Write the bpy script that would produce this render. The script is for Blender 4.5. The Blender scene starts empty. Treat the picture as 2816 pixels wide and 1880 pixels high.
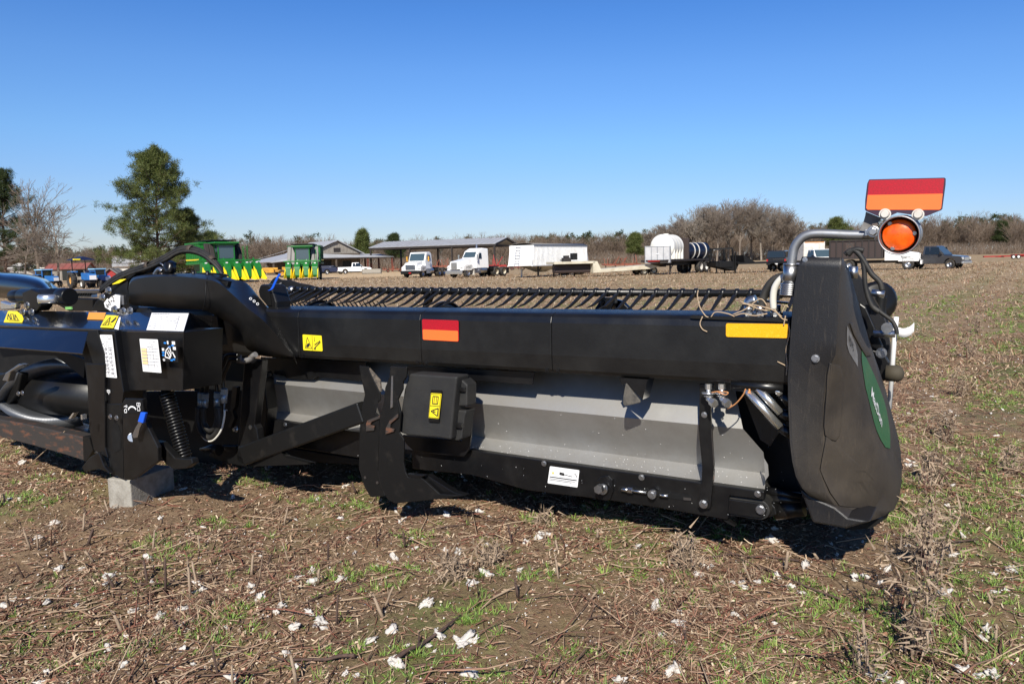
import bpy, math, random
import numpy as np
from mathutils import Vector, Matrix
random.seed(7)
SC = bpy.context.scene; COL = SC.collection
PI = math.pi
# ---------------- camera (units of the reference picture: 2816 x 1880) ----------------
F = 2190.0; PITCH = math.atan((940 - 717) / F); SL = 0.0243      # the field rises gently to the right
CAM = Vector((0, 0, 1.6))
cd = bpy.data.cameras.new('camera'); cam = bpy.data.objects.new('camera', cd); COL.objects.link(cam)
cd.sensor_width = 36; cd.lens = F / 2816 * 36; cd.clip_start = .05; cd.clip_end = 5000
cam.location = CAM; cam.rotation_euler = (PI / 2 - PITCH, 0, 0); SC.camera = cam
# ---------------- world and sun ----------------
SUN_EL = math.radians(37); SUN_AZ = math.radians(190)             # clockwise from +Y
W = bpy.data.worlds.new('World'); SC.world = W; W.use_nodes = True
nt = W.node_tree; bg = nt.nodes['Background']; sky = nt.nodes.new('ShaderNodeTexSky')
sky.sky_type = 'NISHITA'; sky.sun_disc = False; sky.sun_elevation = SUN_EL; sky.sun_rotation = SUN_AZ
sky.air_density = 1.0; sky.dust_density = 0.25; sky.ozone_density = 2.5
tcw = nt.nodes.new('ShaderNodeTexCoord'); sxyz = nt.nodes.new('ShaderNodeSeparateXYZ'); rmp = nt.nodes.new('ShaderNodeValToRGB'); mul = nt.nodes.new('ShaderNodeMixRGB'); mul.blend_type = 'MULTIPLY'; mul.inputs[0].default_value = 1
nt.links.new(tcw.outputs['Generated'], sxyz.inputs[0]); nt.links.new(sxyz.outputs['Z'], rmp.inputs[0]); el = rmp.color_ramp.elements       # clear, dry winter air: deeper blue than the stock sky
for k, (p, c) in enumerate(((0, (.56, .62, .84)), (.043, (.51, .60, .85)), (.095, (.49, .63, .91)), (.141, (.475, .68, .96)), (.223, (.42, .66, 1.0)), (.289, (.32, .60, 1.0)), (.5, (.13, .32, .64)))):
    e = el[k] if k < 2 else el.new(p); e.position = p; e.color = (*c, 1)
nt.links.new(sky.outputs[0], mul.inputs[1]); nt.links.new(rmp.outputs[0], mul.inputs[2]); nt.links.new(mul.outputs[0], bg.inputs[0]); bg.inputs[1].default_value = 0.105
sd = bpy.data.lights.new('sun', 'SUN'); so = bpy.data.objects.new('sun', sd); COL.objects.link(so)
sd.energy = 5.0; sd.angle = math.radians(.53); sd.color = (1, .94, .83)
sv = Vector((math.sin(SUN_AZ) * math.cos(SUN_EL), math.cos(SUN_AZ) * math.cos(SUN_EL), math.sin(SUN_EL)))
so.rotation_euler = sv.to_track_quat('Z', 'Y').to_euler(); so.location = (0, -20, 30)
SC.view_settings.view_transform = 'Standard'; SC.view_settings.look = 'None'
SC.view_settings.exposure = 0.38; SC.view_settings.gamma = 1; SC.view_settings.use_curve_mapping = False
SC.render.engine = 'CYCLES'; SC.cycles.max_bounces = 6
# ---------------- projection helpers: the photo's outlines laid on real planes ----------------
UP = Vector((0, math.sin(PITCH), math.cos(PITCH))); FW = Vector((0, math.cos(PITCH), -math.sin(PITCH)))
def ray(p): return Vector(((p[0] - 1408) / F, 0, 0)) + UP * ((940 - p[1]) / F) + FW
def isect(p, pl):
    d = ray(p); return CAM + d * ((pl[0] - CAM).dot(pl[1]) / d.dot(pl[1]))
G = Vector((-SL, 0, 1)).normalized()                              # ground normal
def gp(p, h=0): return isect(p, (G * h, G))
R0 = gp((2170, 1061), .973); L0 = gp((791, 981), .973)
U = (R0 - L0).normalized(); V = G.cross(U).normalized()           # along the header (right), away from the camera
BASE = R0 - G * R0.dot(G)
def H(u, v, w): return BASE + U * u + V * v + G * w
KS = .93
def PL(v): return (R0 + V * v, V)
def hp(p, v): return isect(p, PL(v * KS))
def plane3(a, b, c):
    return (a, (b - a).cross(c - a).normalized())
def C(k, *pts):                                                    # crop coordinates -> picture coordinates
    x0, y0, f = {'A': (450, 600, .25543), 'F': (0, 720, .25543), 'G': (0, 1000, .25543), 'H': (450, 900, .25543),
                 'B1': (950, 950, .28694), 'B2': (1450, 1000, .298), 'B3': (1850, 780, .25543), 'B4': (2050, 650, .5419),
                 'B5': (700, 750, .298), 'B6': (1700, 1150, .25543), 'Z1': (0, 400, .298), 'Z5': (2100, 450, .30611),
                 'Z3': (1000, 600, .25543), 'Z4': (1550, 550, .25543), 'D': (0, 0, 1.19881)}[k]
    r = [(x0 + x * f, y0 + y * f) for x, y in pts]
    return r if len(r) > 1 else r[0]
# ground relief
_rs = np.random.RandomState(3)
_gw = [(_rs.uniform(0, 2 * PI), _rs.uniform(0, 2 * PI), f, a) for f, a in
       ((.7, .018), (1.1, .016), (1.7, .012), (2.6, .010), (4.2, .007), (6.5, .0055), (9.5, .004), (14, .003), (21, .002), (30, .0015))]
def relief(x, y):
    x = np.asarray(x, float); y = np.asarray(y, float); z = np.zeros_like(x)
    for th, ph, f, a in _gw:
        q = x * math.cos(th) + y * math.sin(th)
        z = z + a * np.sin(f * q * 1.3 + ph + 1.7 * np.sin(f * .6 * (x * math.sin(th) - y * math.cos(th)) + ph))
    # low crop rows running away to the right
    rows = (x * math.cos(ROW) - y * math.sin(ROW))
    z = z + .022 * np.cos(rows * 2 * PI / .97 + .6)
    d = np.sqrt(x * x + y * y)
    return z * np.clip(1.25 - d / 40, 0, 1) - .012
ROW = math.radians(33)
def gz(x, y): return SL * np.asarray(x, float) + relief(x, y)
def gpt(x, y): return Vector((x, y, float(gz(x, y))))
def at(sx, d):                                                     # ground point in the picture column sx, d metres out
    x = (sx - 1408) / F * d * (1 / math.cos(PITCH)) * .995
    return Vector((x, d, SL * x))
# ---------------- materials ----------------
def mat(name, col, rough=.5, metal=0, col2=None, nscale=8, nlo=.4, nhi=.65, bump=0, bscale=60, island=None, spec=.5,
        trans=0, emit=None, coat=0, stretch=None, detail=6, obj=False):
    m = bpy.data.materials.new(name); m.use_nodes = True; t = m.node_tree; n = t.nodes; b = n['Principled BSDF']
    L = t.links.new
    b.inputs['Base Color'].default_value = (*col, 1); b.inputs['Roughness'].default_value = rough
    b.inputs['Metallic'].default_value = metal; b.inputs['Specular IOR Level'].default_value = spec
    b.inputs['Coat Weight'].default_value = coat
    if trans: b.inputs['Transmission Weight'].default_value = trans
    if emit: b.inputs['Emission Color'].default_value = (*emit[0], 1); b.inputs['Emission Strength'].default_value = emit[1]
    vec = None
    if col2 or bump:
        tc = n.new('ShaderNodeTexCoord'); mp = n.new('ShaderNodeMapping'); L(tc.outputs['Object'], mp.inputs[0]); vec = mp.outputs[0]
        if stretch: mp.inputs['Scale'].default_value = stretch
    if col2:
        nz = n.new('ShaderNodeTexNoise'); nz.inputs['Scale'].default_value = nscale; nz.inputs['Detail'].default_value = detail
        nz.inputs['Roughness'].default_value = .65
        L(vec, nz.inputs[0]); rp = n.new('ShaderNodeValToRGB'); L(nz.outputs[0], rp.inputs[0])
        rp.color_ramp.elements[0].position = nlo; rp.color_ramp.elements[1].position = nhi
        rp.color_ramp.elements[0].color = (*col, 1); rp.color_ramp.elements[1].color = (*col2, 1)
        L(rp.outputs[0], b.inputs['Base Color'])
        mr = n.new('ShaderNodeMapRange'); L(nz.outputs[0], mr.inputs[0]); mr.inputs[1].default_value = nlo; mr.inputs[2].default_value = nhi
        mr.inputs[3].default_value = rough; mr.inputs[4].default_value = min(1, rough + .2 * (1 - rough)); L(mr.outputs[0], b.inputs['Roughness'])
    if island:
        gi = n.new('ShaderNodeNewGeometry'); rp = n.new('ShaderNodeValToRGB'); rp.color_ramp.interpolation = 'LINEAR'
        L(gi.outputs['Random Per Island'], rp.inputs[0]); e = rp.color_ramp.elements
        while len(e) < len(island): e.new(.5)
        for k, c in enumerate(island): e[k].position = k / (len(island) - 1); e[k].color = (*c, 1)
        L(rp.outputs[0], b.inputs['Base Color'])
    if bump:
        nb = n.new('ShaderNodeTexNoise'); nb.inputs['Scale'].default_value = bscale; nb.inputs['Detail'].default_value = 4
        L(vec, nb.inputs[0]); bp = n.new('ShaderNodeBump'); bp.inputs['Strength'].default_value = bump; bp.inputs['Distance'].default_value = .01
        L(nb.outputs[0], bp.inputs['Height']); L(bp.outputs[0], b.inputs['Normal'])
    return m
M = {}
def mk(k, *a, **kw): M[k] = mat(k, *a, **kw)
mk('black_paint', (0.0048, 0.0048, 0.0054), .3, col2=(0.0120, 0.0114, 0.0108), nscale=5, nlo=.45, nhi=.8, bump=.03, bscale=14, spec=.45)
mk('black_tube', (0.0066, 0.0066, 0.0069), .30, col2=(0.0180, 0.0174, 0.0156), nscale=3.2, nlo=.42, nhi=.85, bump=.05, bscale=90, spec=.5, detail=9)
mk('black_cover', (0.0078, 0.0078, 0.0081), .36, col2=(0.0144, 0.0132, 0.0120), nscale=4, nlo=.5, nhi=.85, bump=.03, bscale=60, spec=.45)
mk('black_dull', (0.0042, 0.0042, 0.0042), .55, col2=(0.0120, 0.0108, 0.0090), nscale=9, nlo=.5, nhi=.8, spec=.35)
mk('black_dirty', (0.0054, 0.0054, 0.0054), .42, col2=(0.0192, 0.0162, 0.0132), nscale=11, nlo=.55, nhi=.85, bump=.06, bscale=40, spec=.4)
mk('rubber', (.012, .012, .012), .6, col2=(.03, .027, .023), nscale=12)
mk('tyre', (.016, .016, .016), .8, col2=(.05, .042, .034), nscale=5)
mk('plastic_case', (0.0132, 0.0132, 0.0138), .62, bump=.25, bscale=260, col2=(0.0204, 0.0198, 0.0186), nscale=7)
mk('aluminium', (.43, .425, .41), .42, .68, col2=(.31, .292, .265), nscale=3.5, nlo=.35, nhi=.75, bump=.02, bscale=40)
mk('black_gloss', (0.0060, 0.0063, 0.0072), .20, col2=(0.0108, 0.0108, 0.0108), nscale=5, nlo=.5, nhi=.85, spec=1.0, coat=1.0)
mk('steel', (.55, .55, .55), .28, 1.0, col2=(.40, .39, .37), nscale=20)
mk('zinc', (.52, .53, .55), .30, 1.0, col2=(.38, .38, .38), nscale=14, bump=.03, bscale=80)
mk('galv', (.36, .37, .39), .45, .85, col2=(.28, .29, .30), nscale=20)
mk('chrome', (.80, .80, .78), .26, .9)
mk('rusty', (.035, .030, .027), .55, col2=(.13, .055, .03), nscale=9, nlo=.52, nhi=.66, bump=.1, bscale=40, stretch=(1, 1, 3))
mk('yellow', (.86, .70, .02), .45, bump=.02); mk('amber_tape', (.80, .40, .008), .28, col2=(.95, .55, .03), nscale=120, nlo=.55, nhi=.7, bump=.15, bscale=300)
mk('red_tape', (.44, .006, .018), .35, col2=(.32, .004, .012), nscale=180, nlo=.4, nhi=.6); mk('orange_tape', (.95, .16, .03), .45)
mk('white_label', (.80, .80, .80), .4); mk('ink', (.02, .02, .02), .6); mk('grey_ink', (.25, .25, .27), .6); mk('gold_ink', (.75, .50, .10), .5)
mk('blue_ink', (.02, .20, .60), .4); mk('green_decal', (.016, .105, .034), .5, col2=(.045, .12, .045), nscale=12); mk('grey_decal', (.19, .185, .18), .5, col2=(.13, .12, .11), nscale=20)
mk('white_paint', (.80, .80, .79), .35, col2=(.66, .65, .62), nscale=2, nlo=.5, nhi=.8, coat=.2)
mk('white_dirty', (.62, .60, .56), .55, col2=(.40, .36, .30), nscale=2.5, nlo=.45, nhi=.75)
mk('blue_tape', (.01, .10, .65), .4); mk('hose_white', (.62, .60, .54), .4)
mk('concrete', (.33, .31, .27), .9, col2=(.20, .18, .15), nscale=14, nlo=.4, nhi=.7, bump=.35, bscale=70)
mk('glass_dark', (.012, .016, .018), .08, spec=.6); mk('glass_shine', (.05, .08, .10), .05, spec=.7)  # glass_shine: a pale reflection put into the base colour of the glass
def shield_mat():
    m = mat('shield_plastic', (.018, .018, .019), .40, bump=.10, bscale=180, spec=.5); t = m.node_tree; n = t.nodes; L = t.links.new
    b = n['Principled BSDF']; tc = n.new('ShaderNodeTexCoord'); sp = n.new('ShaderNodeSeparateXYZ'); L(tc.outputs['Object'], sp.inputs[0])
    nz = n.new('ShaderNodeTexNoise'); nz.inputs['Scale'].default_value = 5; nz.inputs['Detail'].default_value = 8; L(tc.outputs['Object'], nz.inputs[0])
    sc = n.new('ShaderNodeTexNoise'); sc.inputs['Scale'].default_value = 20; sc.inputs['Detail'].default_value = 5
    mp = n.new('ShaderNodeMapping'); mp.inputs['Scale'].default_value = (6, 6, .8); L(tc.outputs['Object'], mp.inputs[0]); L(mp.outputs[0], sc.inputs[0])
    # field dust settled on the side that faces out of the machine, and splashed low down
    geo = n.new('ShaderNodeNewGeometry'); dt = n.new('ShaderNodeVectorMath'); dt.operation = 'DOT_PRODUCT'; dt.inputs[1].default_value = U
    L(geo.outputs['True Normal'], dt.inputs[0]); r1 = n.new('ShaderNodeMapRange'); L(dt.outputs['Value'], r1.inputs[0]); r1.inputs[1].default_value = .05; r1.inputs[2].default_value = .75; r1.inputs[4].default_value = .85
    r2 = n.new('ShaderNodeMapRange'); L(sp.outputs['Z'], r2.inputs[0]); r2.inputs[1].default_value = .45; r2.inputs[2].default_value = .1; r2.inputs[4].default_value = .7
    mx = n.new('ShaderNodeMath'); mx.operation = 'MAXIMUM'; L(r1.outputs[0], mx.inputs[0]); L(r2.outputs[0], mx.inputs[1])
    ml = n.new('ShaderNodeMath'); ml.operation = 'MULTIPLY'; L(mx.outputs[0], ml.inputs[0])
    r3 = n.new('ShaderNodeMapRange'); L(nz.outputs[0], r3.inputs[0]); r3.inputs[1].default_value = .3; r3.inputs[2].default_value = .75; r3.inputs[3].default_value = .35; r3.inputs[4].default_value = 1.1
    L(r3.outputs[0], ml.inputs[1])
    r4 = n.new('ShaderNodeMapRange'); L(sc.outputs[0], r4.inputs[0]); r4.inputs[1].default_value = .58; r4.inputs[2].default_value = .8; r4.inputs[4].default_value = .35
    ad = n.new('ShaderNodeMath'); ad.operation = 'ADD'; ad.use_clamp = True; L(ml.outputs[0], ad.inputs[0]); L(r4.outputs[0], ad.inputs[1])
    cm = n.new('ShaderNodeMixRGB'); L(ad.outputs[0], cm.inputs[0]); cm.inputs[1].default_value = (.010, .010, .0115, 1); cm.inputs[2].default_value = (.060, .047, .033, 1)
    L(cm.outputs[0], b.inputs['Base Color'])
    r5 = n.new('ShaderNodeMapRange'); L(ad.outputs[0], r5.inputs[0]); r5.inputs[3].default_value = .40; r5.inputs[4].default_value = .75; L(r5.outputs[0], b.inputs['Roughness'])
    return m
M['shield'] = shield_mat()
# ---------------- mesh builder ----------------
class MB:
    def __init__(s): s.v = []; s.f = []; s.sm = []
    def add(s, vs, fs, smooth=False):
        k = len(s.v); s.v += [Vector(p) for p in vs]; s.f += [tuple(i + k for i in f) for f in fs]; s.sm += [smooth] * len(fs); return s
    def prism(s, poly, ext, smooth=False):
        n = len(poly); a = [Vector(p) for p in poly]; ext = Vector(ext); b = [p + ext for p in a]
        nrm = Vector((0, 0, 0))
        for i in range(n): nrm += a[i].cross(a[(i + 1) % n])
        if nrm.dot(ext) > 0: a.reverse(); b.reverse()
        fs = [tuple(range(n)), tuple(range(2 * n - 1, n - 1, -1))] + [(i, i + n, (i + 1) % n + n, (i + 1) % n) for i in range(n)]
        return s.add(a + b, fs, smooth)
    def box(s, c, sz, ax=None, taper=1):
        c = Vector(c); X, Y, Z = ax or (Vector((1, 0, 0)), Vector((0, 1, 0)), Vector((0, 0, 1)))
        X = X * sz[0] / 2; Y = Y * sz[1] / 2; Z = Z * sz[2] / 2
        vs = [c + X * i * (taper if k > 0 else 1) + Y * j * (taper if k > 0 else 1) + Z * k for k in (-1, 1) for j in (-1, 1) for i in (-1, 1)]
        return s.add(vs, [(0, 2, 3, 1), (4, 5, 7, 6), (0, 1, 5, 4), (2, 6, 7, 3), (0, 4, 6, 2), (1, 3, 7, 5)])
    def tube(s, pts, r, n=10, caps=True, smooth=True):
        pts = [Vector(p) for p in pts]; m = len(pts); rs = r if isinstance(r, (list, tuple)) else [r] * m
        t0 = (pts[1] - pts[0]).normalized(); a = t0.orthogonal().normalized(); vs = []
        for i, p in enumerate(pts):
            t = (pts[min(i + 1, m - 1)] - pts[max(i - 1, 0)]).normalized()
            a = (a - t * a.dot(t)).normalized(); b = t.cross(a)
            vs += [p + (a * math.cos(2 * PI * k / n) + b * math.sin(2 * PI * k / n)) * rs[i] for k in range(n)]
        fs = [(i * n + k, i * n + (k + 1) % n, (i + 1) * n + (k + 1) % n, (i + 1) * n + k) for i in range(m - 1) for k in range(n)]
        s.add(vs, fs, smooth)
        if caps:
            k = len(s.v) - m * n
            s.f += [tuple(k + j for j in range(n - 1, -1, -1)), tuple(k + (m - 1) * n + j for j in range(n))]; s.sm += [False] * 2
        return s
    def cyl(s, a, b, r, n=16, r2=None): return s.tube([a, b], [r, r if r2 is None else r2], n)
    def ring(s, c, axis, prof, n=24, closed=True):                   # prof: (radius, offset) revolved about axis
        c = Vector(c); ax = Vector(axis).normalized(); a = ax.orthogonal().normalized(); b = ax.cross(a); m = len(prof); vs = []
        for k in range(n):
            d = a * math.cos(2 * PI * k / n) + b * math.sin(2 * PI * k / n); vs += [c + d * q[0] + ax * q[1] for q in prof]
        fs = [(k * m + i, k * m + (i + 1) % m, ((k + 1) % n) * m + (i + 1) % m, ((k + 1) % n) * m + i) for k in range(n) for i in range(m if closed else m - 1)]
        return s.add(vs, fs, True)
    def grid(s, rows, smooth=True):
        n = len(rows[0]); vs = [p for r in rows for p in r]
        return s.add(vs, [(i * n + j, i * n + j + 1, (i + 1) * n + j + 1, (i + 1) * n + j) for i in range(len(rows) - 1) for j in range(n - 1)], smooth)
    def bolt(s, p, nrm, r=.012, h=.01):
        p = Vector(p); nrm = Vector(nrm).normalized(); s.cyl(p, p + nrm * h * .3, r * 1.45, 14); return s.tube([p + nrm * h * .3, p + nrm * h * 1.3], r, 6, smooth=False)
    def build(s, name, m, parent=None, bevel=0, segs=2, solid=0, sub=0, weld=False, recalc=True):
        me = bpy.data.meshes.new(name); off = Vector((0, 0, 0))
        q = parent
        while q is not None:
            if q.get('_world'): off += Vector(q['_world']); break
            q = q.parent
        me.from_pydata([tuple(p - off) for p in s.v], [], s.f); me.update()
        me.polygons.foreach_set('use_smooth', s.sm)
        if recalc or weld:
            import bmesh
            bm = bmesh.new(); bm.from_mesh(me)
            if weld: bmesh.ops.remove_doubles(bm, verts=bm.verts, dist=.0005)
            bmesh.ops.recalc_face_normals(bm, faces=bm.faces); bm.to_mesh(me); bm.free()
        me.materials.append(M[m] if isinstance(m, str) else m)
        o = bpy.data.objects.new(name, me); COL.objects.link(o)
        if parent is not None: o.parent = parent
        if sub: md = o.modifiers.new('sub', 'SUBSURF'); md.levels = md.render_levels = sub
        if solid: md = o.modifiers.new('solid', 'SOLIDIFY'); md.thickness = solid; md.offset = 0
        if bevel: md = o.modifiers.new('bevel', 'BEVEL'); md.width = bevel; md.segments = segs; md.limit_method = 'ANGLE'; md.angle_limit = math.radians(35)
        return o
def tag(o, label, cat, group=None, kind=None):
    o['label'] = label; o['category'] = cat
    if group: o['group'] = group
    if kind: o['kind'] = kind
    return o
def structure(o, kind='structure'): o['kind'] = kind; return o
def thing(name, label, cat, loc=(0, 0, 0), rz=0, group=None, world=False, tilt=True):
    o = bpy.data.objects.new(name, None); COL.objects.link(o); o.location = loc; o.empty_display_size = .2
    if world: o['_world'] = tuple(loc)
    else: o.rotation_euler = (0, -math.atan(SL) if tilt else 0, 0); o.rotation_euler = (Matrix.Rotation(-math.atan(SL) if tilt else 0, 3, 'Y') @ Matrix.Rotation(rz, 3, 'Z')).to_euler()
    return tag(o, label, cat, group)
def curve(pts, n=8):                                                # Catmull-Rom through the points
    pts = [Vector(p) for p in pts]; q = [pts[0] * 2 - pts[1]] + pts + [pts[-1] * 2 - pts[-2]]; out = []
    for i in range(1, len(q) - 2):
        for k in range(n):
            t = k / n; a, b, c, d = q[i - 1:i + 3]
            out.append(.5 * ((2 * b) + (c - a) * t + (2 * a - 5 * b + 4 * c - d) * t * t + (3 * b - a - 3 * c + d) * t ** 3))
    return out + [pts[-1]]
def slab(mb, px, pl, th):                                           # outline on a plane, thickness away from the camera
    if not isinstance(pl, tuple): pl = PL(pl)
    n = pl[1].copy(); c = [isect(p, pl) for p in px]
    if n.dot(c[0] - CAM) < 0: n = -n
    return mb.prism(c, n * th)
class Quad:                                                         # a flat sticker: four corners TL, TR, BR, BL
    def __init__(s, px, pl, lift=.003):
        if not isinstance(pl, tuple): pl = PL(pl)
        n = pl[1].copy(); c = [isect(p, pl) for p in px]
        if n.dot(c[0] - CAM) > 0: n = -n
        s.n = n.normalized(); s.c = [p + s.n * lift for p in c]
    def p(s, a, b, h=0):
        c = s.c; return (c[0] * (1 - a) + c[1] * a) * (1 - b) + (c[3] * (1 - a) + c[2] * a) * b + s.n * h
    def area(s, mb, a0, b0, a1, b1, h=.0012, r=0):
        if r:
            w = (s.c[1] - s.c[0]).length; hh = (s.c[3] - s.c[0]).length; P = []
            for cx, cy, t0 in ((a1 - r / w, b0 + r / hh, -90), (a1 - r / w, b1 - r / hh, 0), (a0 + r / w, b1 - r / hh, 90), (a0 + r / w, b0 + r / hh, 180)):
                for k in range(5): t = math.radians(t0 + 22.5 * k); P.append(s.p(cx + r / w * math.cos(t), cy + r / hh * math.sin(t), h))
        else: P = [s.p(a0, b0, h), s.p(a1, b0, h), s.p(a1, b1, h), s.p(a0, b1, h)]
        return mb.prism(P, -s.n * .0015)
    def poly(s, mb, ab, h=.0024): return mb.prism([s.p(a, b, h) for a, b in ab], -s.n * .001)
    def line(s, mb, ab, w=.0025, h=.0024):
        for (a0, b0), (a1, b1) in zip(ab[:-1], ab[1:]):
            p = s.p(a0, b0, h); q = s.p(a1, b1, h); d = (q - p).normalized().cross(s.n) * w / 2; mb.prism([p - d, q - d, q + d, p + d], -s.n * .001)
        return mb
    def text(s, mb, txt, a, b, size, rot=0, sx=1, h=.003, shear=0):
        cu = bpy.data.curves.new('t', 'FONT'); cu.body = txt; cu.size = 1; cu.align_x = 'CENTER'; cu.align_y = 'CENTER'; cu.resolution_u = 2
        o = bpy.data.objects.new('t', cu); COL.objects.link(o); dg = bpy.context.evaluated_depsgraph_get(); dg.update()
        me = o.evaluated_get(dg).to_mesh(); X = (s.c[1] - s.c[0]).normalized(); Y = s.n.cross(X).normalized()
        if Y.dot(s.c[0] - s.c[3]) < 0: Y = -Y
        ca, sa = math.cos(rot), math.sin(rot); o0 = s.p(a, b, h)
        vs = []
        for q in me.vertices:
            x, y = q.co.x * sx * size + shear * q.co.y * size, q.co.y * size; vs.append(o0 + X * (x * ca - y * sa) + Y * (x * sa + y * ca))
        mb.add(vs, [tuple(f.vertices) for f in me.polygons]); o.to_mesh_clear(); bpy.data.objects.remove(o); bpy.data.curves.remove(cu); return mb
# ---------------- the field ----------------
def ground_mat():
    m = bpy.data.materials.new('field_soil'); m.use_nodes = True; t = m.node_tree; n = t.nodes; L = t.links.new; b = n['Principled BSDF']
    b.inputs['Roughness'].default_value = .95; b.inputs['Specular IOR Level'].default_value = .15
    tc = n.new('ShaderNodeTexCoord')
    def noise(sc, det=6, rough=.6, vec=None):
        z = n.new('ShaderNodeTexNoise'); z.inputs['Scale'].default_value = sc; z.inputs['Detail'].default_value = det; z.inputs['Roughness'].default_value = rough
        L(vec or tc.outputs['Object'], z.inputs[0]); return z.outputs[0]
    def ramp(src, st):
        r = n.new('ShaderNodeValToRGB'); L(src, r.inputs[0]); e = r.color_ramp.elements
        while len(e) < len(st): e.new(.5)
        for k, (p, c) in enumerate(st): e[k].position = p; e[k].color = (*c, 1) if len(c) == 3 else c
        return r.outputs[0]
    def mix(f, a, c):
        x = n.new('ShaderNodeMixRGB'); L(f, x.inputs[0])
        for i, q in ((1, a), (2, c)):
            if isinstance(q, tuple): x.inputs[i].default_value = (*q, 1)
            else: L(q, x.inputs[i])
        return x.outputs[0]
    def math_(op, a, c):
        x = n.new('ShaderNodeMath'); x.operation = op; x.use_clamp = True
        for i, q in ((0, a), (1, c)):
            if isinstance(q, (int, float)): x.inputs[i].default_value = q
            else: L(q, x.inputs[i])
        return x.outputs[0]
    soil = ramp(noise(7, 10, .7), [(.3, (.19, .125, .068)), (.5, (.275, .187, .108)), (.7, (.36, .26, .16))])
    lit = ramp(noise(60, 10, .8), [(.38, (.085, .050, .032)), (.48, (.20, .130, .082)), (.58, (.32, .225, .15)), (.68, (.48, .37, .26))])
    base = mix(ramp(noise(1.6, 5), [(.35, (0, 0, 0)), (.6, (1, 1, 1))]), soil, lit)
    # rows: direction of the stubble
    mp = n.new('ShaderNodeMapping'); mp.inputs['Rotation'].default_value = (0, 0, ROW); mp.inputs['Scale'].default_value = (1, .12, 1); L(tc.outputs['Object'], mp.inputs[0])
    rown = noise(.9, 5, .6, mp.outputs[0])
    dst = n.new('ShaderNodeVectorMath'); dst.operation = 'LENGTH'; L(tc.outputs['Object'], dst.inputs[0])
    far = n.new('ShaderNodeMapRange'); L(dst.outputs['Value'], far.inputs[0]); far.inputs[1].default_value = 8; far.inputs[2].default_value = 55
    farcol = ramp(noise(1.1, 9, .75), [(.32, (.17, .115, .068)), (.46, (.29, .205, .12)), (.56, (.38, .28, .175)), (.66, (.47, .37, .25))])
    base = mix(far.outputs[0], base, farcol)
    grn = ramp(noise(5, 8, .7), [(.3, (.08, .12, .03)), (.6, (.16, .20, .055)), (.75, (.26, .25, .10))])
    g1 = ramp(rown, [(.40, (0, 0, 0)), (.52, (1, 1, 1))]); g2 = ramp(noise(3.5, 8, .7), [(.40, (0, 0, 0)), (.58, (1, 1, 1))])
    sr = n.new('ShaderNodeSeparateXYZ'); mp2 = n.new('ShaderNodeMapping'); mp2.inputs['Rotation'].default_value = (0, 0, ROW); L(tc.outputs['Object'], mp2.inputs[0]); L(mp2.outputs[0], sr.inputs[0])
    wob2 = n.new('ShaderNodeMath'); wob2.operation = 'MULTIPLY_ADD'; L(noise(.8, 4), wob2.inputs[0]); wob2.inputs[1].default_value = 1.1; L(sr.outputs['X'], wob2.inputs[2])
    rs = n.new('ShaderNodeMath'); rs.operation = 'MULTIPLY'; L(wob2.outputs[0], rs.inputs[0]); rs.inputs[1].default_value = 2 * PI / 1.94; rc = n.new('ShaderNodeMath'); rc.operation = 'SINE'; L(rs.outputs[0], rc.inputs[0])
    rw = n.new('ShaderNodeMapRange'); L(rc.outputs[0], rw.inputs[0]); rw.inputs[1].default_value = -.35; rw.inputs[2].default_value = .6; rw.inputs[3].default_value = .05; rw.inputs[4].default_value = 1
    gm = math_('MULTIPLY', math_('MULTIPLY', g1, g2), rw.outputs[0])
    sp = n.new('ShaderNodeSeparateXYZ'); L(tc.outputs['Object'], sp.inputs[0])
    gr = n.new('ShaderNodeMapRange'); L(sp.outputs['X'], gr.inputs[0]); gr.inputs[1].default_value = -3; gr.inputs[2].default_value = 6; gr.inputs[3].default_value = .45; gr.inputs[4].default_value = 1
    gd = n.new('ShaderNodeMapRange'); L(dst.outputs['Value'], gd.inputs[0]); gd.inputs[1].default_value = 18; gd.inputs[2].default_value = 75; gd.inputs[3].default_value = 1; gd.inputs[4].default_value = .25
    gm = math_('MULTIPLY', math_('MULTIPLY', gm, gr.outputs[0]), gd.outputs[0])
    base = mix(gm, base, grn)
    # scattered lint seen as pale flecks far out
    vo = n.new('ShaderNodeTexVoronoi'); vo.inputs['Scale'].default_value = 2.6; L(tc.outputs['Object'], vo.inputs[0])
    fl = n.new('ShaderNodeMapRange'); L(vo.outputs['Distance'], fl.inputs[0]); fl.inputs[1].default_value = .13; fl.inputs[2].default_value = .08
    sepc = n.new('ShaderNodeSeparateColor'); L(vo.outputs['Color'], sepc.inputs[0])
    keep = math_('GREATER_THAN', sepc.outputs[0], .75); fr = n.new('ShaderNodeMapRange'); L(dst.outputs['Value'], fr.inputs[0]); fr.inputs[1].default_value = 12; fr.inputs[2].default_value = 25
    base = mix(math_('MULTIPLY', math_('MULTIPLY', fl.outputs[0], keep), fr.outputs[0]), base, (.52, .50, .47))
    # worn sandy track on the left, short grass beyond
    tr = n.new('ShaderNodeMath'); tr.operation = 'MULTIPLY_ADD'; L(sp.outputs['X'], tr.inputs[0]); tr.inputs[1].default_value = -.35; L(sp.outputs['Y'], tr.inputs[2])
    wob = n.new('ShaderNodeMath'); wob.operation = 'MULTIPLY_ADD'; L(noise(.12, 4), wob.inputs[0]); wob.inputs[1].default_value = 16; L(tr.outputs[0], wob.inputs[2])
    t1 = n.new('ShaderNodeMapRange'); L(wob.outputs[0], t1.inputs[0]); t1.inputs[1].default_value = 112; t1.inputs[2].default_value = 116
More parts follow.
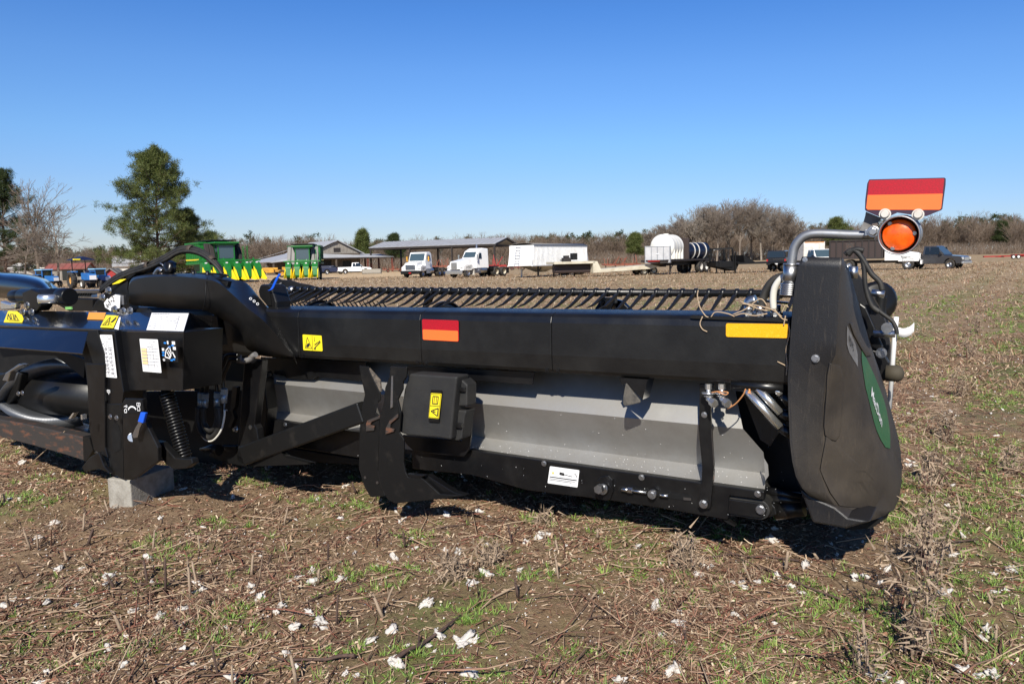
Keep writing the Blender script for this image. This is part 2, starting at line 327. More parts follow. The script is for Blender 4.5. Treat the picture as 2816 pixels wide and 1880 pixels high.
    t2 = n.new('ShaderNodeMapRange'); L(sp.outputs['X'], t2.inputs[0]); t2.inputs[1].default_value = -3; t2.inputs[2].default_value = -12
    t3 = n.new('ShaderNodeMapRange'); L(wob.outputs[0], t3.inputs[0]); t3.inputs[1].default_value = 195; t3.inputs[2].default_value = 175
    base = mix(math_('MULTIPLY', math_('MULTIPLY', t1.outputs[0], t2.outputs[0]), t3.outputs[0]), base, ramp(noise(.8, 8), [(.35, (.42, .30, .17)), (.65, (.60, .45, .28))]))
    L(base, b.inputs['Base Color'])
    bp = n.new('ShaderNodeBump'); bp.inputs['Strength'].default_value = .9; bp.inputs['Distance'].default_value = .035
    ad = n.new('ShaderNodeMath'); ad.operation = 'ADD'; L(noise(18, 10, .75), ad.inputs[0]); L(noise(3, 6, .7), ad.inputs[1]); L(ad.outputs[0], bp.inputs['Height']); L(bp.outputs[0], b.inputs['Normal'])
    return m
def build_ground():
    def axis(lo, hi, near_lo, near_hi, st):
        a = list(np.arange(near_lo, near_hi + 1e-6, st)); s = st
        p = near_hi
        while p < hi: s *= 1.16; p += s; a.append(min(p, hi))
        s = st; p = near_lo; b = []
        while p > lo: s *= 1.16; p -= s; b.append(max(p, lo))
        return np.array(b[::-1] + a)
    xs = axis(-1500, 1500, -7, 6, .045); ys = axis(-60, 2500, 2.2, 10, .045)
    X, Y = np.meshgrid(xs, ys); Z = gz(X, Y); n = len(xs); m = len(ys)
    me = bpy.data.meshes.new('field'); me.vertices.add(n * m); me.vertices.foreach_set('co', np.stack([X, Y, Z], -1).ravel())
    i = np.arange(n * m).reshape(m, n); q = np.stack([i[:-1, :-1], i[:-1, 1:], i[1:, 1:], i[1:, :-1]], -1).reshape(-1, 4)
    me.loops.add(q.size); me.loops.foreach_set('vertex_index', q.ravel()); me.polygons.add(len(q))
    me.polygons.foreach_set('loop_start', np.arange(len(q)) * 4); me.polygons.foreach_set('loop_total', np.full(len(q), 4))
    me.update(calc_edges=True); me.polygons.foreach_set('use_smooth', [True] * len(q)); me.materials.append(ground_mat())
    o = bpy.data.objects.new('field_ground', me); COL.objects.link(o); structure(o)
build_ground()
def npmesh(name, verts, faces, m, parent=None, smooth=False):        # faces: (k, n) array, all of the same length
    me = bpy.data.meshes.new(name); me.vertices.add(len(verts)); me.vertices.foreach_set('co', np.asarray(verts, np.float32).ravel())
    q = np.asarray(faces, np.int32); k = q.shape[1]
    me.loops.add(q.size); me.loops.foreach_set('vertex_index', q.ravel()); me.polygons.add(len(q))
    me.polygons.foreach_set('loop_start', np.arange(len(q)) * k); me.polygons.foreach_set('loop_total', np.full(len(q), k)); me.update(calc_edges=True)
    if smooth: me.polygons.foreach_set('use_smooth', [True] * len(q))
    me.materials.append(M[m] if isinstance(m, str) else m)
    o = bpy.data.objects.new(name, me); COL.objects.link(o)
    if parent is not None: o.parent = parent
    return o
# =====================================================================================
# THE HARVESTER HEADER (one machine, parked on the field)
# =====================================================================================
HB = H(-2, 0, 0)
HD = thing('harvester_header', 'long black harvester header with grey back sheets and an amber lamp above its end shield', 'harvester header', HB, world=True)
NOSPLIT = ('speck', 'print', 'symbol', 'mark', 'lettering', 'numbers', 'colour', 'slot', 'streak', 'flight', 'stripe', 'straw')
def hb(mb, name, m, parent=None, **k):                               # separate pieces become separate parts
    if any(w in name for w in NOSPLIT): return mb.build(name, m, parent or HD, **k)
    n = len(mb.v); par = list(range(n))
    def find(i):
        while par[i] != i: par[i] = par[par[i]]; i = par[i]
        return i
    for f in mb.f:
        a = find(f[0])
        for j in f[1:]: par[find(j)] = a
    comp = {}
    for i in range(n): comp.setdefault(find(i), []).append(i)
    G_ = []
    for c in comp.values():
        A = np.array([mb.v[i] for i in c]); lo, hi = A.min(0) - .004, A.max(0) + .004; ids = set(c); keep = []
        for (l2, h2, s2) in G_:
            if (lo <= h2).all() and (l2 <= hi).all(): lo = np.minimum(lo, l2); hi = np.maximum(hi, h2); ids |= s2
            else: keep.append((l2, h2, s2))
        G_ = keep + [(lo, hi, ids)]
    first = None
    for lo, hi, ids in G_:
        o = MB(); mp = {}
        for i in sorted(ids): mp[i] = len(o.v); o.v.append(mb.v[i])
        for f, s in zip(mb.f, mb.sm):
            if f[0] in ids: o.f.append(tuple(mp[i] for i in f)); o.sm.append(s)
        q = o.build(name, m, parent or HD, **k); first = first or q
    return first
def seg(px_a, px_b, v):  return hp(px_a, v), hp(px_b, v)
def Huw(prof, u0, u1):                                              # profile [(v, w)] swept from u0 to u1
    mb = MB(); return mb.prism([H(u0, a, b) for a, b in prof], U * (u1 - u0))
def uof(px, v): return (hp(px, v) - BASE).dot(U)
def sticker(name, px, v, m, lift=.0035, r=.006, parent=None, frame=None):
    q = Quad(px, v, lift); mb = MB(); q.area(mb, 0, 0, 1, 1, 0, r); return q, hb(mb, name, m, parent)
# --- back tube in four lengths with narrow seams
us = [uof((2172, 950), 0), uof((1517, 930), 0), uof((1157, 920), 0), uof((822, 910), 0), -5.6]
TB, TT = .971, 1.306
prof = [(0.012, TB), (0, TB + .02), (-.004, TB + .1), (0, TT - .055), (.010, TT - .022), (.034, TT - .006), (.06, TT), (.10, TT), (.104, TT - .006), (.122, TT - .006), (.126, TT), (.34, TT), (.36, TT - .03), (.36, TB + .03), (.33, TB)]
for k in range(4):
    t = hb(Huw(prof, us[k + 1] + .0015, us[k] - .0015), 'back_tube', 'black_tube', bevel=.004)
hb(Huw([(.02, TB + .02), (.02, TT - .03), (.32, TT - .03), (.32, TB + .02)], -5.6, us[0] - .01), 'tube_core', 'black_dull')
mb = MB()
for u in (us[1], us[2], us[3]):
    for du in (-.035, .035): mb.bolt(H(u + du, .002, TB + .018), -V, .011, .004)
hb(mb, 'tube_bolts', 'black_paint')
# slot on top of the tube at the right end, water line fittings
mb = MB(); slab(mb, [(1898, 870), (1905, 866), (2166, 878), (2166, 886), (1908, 876), (1899, 875)], -.006, .02); hb(mb, 'slot_edge', 'black_dull')
# --- lower beam, back sheets
def band(pl_pts_l, pl_pts_r, n=2): pass
hw = lambda px, v: ((hp(px, v) - BASE).dot(U), (hp(px, v) - BASE).dot(G))
def wline(pa, pb, v):                                               # straight line traced on plane v -> (u,w) ends
    return hw(pa, v), hw(pb, v)
L1v, L2v, L3v, L0v = .17, .285, .185, .36
a1, b1 = wline(C('B1', (1195, 550)), C('B2', (1580, 565)), L1v)
a2, b2 = wline(C('B1', (1195, 872)), C('B2', (1610, 945)), L2v)
a3, b3 = wline(C('B1', (1180, 998)), C('B2', (1605, 1095)), L3v)
def lin(a, b, u): return a[1] + (b[1] - a[1]) * (u - a[0]) / (b[0] - a[0])
uL = uof(C('H', (1060, 560)), .2); uR = uof(C('B2', (2000, 600)), .2); uR2 = uof(C('B2', (2192, 1100)), .2)
print('sheet w at left/right', [(round(lin(a, b, uL), 3), round(lin(a, b, uR), 3)) for a, b in ((a1, b1), (a2, b2), (a3, b3))])
rows = []
cols = [uL, -2.7, -1.9, -1.2, -.62, -.60, uR - .12, uR]
top = TB + .03
def shp(u, k):
    return [H(u, L0v, top), H(u, L1v, lin(a1, b1, u)), H(u, (L1v + L2v) / 2, (lin(a1, b1, u) + lin(a2, b2, u)) / 2), H(u, L2v, lin(a2, b2, u)), H(u, L3v, lin(a3, b3, u)), H(u, L3v + .004, lin(a3, b3, u) - .06)][k]
mb = MB(); g = [[shp(u, k) for u in cols] for k in range(6)]
ue = [uof(C('B2', (1985, 560)), L1v), uof(C('B2', (2195, 1015)), L2v), uof(C('B2', (2185, 1180)), L3v)]
g[1][-1] = H(ue[0], L1v, lin(a1, b1, ue[0])); um = uof(C('B2', (2172, 800)), (L1v + L2v) / 2); g[2][-1] = H(um, (L1v + L2v) / 2, (lin(a1, b1, um) + lin(a2, b2, um)) / 2); g[3][-1] = H(ue[1], L2v, lin(a2, b2, ue[1])); g[4][-1] = H(ue[2], L3v, lin(a3, b3, ue[2])); g[5][-1] = H(ue[2], L3v + .004, lin(a3, b3, ue[2]) - .06)
g[0][-1] = H(ue[0] - .12, L0v, top)
mb.grid(g, smooth=False); o = hb(mb, 'back_sheet', 'aluminium', solid=.003); BSH = o
mb = MB(); rs_ = random.Random(4)                                   # lint and dust specks stuck to the sheets and beam
for k in range(260):
    u = rs_.uniform(-3.0, -.05); r_ = rs_.uniform(.0009, .0028)
    if k % 3: w = lin(a3, b3, u) + rs_.uniform(0, .05) + .002; v_ = L3v + (L2v - L3v) * (w - lin(a3, b3, u)) / max(.01, lin(a2, b2, u) - lin(a3, b3, u)); c = H(u, v_, w) - V * .003
    elif k % 2: t_ = rs_.random(); w = lin(a2, b2, u) * (1 - t_) + lin(a1, b1, u) * t_; c = H(u, L2v + (L1v - L2v) * t_, w) - V * .003
    else: c = H(u, .098, lin(a3, b3, u) - rs_.uniform(.02, .14))
    mb.add([c - U * r_, c + U * r_ * .9 - G * r_ * .3, c + G * r_ * 1.2 - V * r_, c - V * r_ * 1.5 - G * r_ * .6], [(0, 1, 2), (0, 2, 3), (1, 3, 2), (0, 3, 1)])
SPK = mb
hb(SPK, 'dust_specks', 'white_label', BSH)['kind'] = 'stuff'
# lower black beam
b0 = [C('B1', (640, 1180)), C('B1', (1200, 1235)), C('B2', (0, 1165)), C('B2', (700, 1250)), C('B2', (1180, 1322)), C('B2', (1845, 1440))]
top_b = [C('B2', (1860, 1245)), C('B2', (1865, 1215)), C('B2', (2180, 1255)), C('B2', (2185, 1178)), C('B2', (1605, 1097)), C('B2', (0, 872)), C('B1', (1180, 998)), C('B1', (640, 990))]
mb = MB(); slab(mb, b0 + [C('B2', (1848, 1430))] + top_b, .10, .05); hb(mb, 'lower_beam', 'black_paint', bevel=.004)
mb = MB(); slab(mb, [C('H', p) for p in ((1075, 990), (1120, 988), (1620, 1062), (2120, 1128), (2120, 1405), (1400, 1290), (1060, 1245))], .10, .05); hb(mb, 'lower_beam', 'black_paint', bevel=.004)
mb = MB(); slab(mb, [C('H', p) for p in ((1250, 1285), (2120, 1420), (2120, 1480), (1500, 1440), (1150, 1400))], .3, .06); hb(mb, 'lower_rail', 'black_dull', bevel=.004)
mb = MB(); mb.prism([H(-5.6, .33, .34), H(us[0] + .1, .33, .34), H(us[0] + .1, 1.5, .10), H(-5.6, 1.5, .10)], -G * .05); hb(mb, 'draper_deck', 'rubber')
# dark flange under the tube with its notched plate
mb = MB(); slab(mb, [C('H', p) for p in ((1040, 320), (2180, 375), (2160, 578), (1640, 530), (1600, 560), (1325, 550), (1300, 520), (1075, 488))], .16, .012); hb(mb, 'notched_plate', 'black_paint')
mb = MB(); slab(mb, [C('B1', p) for p in ((600, 200), (1810, 255), (1790, 372), (1180, 330), (600, 290))], .08, .01); hb(mb, 'hanger_plate', 'black_paint')
# bolts on the lower beam
mb = MB()
for p in (C('B2', (155, 918)), C('B2', (1055, 1047)), C('B2', (2127, 1199)), C('B1', (1112, 1013))): mb.bolt(hp(p, .10), -V, .012, .008)
mb.bolt(hp(C('H', (1310, 1045)), .10), -V, .012, .008); hb(mb, 'beam_bolt', 'zinc')
mb = MB(); slab(mb, [C('B2', p) for p in ((640, 1080), (680, 1040), (750, 1030), (785, 1070), (790, 1180), (765, 1250), (730, 1262), (650, 1250), (632, 1200))], .088, .012); pd = hb(mb, 'pivot_plate', 'black_paint', bevel=.003)
mb = MB(); p = hp(C('B2', (705, 1150)), .088); mb.cyl(p, p - V * .02, .03, 20); p2 = hp(C('B2', (680, 1143)), .05); mb.cyl(p, p2 - V * .01, .015, 16); mb.tube([p2 - V * .01, p2 - V * .04], .026, 6, smooth=False); hb(mb, 'pivot_bolt', 'zinc', pd)
# tensioner in its slot
mb = MB(); slab(mb, [C('B2', p) for p in ((838, 1150), (850, 1128), (880, 1125), (1500, 1212), (1520, 1228), (1518, 1262), (1500, 1265), (870, 1178), (845, 1170))], .096, .006); ts = hb(mb, 'tensioner_slot', 'black_dull')
mb = MB(); q = [hp(C('B2', p), .085) for p in ((872, 1155), (945, 1165), (1100, 1188), (1160, 1198))]
mb.tube(q[:2], .012, 12); mb.tube(q[1:3], .008, 10); mb.tube([q[1] - U * .01, q[1] + U * .018], .017, 6, smooth=False); mb.cyl(q[3] + V * .01, q[3] - V * .02, .024, 16); mb.tube([q[3] - V * .02, q[3] - V * .03], .014, 6, smooth=False)
q2 = [hp(C('B2', p), .085) for p in ((1225, 1210), (1300, 1220))]; mb.tube(q2, .009, 8); hb(mb, 'tensioner', 'zinc', ts)
mb = MB(); slab(mb, [C('B2', p) for p in ((1440, 1232), (1510, 1240), (1512, 1262), (1442, 1256))], .09, .01); hb(mb, 'tensioner_block', 'rusty', ts)
q, o = sticker('instruction_label', C('B2', (212, 942), (483, 980), (465, 1138), (190, 1098)), .10, 'white_label', r=.005); mb = MB(); q.line(mb, [(.04, .60), (.96, .60)], .005); q.line(mb, [(.04, .70), (.9, .70)], .002); q.line(mb, [(.04, .78), (.8, .78)], .002); q.line(mb, [(.36, .33), (.52, .36)], .016); q.line(mb, [(.5, .36), (.8, .42)], .003); q.line(mb, [(.86, .2), (.9, .3)], .004); q.line(mb, [(.93, .3), (.95, .42)], .004); hb(mb, 'label_print', 'ink', o)
mb = MB(); q.poly(mb, [(.14 + .035 * math.cos(t), .36 + .07 * math.sin(t)) for t in [k * PI / 5 for k in range(10)]]); hb(mb, 'label_colour', 'gold_ink', o)
# draper roller end: belt loop past the end of the beam
def stadium(c0, c1, r, nn=10):
    c0 = Vector(c0); c1 = Vector(c1); X = (c1 - c0).normalized(); Y = G - X * G.dot(X); Y.normalize(); P = []
    for k in range(nn + 1): t = -PI / 2 + PI * k / nn; P.append(c1 + X * math.cos(t) * r + Y * math.sin(t) * r)
    for k in range(nn + 1): t = PI / 2 + PI * k / nn; P.append(c0 + X * math.cos(t) * r + Y * math.sin(t) * r)
    return P
ra, rb = hp(C('B6', (1150, 930)), .13), hp(C('B6', (1520, 983)), .13)
mb = MB(); mb.prism(stadium(ra, rb, .052), V * 1.0); hb(mb, 'draper_belt', 'rubber', bevel=.004)
mb = MB(); mb.prism(stadium(ra - V * .015, rb - V * .015, .038), V * .02); rp_ = hb(mb, 'roller_arm', 'black_paint', bevel=.003)
mb = MB(); p = hp(C('B6', (1535, 978)), .115); mb.cyl(p, p - V * .008, .024, 20); mb.tube([p - V * .008, p - V * .02], .019, 6, smooth=False); hb(mb, 'roller_bolt', 'zinc', rp_)
mb = MB(); slab(mb, [C('B6', p) for p in ((1130, 1095), (1190, 1102), (1265, 1155), (1250, 1163), (1180, 1130))], .10, .03); hb(mb, 'scraper_tip', 'black_dirty')
mb = MB(); slab(mb, [C('B6', p) for p in ((1540, 880), (1640, 900), (1690, 960), (1705, 1035), (1600, 1070), (1580, 980))], .18, .5); hb(mb, 'belt_guard', 'black_dirty', bevel=.005)
mb = MB()
for (p, q_, r) in (((1560, 770), (1980, 850), .022), ((1570, 850), (1985, 890), .028), ((1690, 1000), (2000, 960), .045)): mb.tube([hp(C('B6', p), .28), hp(C('B6', q_), .28)], r, 14)
hb(mb, 'end_bar', 'black_paint')
# vertical strap
mb = MB(); slab(mb, [C('B2', p) for p in ((1590, 185), (1725, 190), (1735, 300), (1690, 420), (1700, 590), (1722, 945), (1690, 1325), (1680, 1338), (1580, 1328), (1572, 1318), (1607, 1095), (1612, 950), (1580, 600), (1587, 420))], .07, .02); st = hb(mb, 'strap', 'black_paint', bevel=.003)
mb = MB(); p = hp(C('B2', (1627, 1292)), .07); mb.bolt(p, -V, .016, .016); p = hp(C('B2', (1634, 470)), .07); mb.bolt(p, -V, .011, .008); hb(mb, 'strap_bolt', 'zinc', st)
mb = MB(); slab(mb, [C('B6', p) for p in ((1040, 540), (1030, 700), (1024, 700), (1032, 540))], .068, .004); slab(mb, [C('B2', p) for p in ((1700, 600), (1724, 945), (1719, 945), (1696, 600))], .068, .003); hb(mb, 'rust_edge', 'rusty', st)
# small triangular gusset, pale with dust
mb = MB(); slab(mb, [C('B2', p) for p in ((907, 180), (915, 185), (1040, 340), (1040, 358), (900, 392), (882, 372), (885, 300))], -.02, .014); gs = hb(mb, 'gusset', mat('dusty_plate', (.10, .09, .075), .7, col2=(.045, .042, .038), nscale=25, bump=.15, bscale=120), bevel=.003)
mb = MB(); slab(mb, [C('B2', p) for p in ((850, 130), (1110, 145), (1065, 330), (905, 180), (875, 195))], .0, .10); hb(mb, 'gusset_bracket', 'black_paint')
# --- right end dark bulkhead, cylinders with chrome rods
mb = MB(); slab(mb, [C('B2', p) for p in ((1640, 190), (2600, 250), (2600, 1300), (1640, 1240))], .45, .03); hb(mb, 'bulkhead', 'black_dull')
mb = MB(); slab(mb, [C('B2', p) for p in ((2185, 870), (2220, 930), (2228, 1030), (2195, 1078))], .155, .003); hb(mb, 'sheet_tab', 'aluminium')
mb = MB()
for a, b in (((790, 1140), (1160, 1545)), ((915, 1125), (1163, 1392)), ((1115, 1130), (1172, 1190))):
    mb.tube([hp(C('B3', a), .02), hp(C('B3', b), .02)], .019, 18)
hb(mb, 'cylinder_rod', 'chrome')
mb = MB()
for a, b, r in (((1165, 1392), (1300, 1450), .024), ((1172, 1185), (1300, 1330), .024), ((1160, 1545), (1300, 1640), .024), ((640, 1085), (1240, 1130), .03)):
    mb.tube([hp(C('B3', a), .03), hp(C('B3', b), .03)], r, 14)
hb(mb, 'cylinder_end', 'black_paint')
mb = MB(); slab(mb, [C('B2', p) for p in ((1960, 200), (2040, 230), (2330, 620), (2240, 760), (2150, 700), (2010, 330))], .2, .02); hb(mb, 'brace_plate', 'black_paint')
# hydraulic couplers under the tube
for cx in (1672, 1795):
    mb = MB(); pts = [hp(C('B2', (cx, y)), .02) for y in (185, 235, 262, 275, 300)]
    mb.tube(pts[:2], .017, 6, smooth=False); mb.tube(pts[1:3], .012, 14); mb.cyl(pts[2], pts[3], .034, 20); mb.cyl(pts[3] - G * .008, pts[4], .024, 16)
    e = [pts[4], hp(C('B2', (cx + 2, 322)), .0), hp(C('B2', (cx + 40, 355)), -.03)]; mb.tube(e, [.015, .015, .014], 14); d = (e[2] - e[1]).normalized(); mb.tube([e[2] - d * .012, e[2] + d * .022], .021, 6, smooth=False)
    hb(mb, 'hydraulic_coupler', 'chrome')
mb = MB(); mb.tube(curve([hp(C('B2', p), -.02) for p in ((1700, 265), (1760, 255), (1850, 262), (1830, 285), (1760, 262))]), .003, 6); mb.tube(curve([hp(C('B2', p), -.03) for p in ((1845, 415), (1920, 370), (1990, 290), (2015, 232))]), .0035, 6); hb(mb, 'copper_wire', mat('copper', (.55, .25, .10), .4, .3))
mb = MB(); slab(mb, [C('B2', p) for p in ((2040, 208), (2056, 210), (2058, 270), (2030, 280), (2032, 262), (2045, 250))], .0, .008); hb(mb, 'cable_tie', mat('orange_tie', (.75, .30, .10), .5))
# --- tape and stickers on the tube
q, o = sticker('warning_decal', C('A', (1500, 1250), (1703, 1263), (1715, 1430), (1508, 1418)), -.004, 'yellow')
mb = MB(); q.line(mb, [(.12, .86), (.25, .15), (.46, .86), (.12, .86)], .004); q.line(mb, [(.51, .03), (.50, .97)], .0025)
q.poly(mb, [(.16, .78), (.22, .60), (.30, .52), (.37, .60), (.33, .74), (.24, .80)]); q.line(mb, [(.63, .12), (.64, .38), (.60, .33)], .0025)
for k in range(4): q.poly(mb, [(.60 + k * .08, .60 - k * .07), (.65 + k * .08, .53 - k * .07), (.70 + k * .08, .58 - k * .07), (.65 + k * .08, .64 - k * .07)])
q.line(mb, [(.57, .92), (.62, .80), (.93, .42)], .006); q.line(mb, [(.63, .93), (.67, .82)], .005); hb(mb, 'warning_symbol', 'ink', o)
px = C('Z3', (632, 1086), (1025, 1100), (1028, 1328), (640, 1308))
q, o = sticker('reflective_decal', px, -.004, 'red_tape', r=.01); mb = MB(); q.area(mb, .012, .49, .985, .985, .0016, .008); hb(mb, 'orange_stripe', 'orange_tape', o)
q, o = sticker('amber_reflector', C('B3', (575, 424), (1252, 433), (1240, 585), (575, 571)), -.004, 'amber_tape', r=.01)
# --- gooseneck cover from the centre frame down to the tube
rF = [C('F', p) for p in ((1388, 300), (1400, 240), (1450, 195), (1600, 165), (1800, 158), (2000, 165), (2220, 190))] + [C('A', p) for p in ((600, 705), (750, 830), (900, 968), (1060, 1090), (1200, 1240), (1300, 1370), (1400, 1480))]
vF = [-.36] * 6 + [-.35, -.33, -.28, -.22, -.17, -.11, -.06, -.022]
bF = [C('F', p) for p in ((1392, 262), (1410, 200), (1460, 160), (1600, 138), (1800, 132), (2000, 128), (2220, 124))] + [C('A', p) for p in ((600, 610), (750, 660), (890, 700), (1020, 850), (1110, 960), (1180, 1060), (1405, 1478))]
vB = [-.2, -.12, -.05, 0, .0, .0, .0, .02, .04, .06, .10, .10, .04, -.018]
lF = [C('F', p) for p in ((1390, 440), (1420, 462), (1470, 472), (1600, 482), (1800, 500), (2000, 512), (2205, 520))] + [C('A', p) for p in ((560, 1050), (700, 1120), (830, 1225), (900, 1400), (1080, 1480), (1240, 1490), (1395, 1492))]
vLo = [-.36] * 6 + [-.34, -.30, -.26, -.20, -.14, -.09, -.05, -.024]
def smooth_strip(px, v, n=4):
    q = [hp(p, a) for p, a in zip(px, v)]; return curve(q, n)
ridge = smooth_strip(rF, vF); back = smooth_strip(bF, vB); low = smooth_strip(lF, vLo)
def lerp(a, b, t): return a * (1 - t) + b * t
rows = [low]
bulge = -V * .012
for t in (.5, .96): rows.append([lerp(a, b, t) + bulge * 0 for a, b in zip(low, ridge)])
rows.append(ridge)
for t in (.08, .5, .9): rows.append([lerp(a, b, t) + G * .006 * math.sin(PI * t) for a, b in zip(ridge, back)])
rows.append(back); rows.append([p + V * .02 - G * .06 for p in back])
mb = MB(); mb.grid(rows); mb.sm = [True] * len(mb.f); hb(mb, 'linkage_cover', 'black_cover', solid=.006).data.set_sharp_from_angle(angle=math.radians(70))
mb = MB(); mb.prism([p + V * .06 for p in low[:28]] + [p + V * .1 for p in ridge[:28][::-1]], V * .03); hb(mb, 'cover_lining', 'black_dull')
# seam in the cover and three small round marks
mb = MB(); s1 = curve([hp(p, v - .012) for p, v in zip(C('A', (470, 640), (458, 700), (452, 800), (445, 900), (425, 1000)), (-.30, -.352, -.375, -.375, -.345))], 5); mb.tube(s1, .0035, 6); hb(mb, 'cover_seam', 'black_dull')
mb = MB()
for p in ((937, 866), (975, 893), (1012, 922)):
    c = hp(C('A', p), -.12); c = CAM + (c - CAM) * .992; mb.ring(c, (CAM - c), [(.0055, 0), (.0095, 0), (.0095, .002), (.0055, .002)], 14)
hb(mb, 'cover_mark', 'white_label')
mb = MB(); slab(mb, [C('A', p) for p in ((510, 1040), (575, 1050), (632, 1366), (520, 1366), (520, 1310))], -.12, .05); slab(mb, [C('A', p) for p in ((425, 1000), (560, 1050), (640, 1200), (600, 1250), (640, 1380), (780, 1380), (800, 1480), (1060, 1480), (900, 1300), (700, 1000))], .02, .05); hb(mb, 'cover_leg', 'black_paint', bevel=.004)
mb = MB(); slab(mb, [C('A', p) for p in ((503, 1310), (533, 1312), (535, 1368), (510, 1366))], -.14, .01); hb(mb, 'paper_scrap', 'white_label')
# second cover at the left edge
rF2 = [C('F', p) for p in ((-250, 150), (-100, 140), (0, 165), (150, 180), (300, 205), (400, 235), (470, 280), (520, 320))]
bF2 = [C('F', p) for p in ((-250, 90), (-100, 95), (0, 112), (180, 120), (330, 140), (460, 175), (540, 225), (590, 300))]
lF2 = [C('F', p) for p in ((-250, 360), (-100, 372), (0, 384), (150, 400), (300, 395), (420, 385), (500, 370), (540, 345))]
mb = MB(); f = lambda px, v: curve([hp(p, v) for p in px], 4); lo2, ri2, ba2 = f(lF2, -.2), f(rF2, -.2), f(bF2, .25)
mb.grid([lo2, [lerp(a, b, .5) - V * .03 for a, b in zip(lo2, ri2)], [lerp(a, b, .85) - V * .02 for a, b in zip(lo2, ri2)], ri2, [lerp(a, b, .3) + G * .02 for a, b in zip(ri2, ba2)], [lerp(a, b, .7) + G * .01 for a, b in zip(ri2, ba2)], ba2, [p + V * .15 - G * .12 for p in ba2]]); hb(mb, 'linkage_cover', 'black_gloss', solid=.006)
# --- black latch housing and blue strap at the foot of the cover
mb = MB(); slab(mb, [C('A', p) for p in ((1015, 780), (1040, 712), (1130, 715), (1165, 745), (1215, 900), (1215, 985), (1150, 995), (1030, 850))], .12, .14); lt = hb(mb, 'latch_housing', 'black_cover', bevel=.012)
mb = MB(); slab(mb, [C('A', p) for p in ((1095, 760), (1140, 765), (1160, 940), (1120, 935))], .112, .02); hb(mb, 'latch_slot', 'black_dull', lt)
mb = MB(); q = curve([hp(C('A', p), .10) for p in ((1130, 778), (1165, 760), (1195, 700), (1225, 640), (1252, 598))], 5); w = .012
mb.grid([[p - U * w for p in q], [p + U * w for p in q]]); hb(mb, 'blue_strap', 'blue_tape', solid=.003)
# --- embossed cam plate, reel
mb = MB(); slab(mb, [C('B5', p) for p in ((130, 190), (125, 110), (165, 55), (190, 38), (215, 50), (240, 62), (340, 72), (420, 98), (500, 110), (560, 130), (600, 160), (560, 230), (420, 260), (300, 300), (200, 320))], 1.25, .02); cp = hb(mb, 'cam_plate', 'black_cover', bevel=.006)
mb = MB(); qd = Quad(C('B5', (200, 110), (330, 110), (330, 200), (200, 200)), 1.24, .004)
def arc(cx, cy, r, a0, a1, n=10): return [(cx + r * math.cos(math.radians(a0 + (a1 - a0) * k / n)), cy - r * 1.4 * math.sin(math.radians(a0 + (a1 - a0) * k / n))) for k in range(n + 1)]
for ab in (arc(.0, .75, .2, 0, 150), arc(.42, .5, .17, 40, 330), arc(.78, .55, .16, 60, 250), [(.25, -.05), (.42, -.2)], [(.0, 1.1), (.05, .7)]): qd.line(mb, ab, .012, .004)
hb(mb, 'embossed_mark', 'grey_decal', cp)
RT = HD
reel = MB(); bl = [C('B5', (338, 152)), C('B5', (1000, 178))] ; 
P_l = hp((803, 797), .9); P_r = hp((2215, 808), .9)
reel.tube([P_l, P_r], .022, 16); RO = hb(reel, 'reel_bat', 'black_tube')
mb = MB(); mb.cyl(P_l - U * .02, P_l + U * .03, .03, 16); hb(mb, 'bat_end', 'zinc', RO)
# fingers
ntine = 49; tine0 = None
for k in range(ntine):
    t = (k + .35) / ntine; c = lerp(P_l, P_r, t)
    if tine0 is None:
        mb = MB(); path = [(0.0, .0), (-.065, -.020), (-.14, -.05), (-.22, -.080), (-.315, -.097)]; wd = [.008, .009, .008, .006, .002]; th = [.011, .010, .0085, .006, .002]
        rws = []
        for (dv, dw), a, b in zip(path, wd, th):
            o_ = V * dv + G * dw; nn = (G * .95 - V * .3).normalized()
            rws.append([o_ - U * b + nn * a, o_ + U * b + nn * a, o_ + U * b - nn * a, o_ - U * b - nn * a])
        vs = [p for r in rws for p in r]; fs = [(i * 4 + j, i * 4 + (j + 1) % 4, (i + 1) * 4 + (j + 1) % 4, (i + 1) * 4 + j) for i in range(4) for j in range(4)] + [(3, 2, 1, 0), (16, 17, 18, 19)]
        mb.add(vs, fs, True); mb.ring((0, 0, 0), U, [(.023, -.012), (.029, -.010), (.029, .010), (.023, .012)], 14)
        for p in vs: pass
        tine0 = MB(); tine0.v = mb.v; tine0.f = mb.f; tine0.sm = mb.sm
        me0 = bpy.data.meshes.new('reel_finger'); me0.from_pydata([tuple(p) for p in mb.v], [], mb.f); me0.polygons.foreach_set('use_smooth', mb.sm); me0.materials.append(M['black_tube'])
    o = bpy.data.objects.new('reel_finger', me0); COL.objects.link(o); o.parent = RO; o.location = c - HB
    o.rotation_euler = Matrix.Rotation(random.uniform(-.06, .06), 3, U).to_euler()
# a lower row of fingers seen beyond the tube on the left
Q_l = hp(C('B5', (500, 318)), 1.5); Q_r = hp(C('B5', (1400, 345)), 1.5); mb = MB()
mb.tube([Q_l - G * .12, Q_r - G * .12], .028, 12); R2 = hb(mb, 'reel_bat', 'black_tube')
for k in range(22):
    c = lerp(Q_l, Q_r, k / 22) - G * .12
    o = bpy.data.objects.new('reel_finger', me0); COL.objects.link(o); o.parent = R2; o.location = c - HB
    o.rotation_euler = Matrix.Rotation(-1.0, 3, U).to_euler()
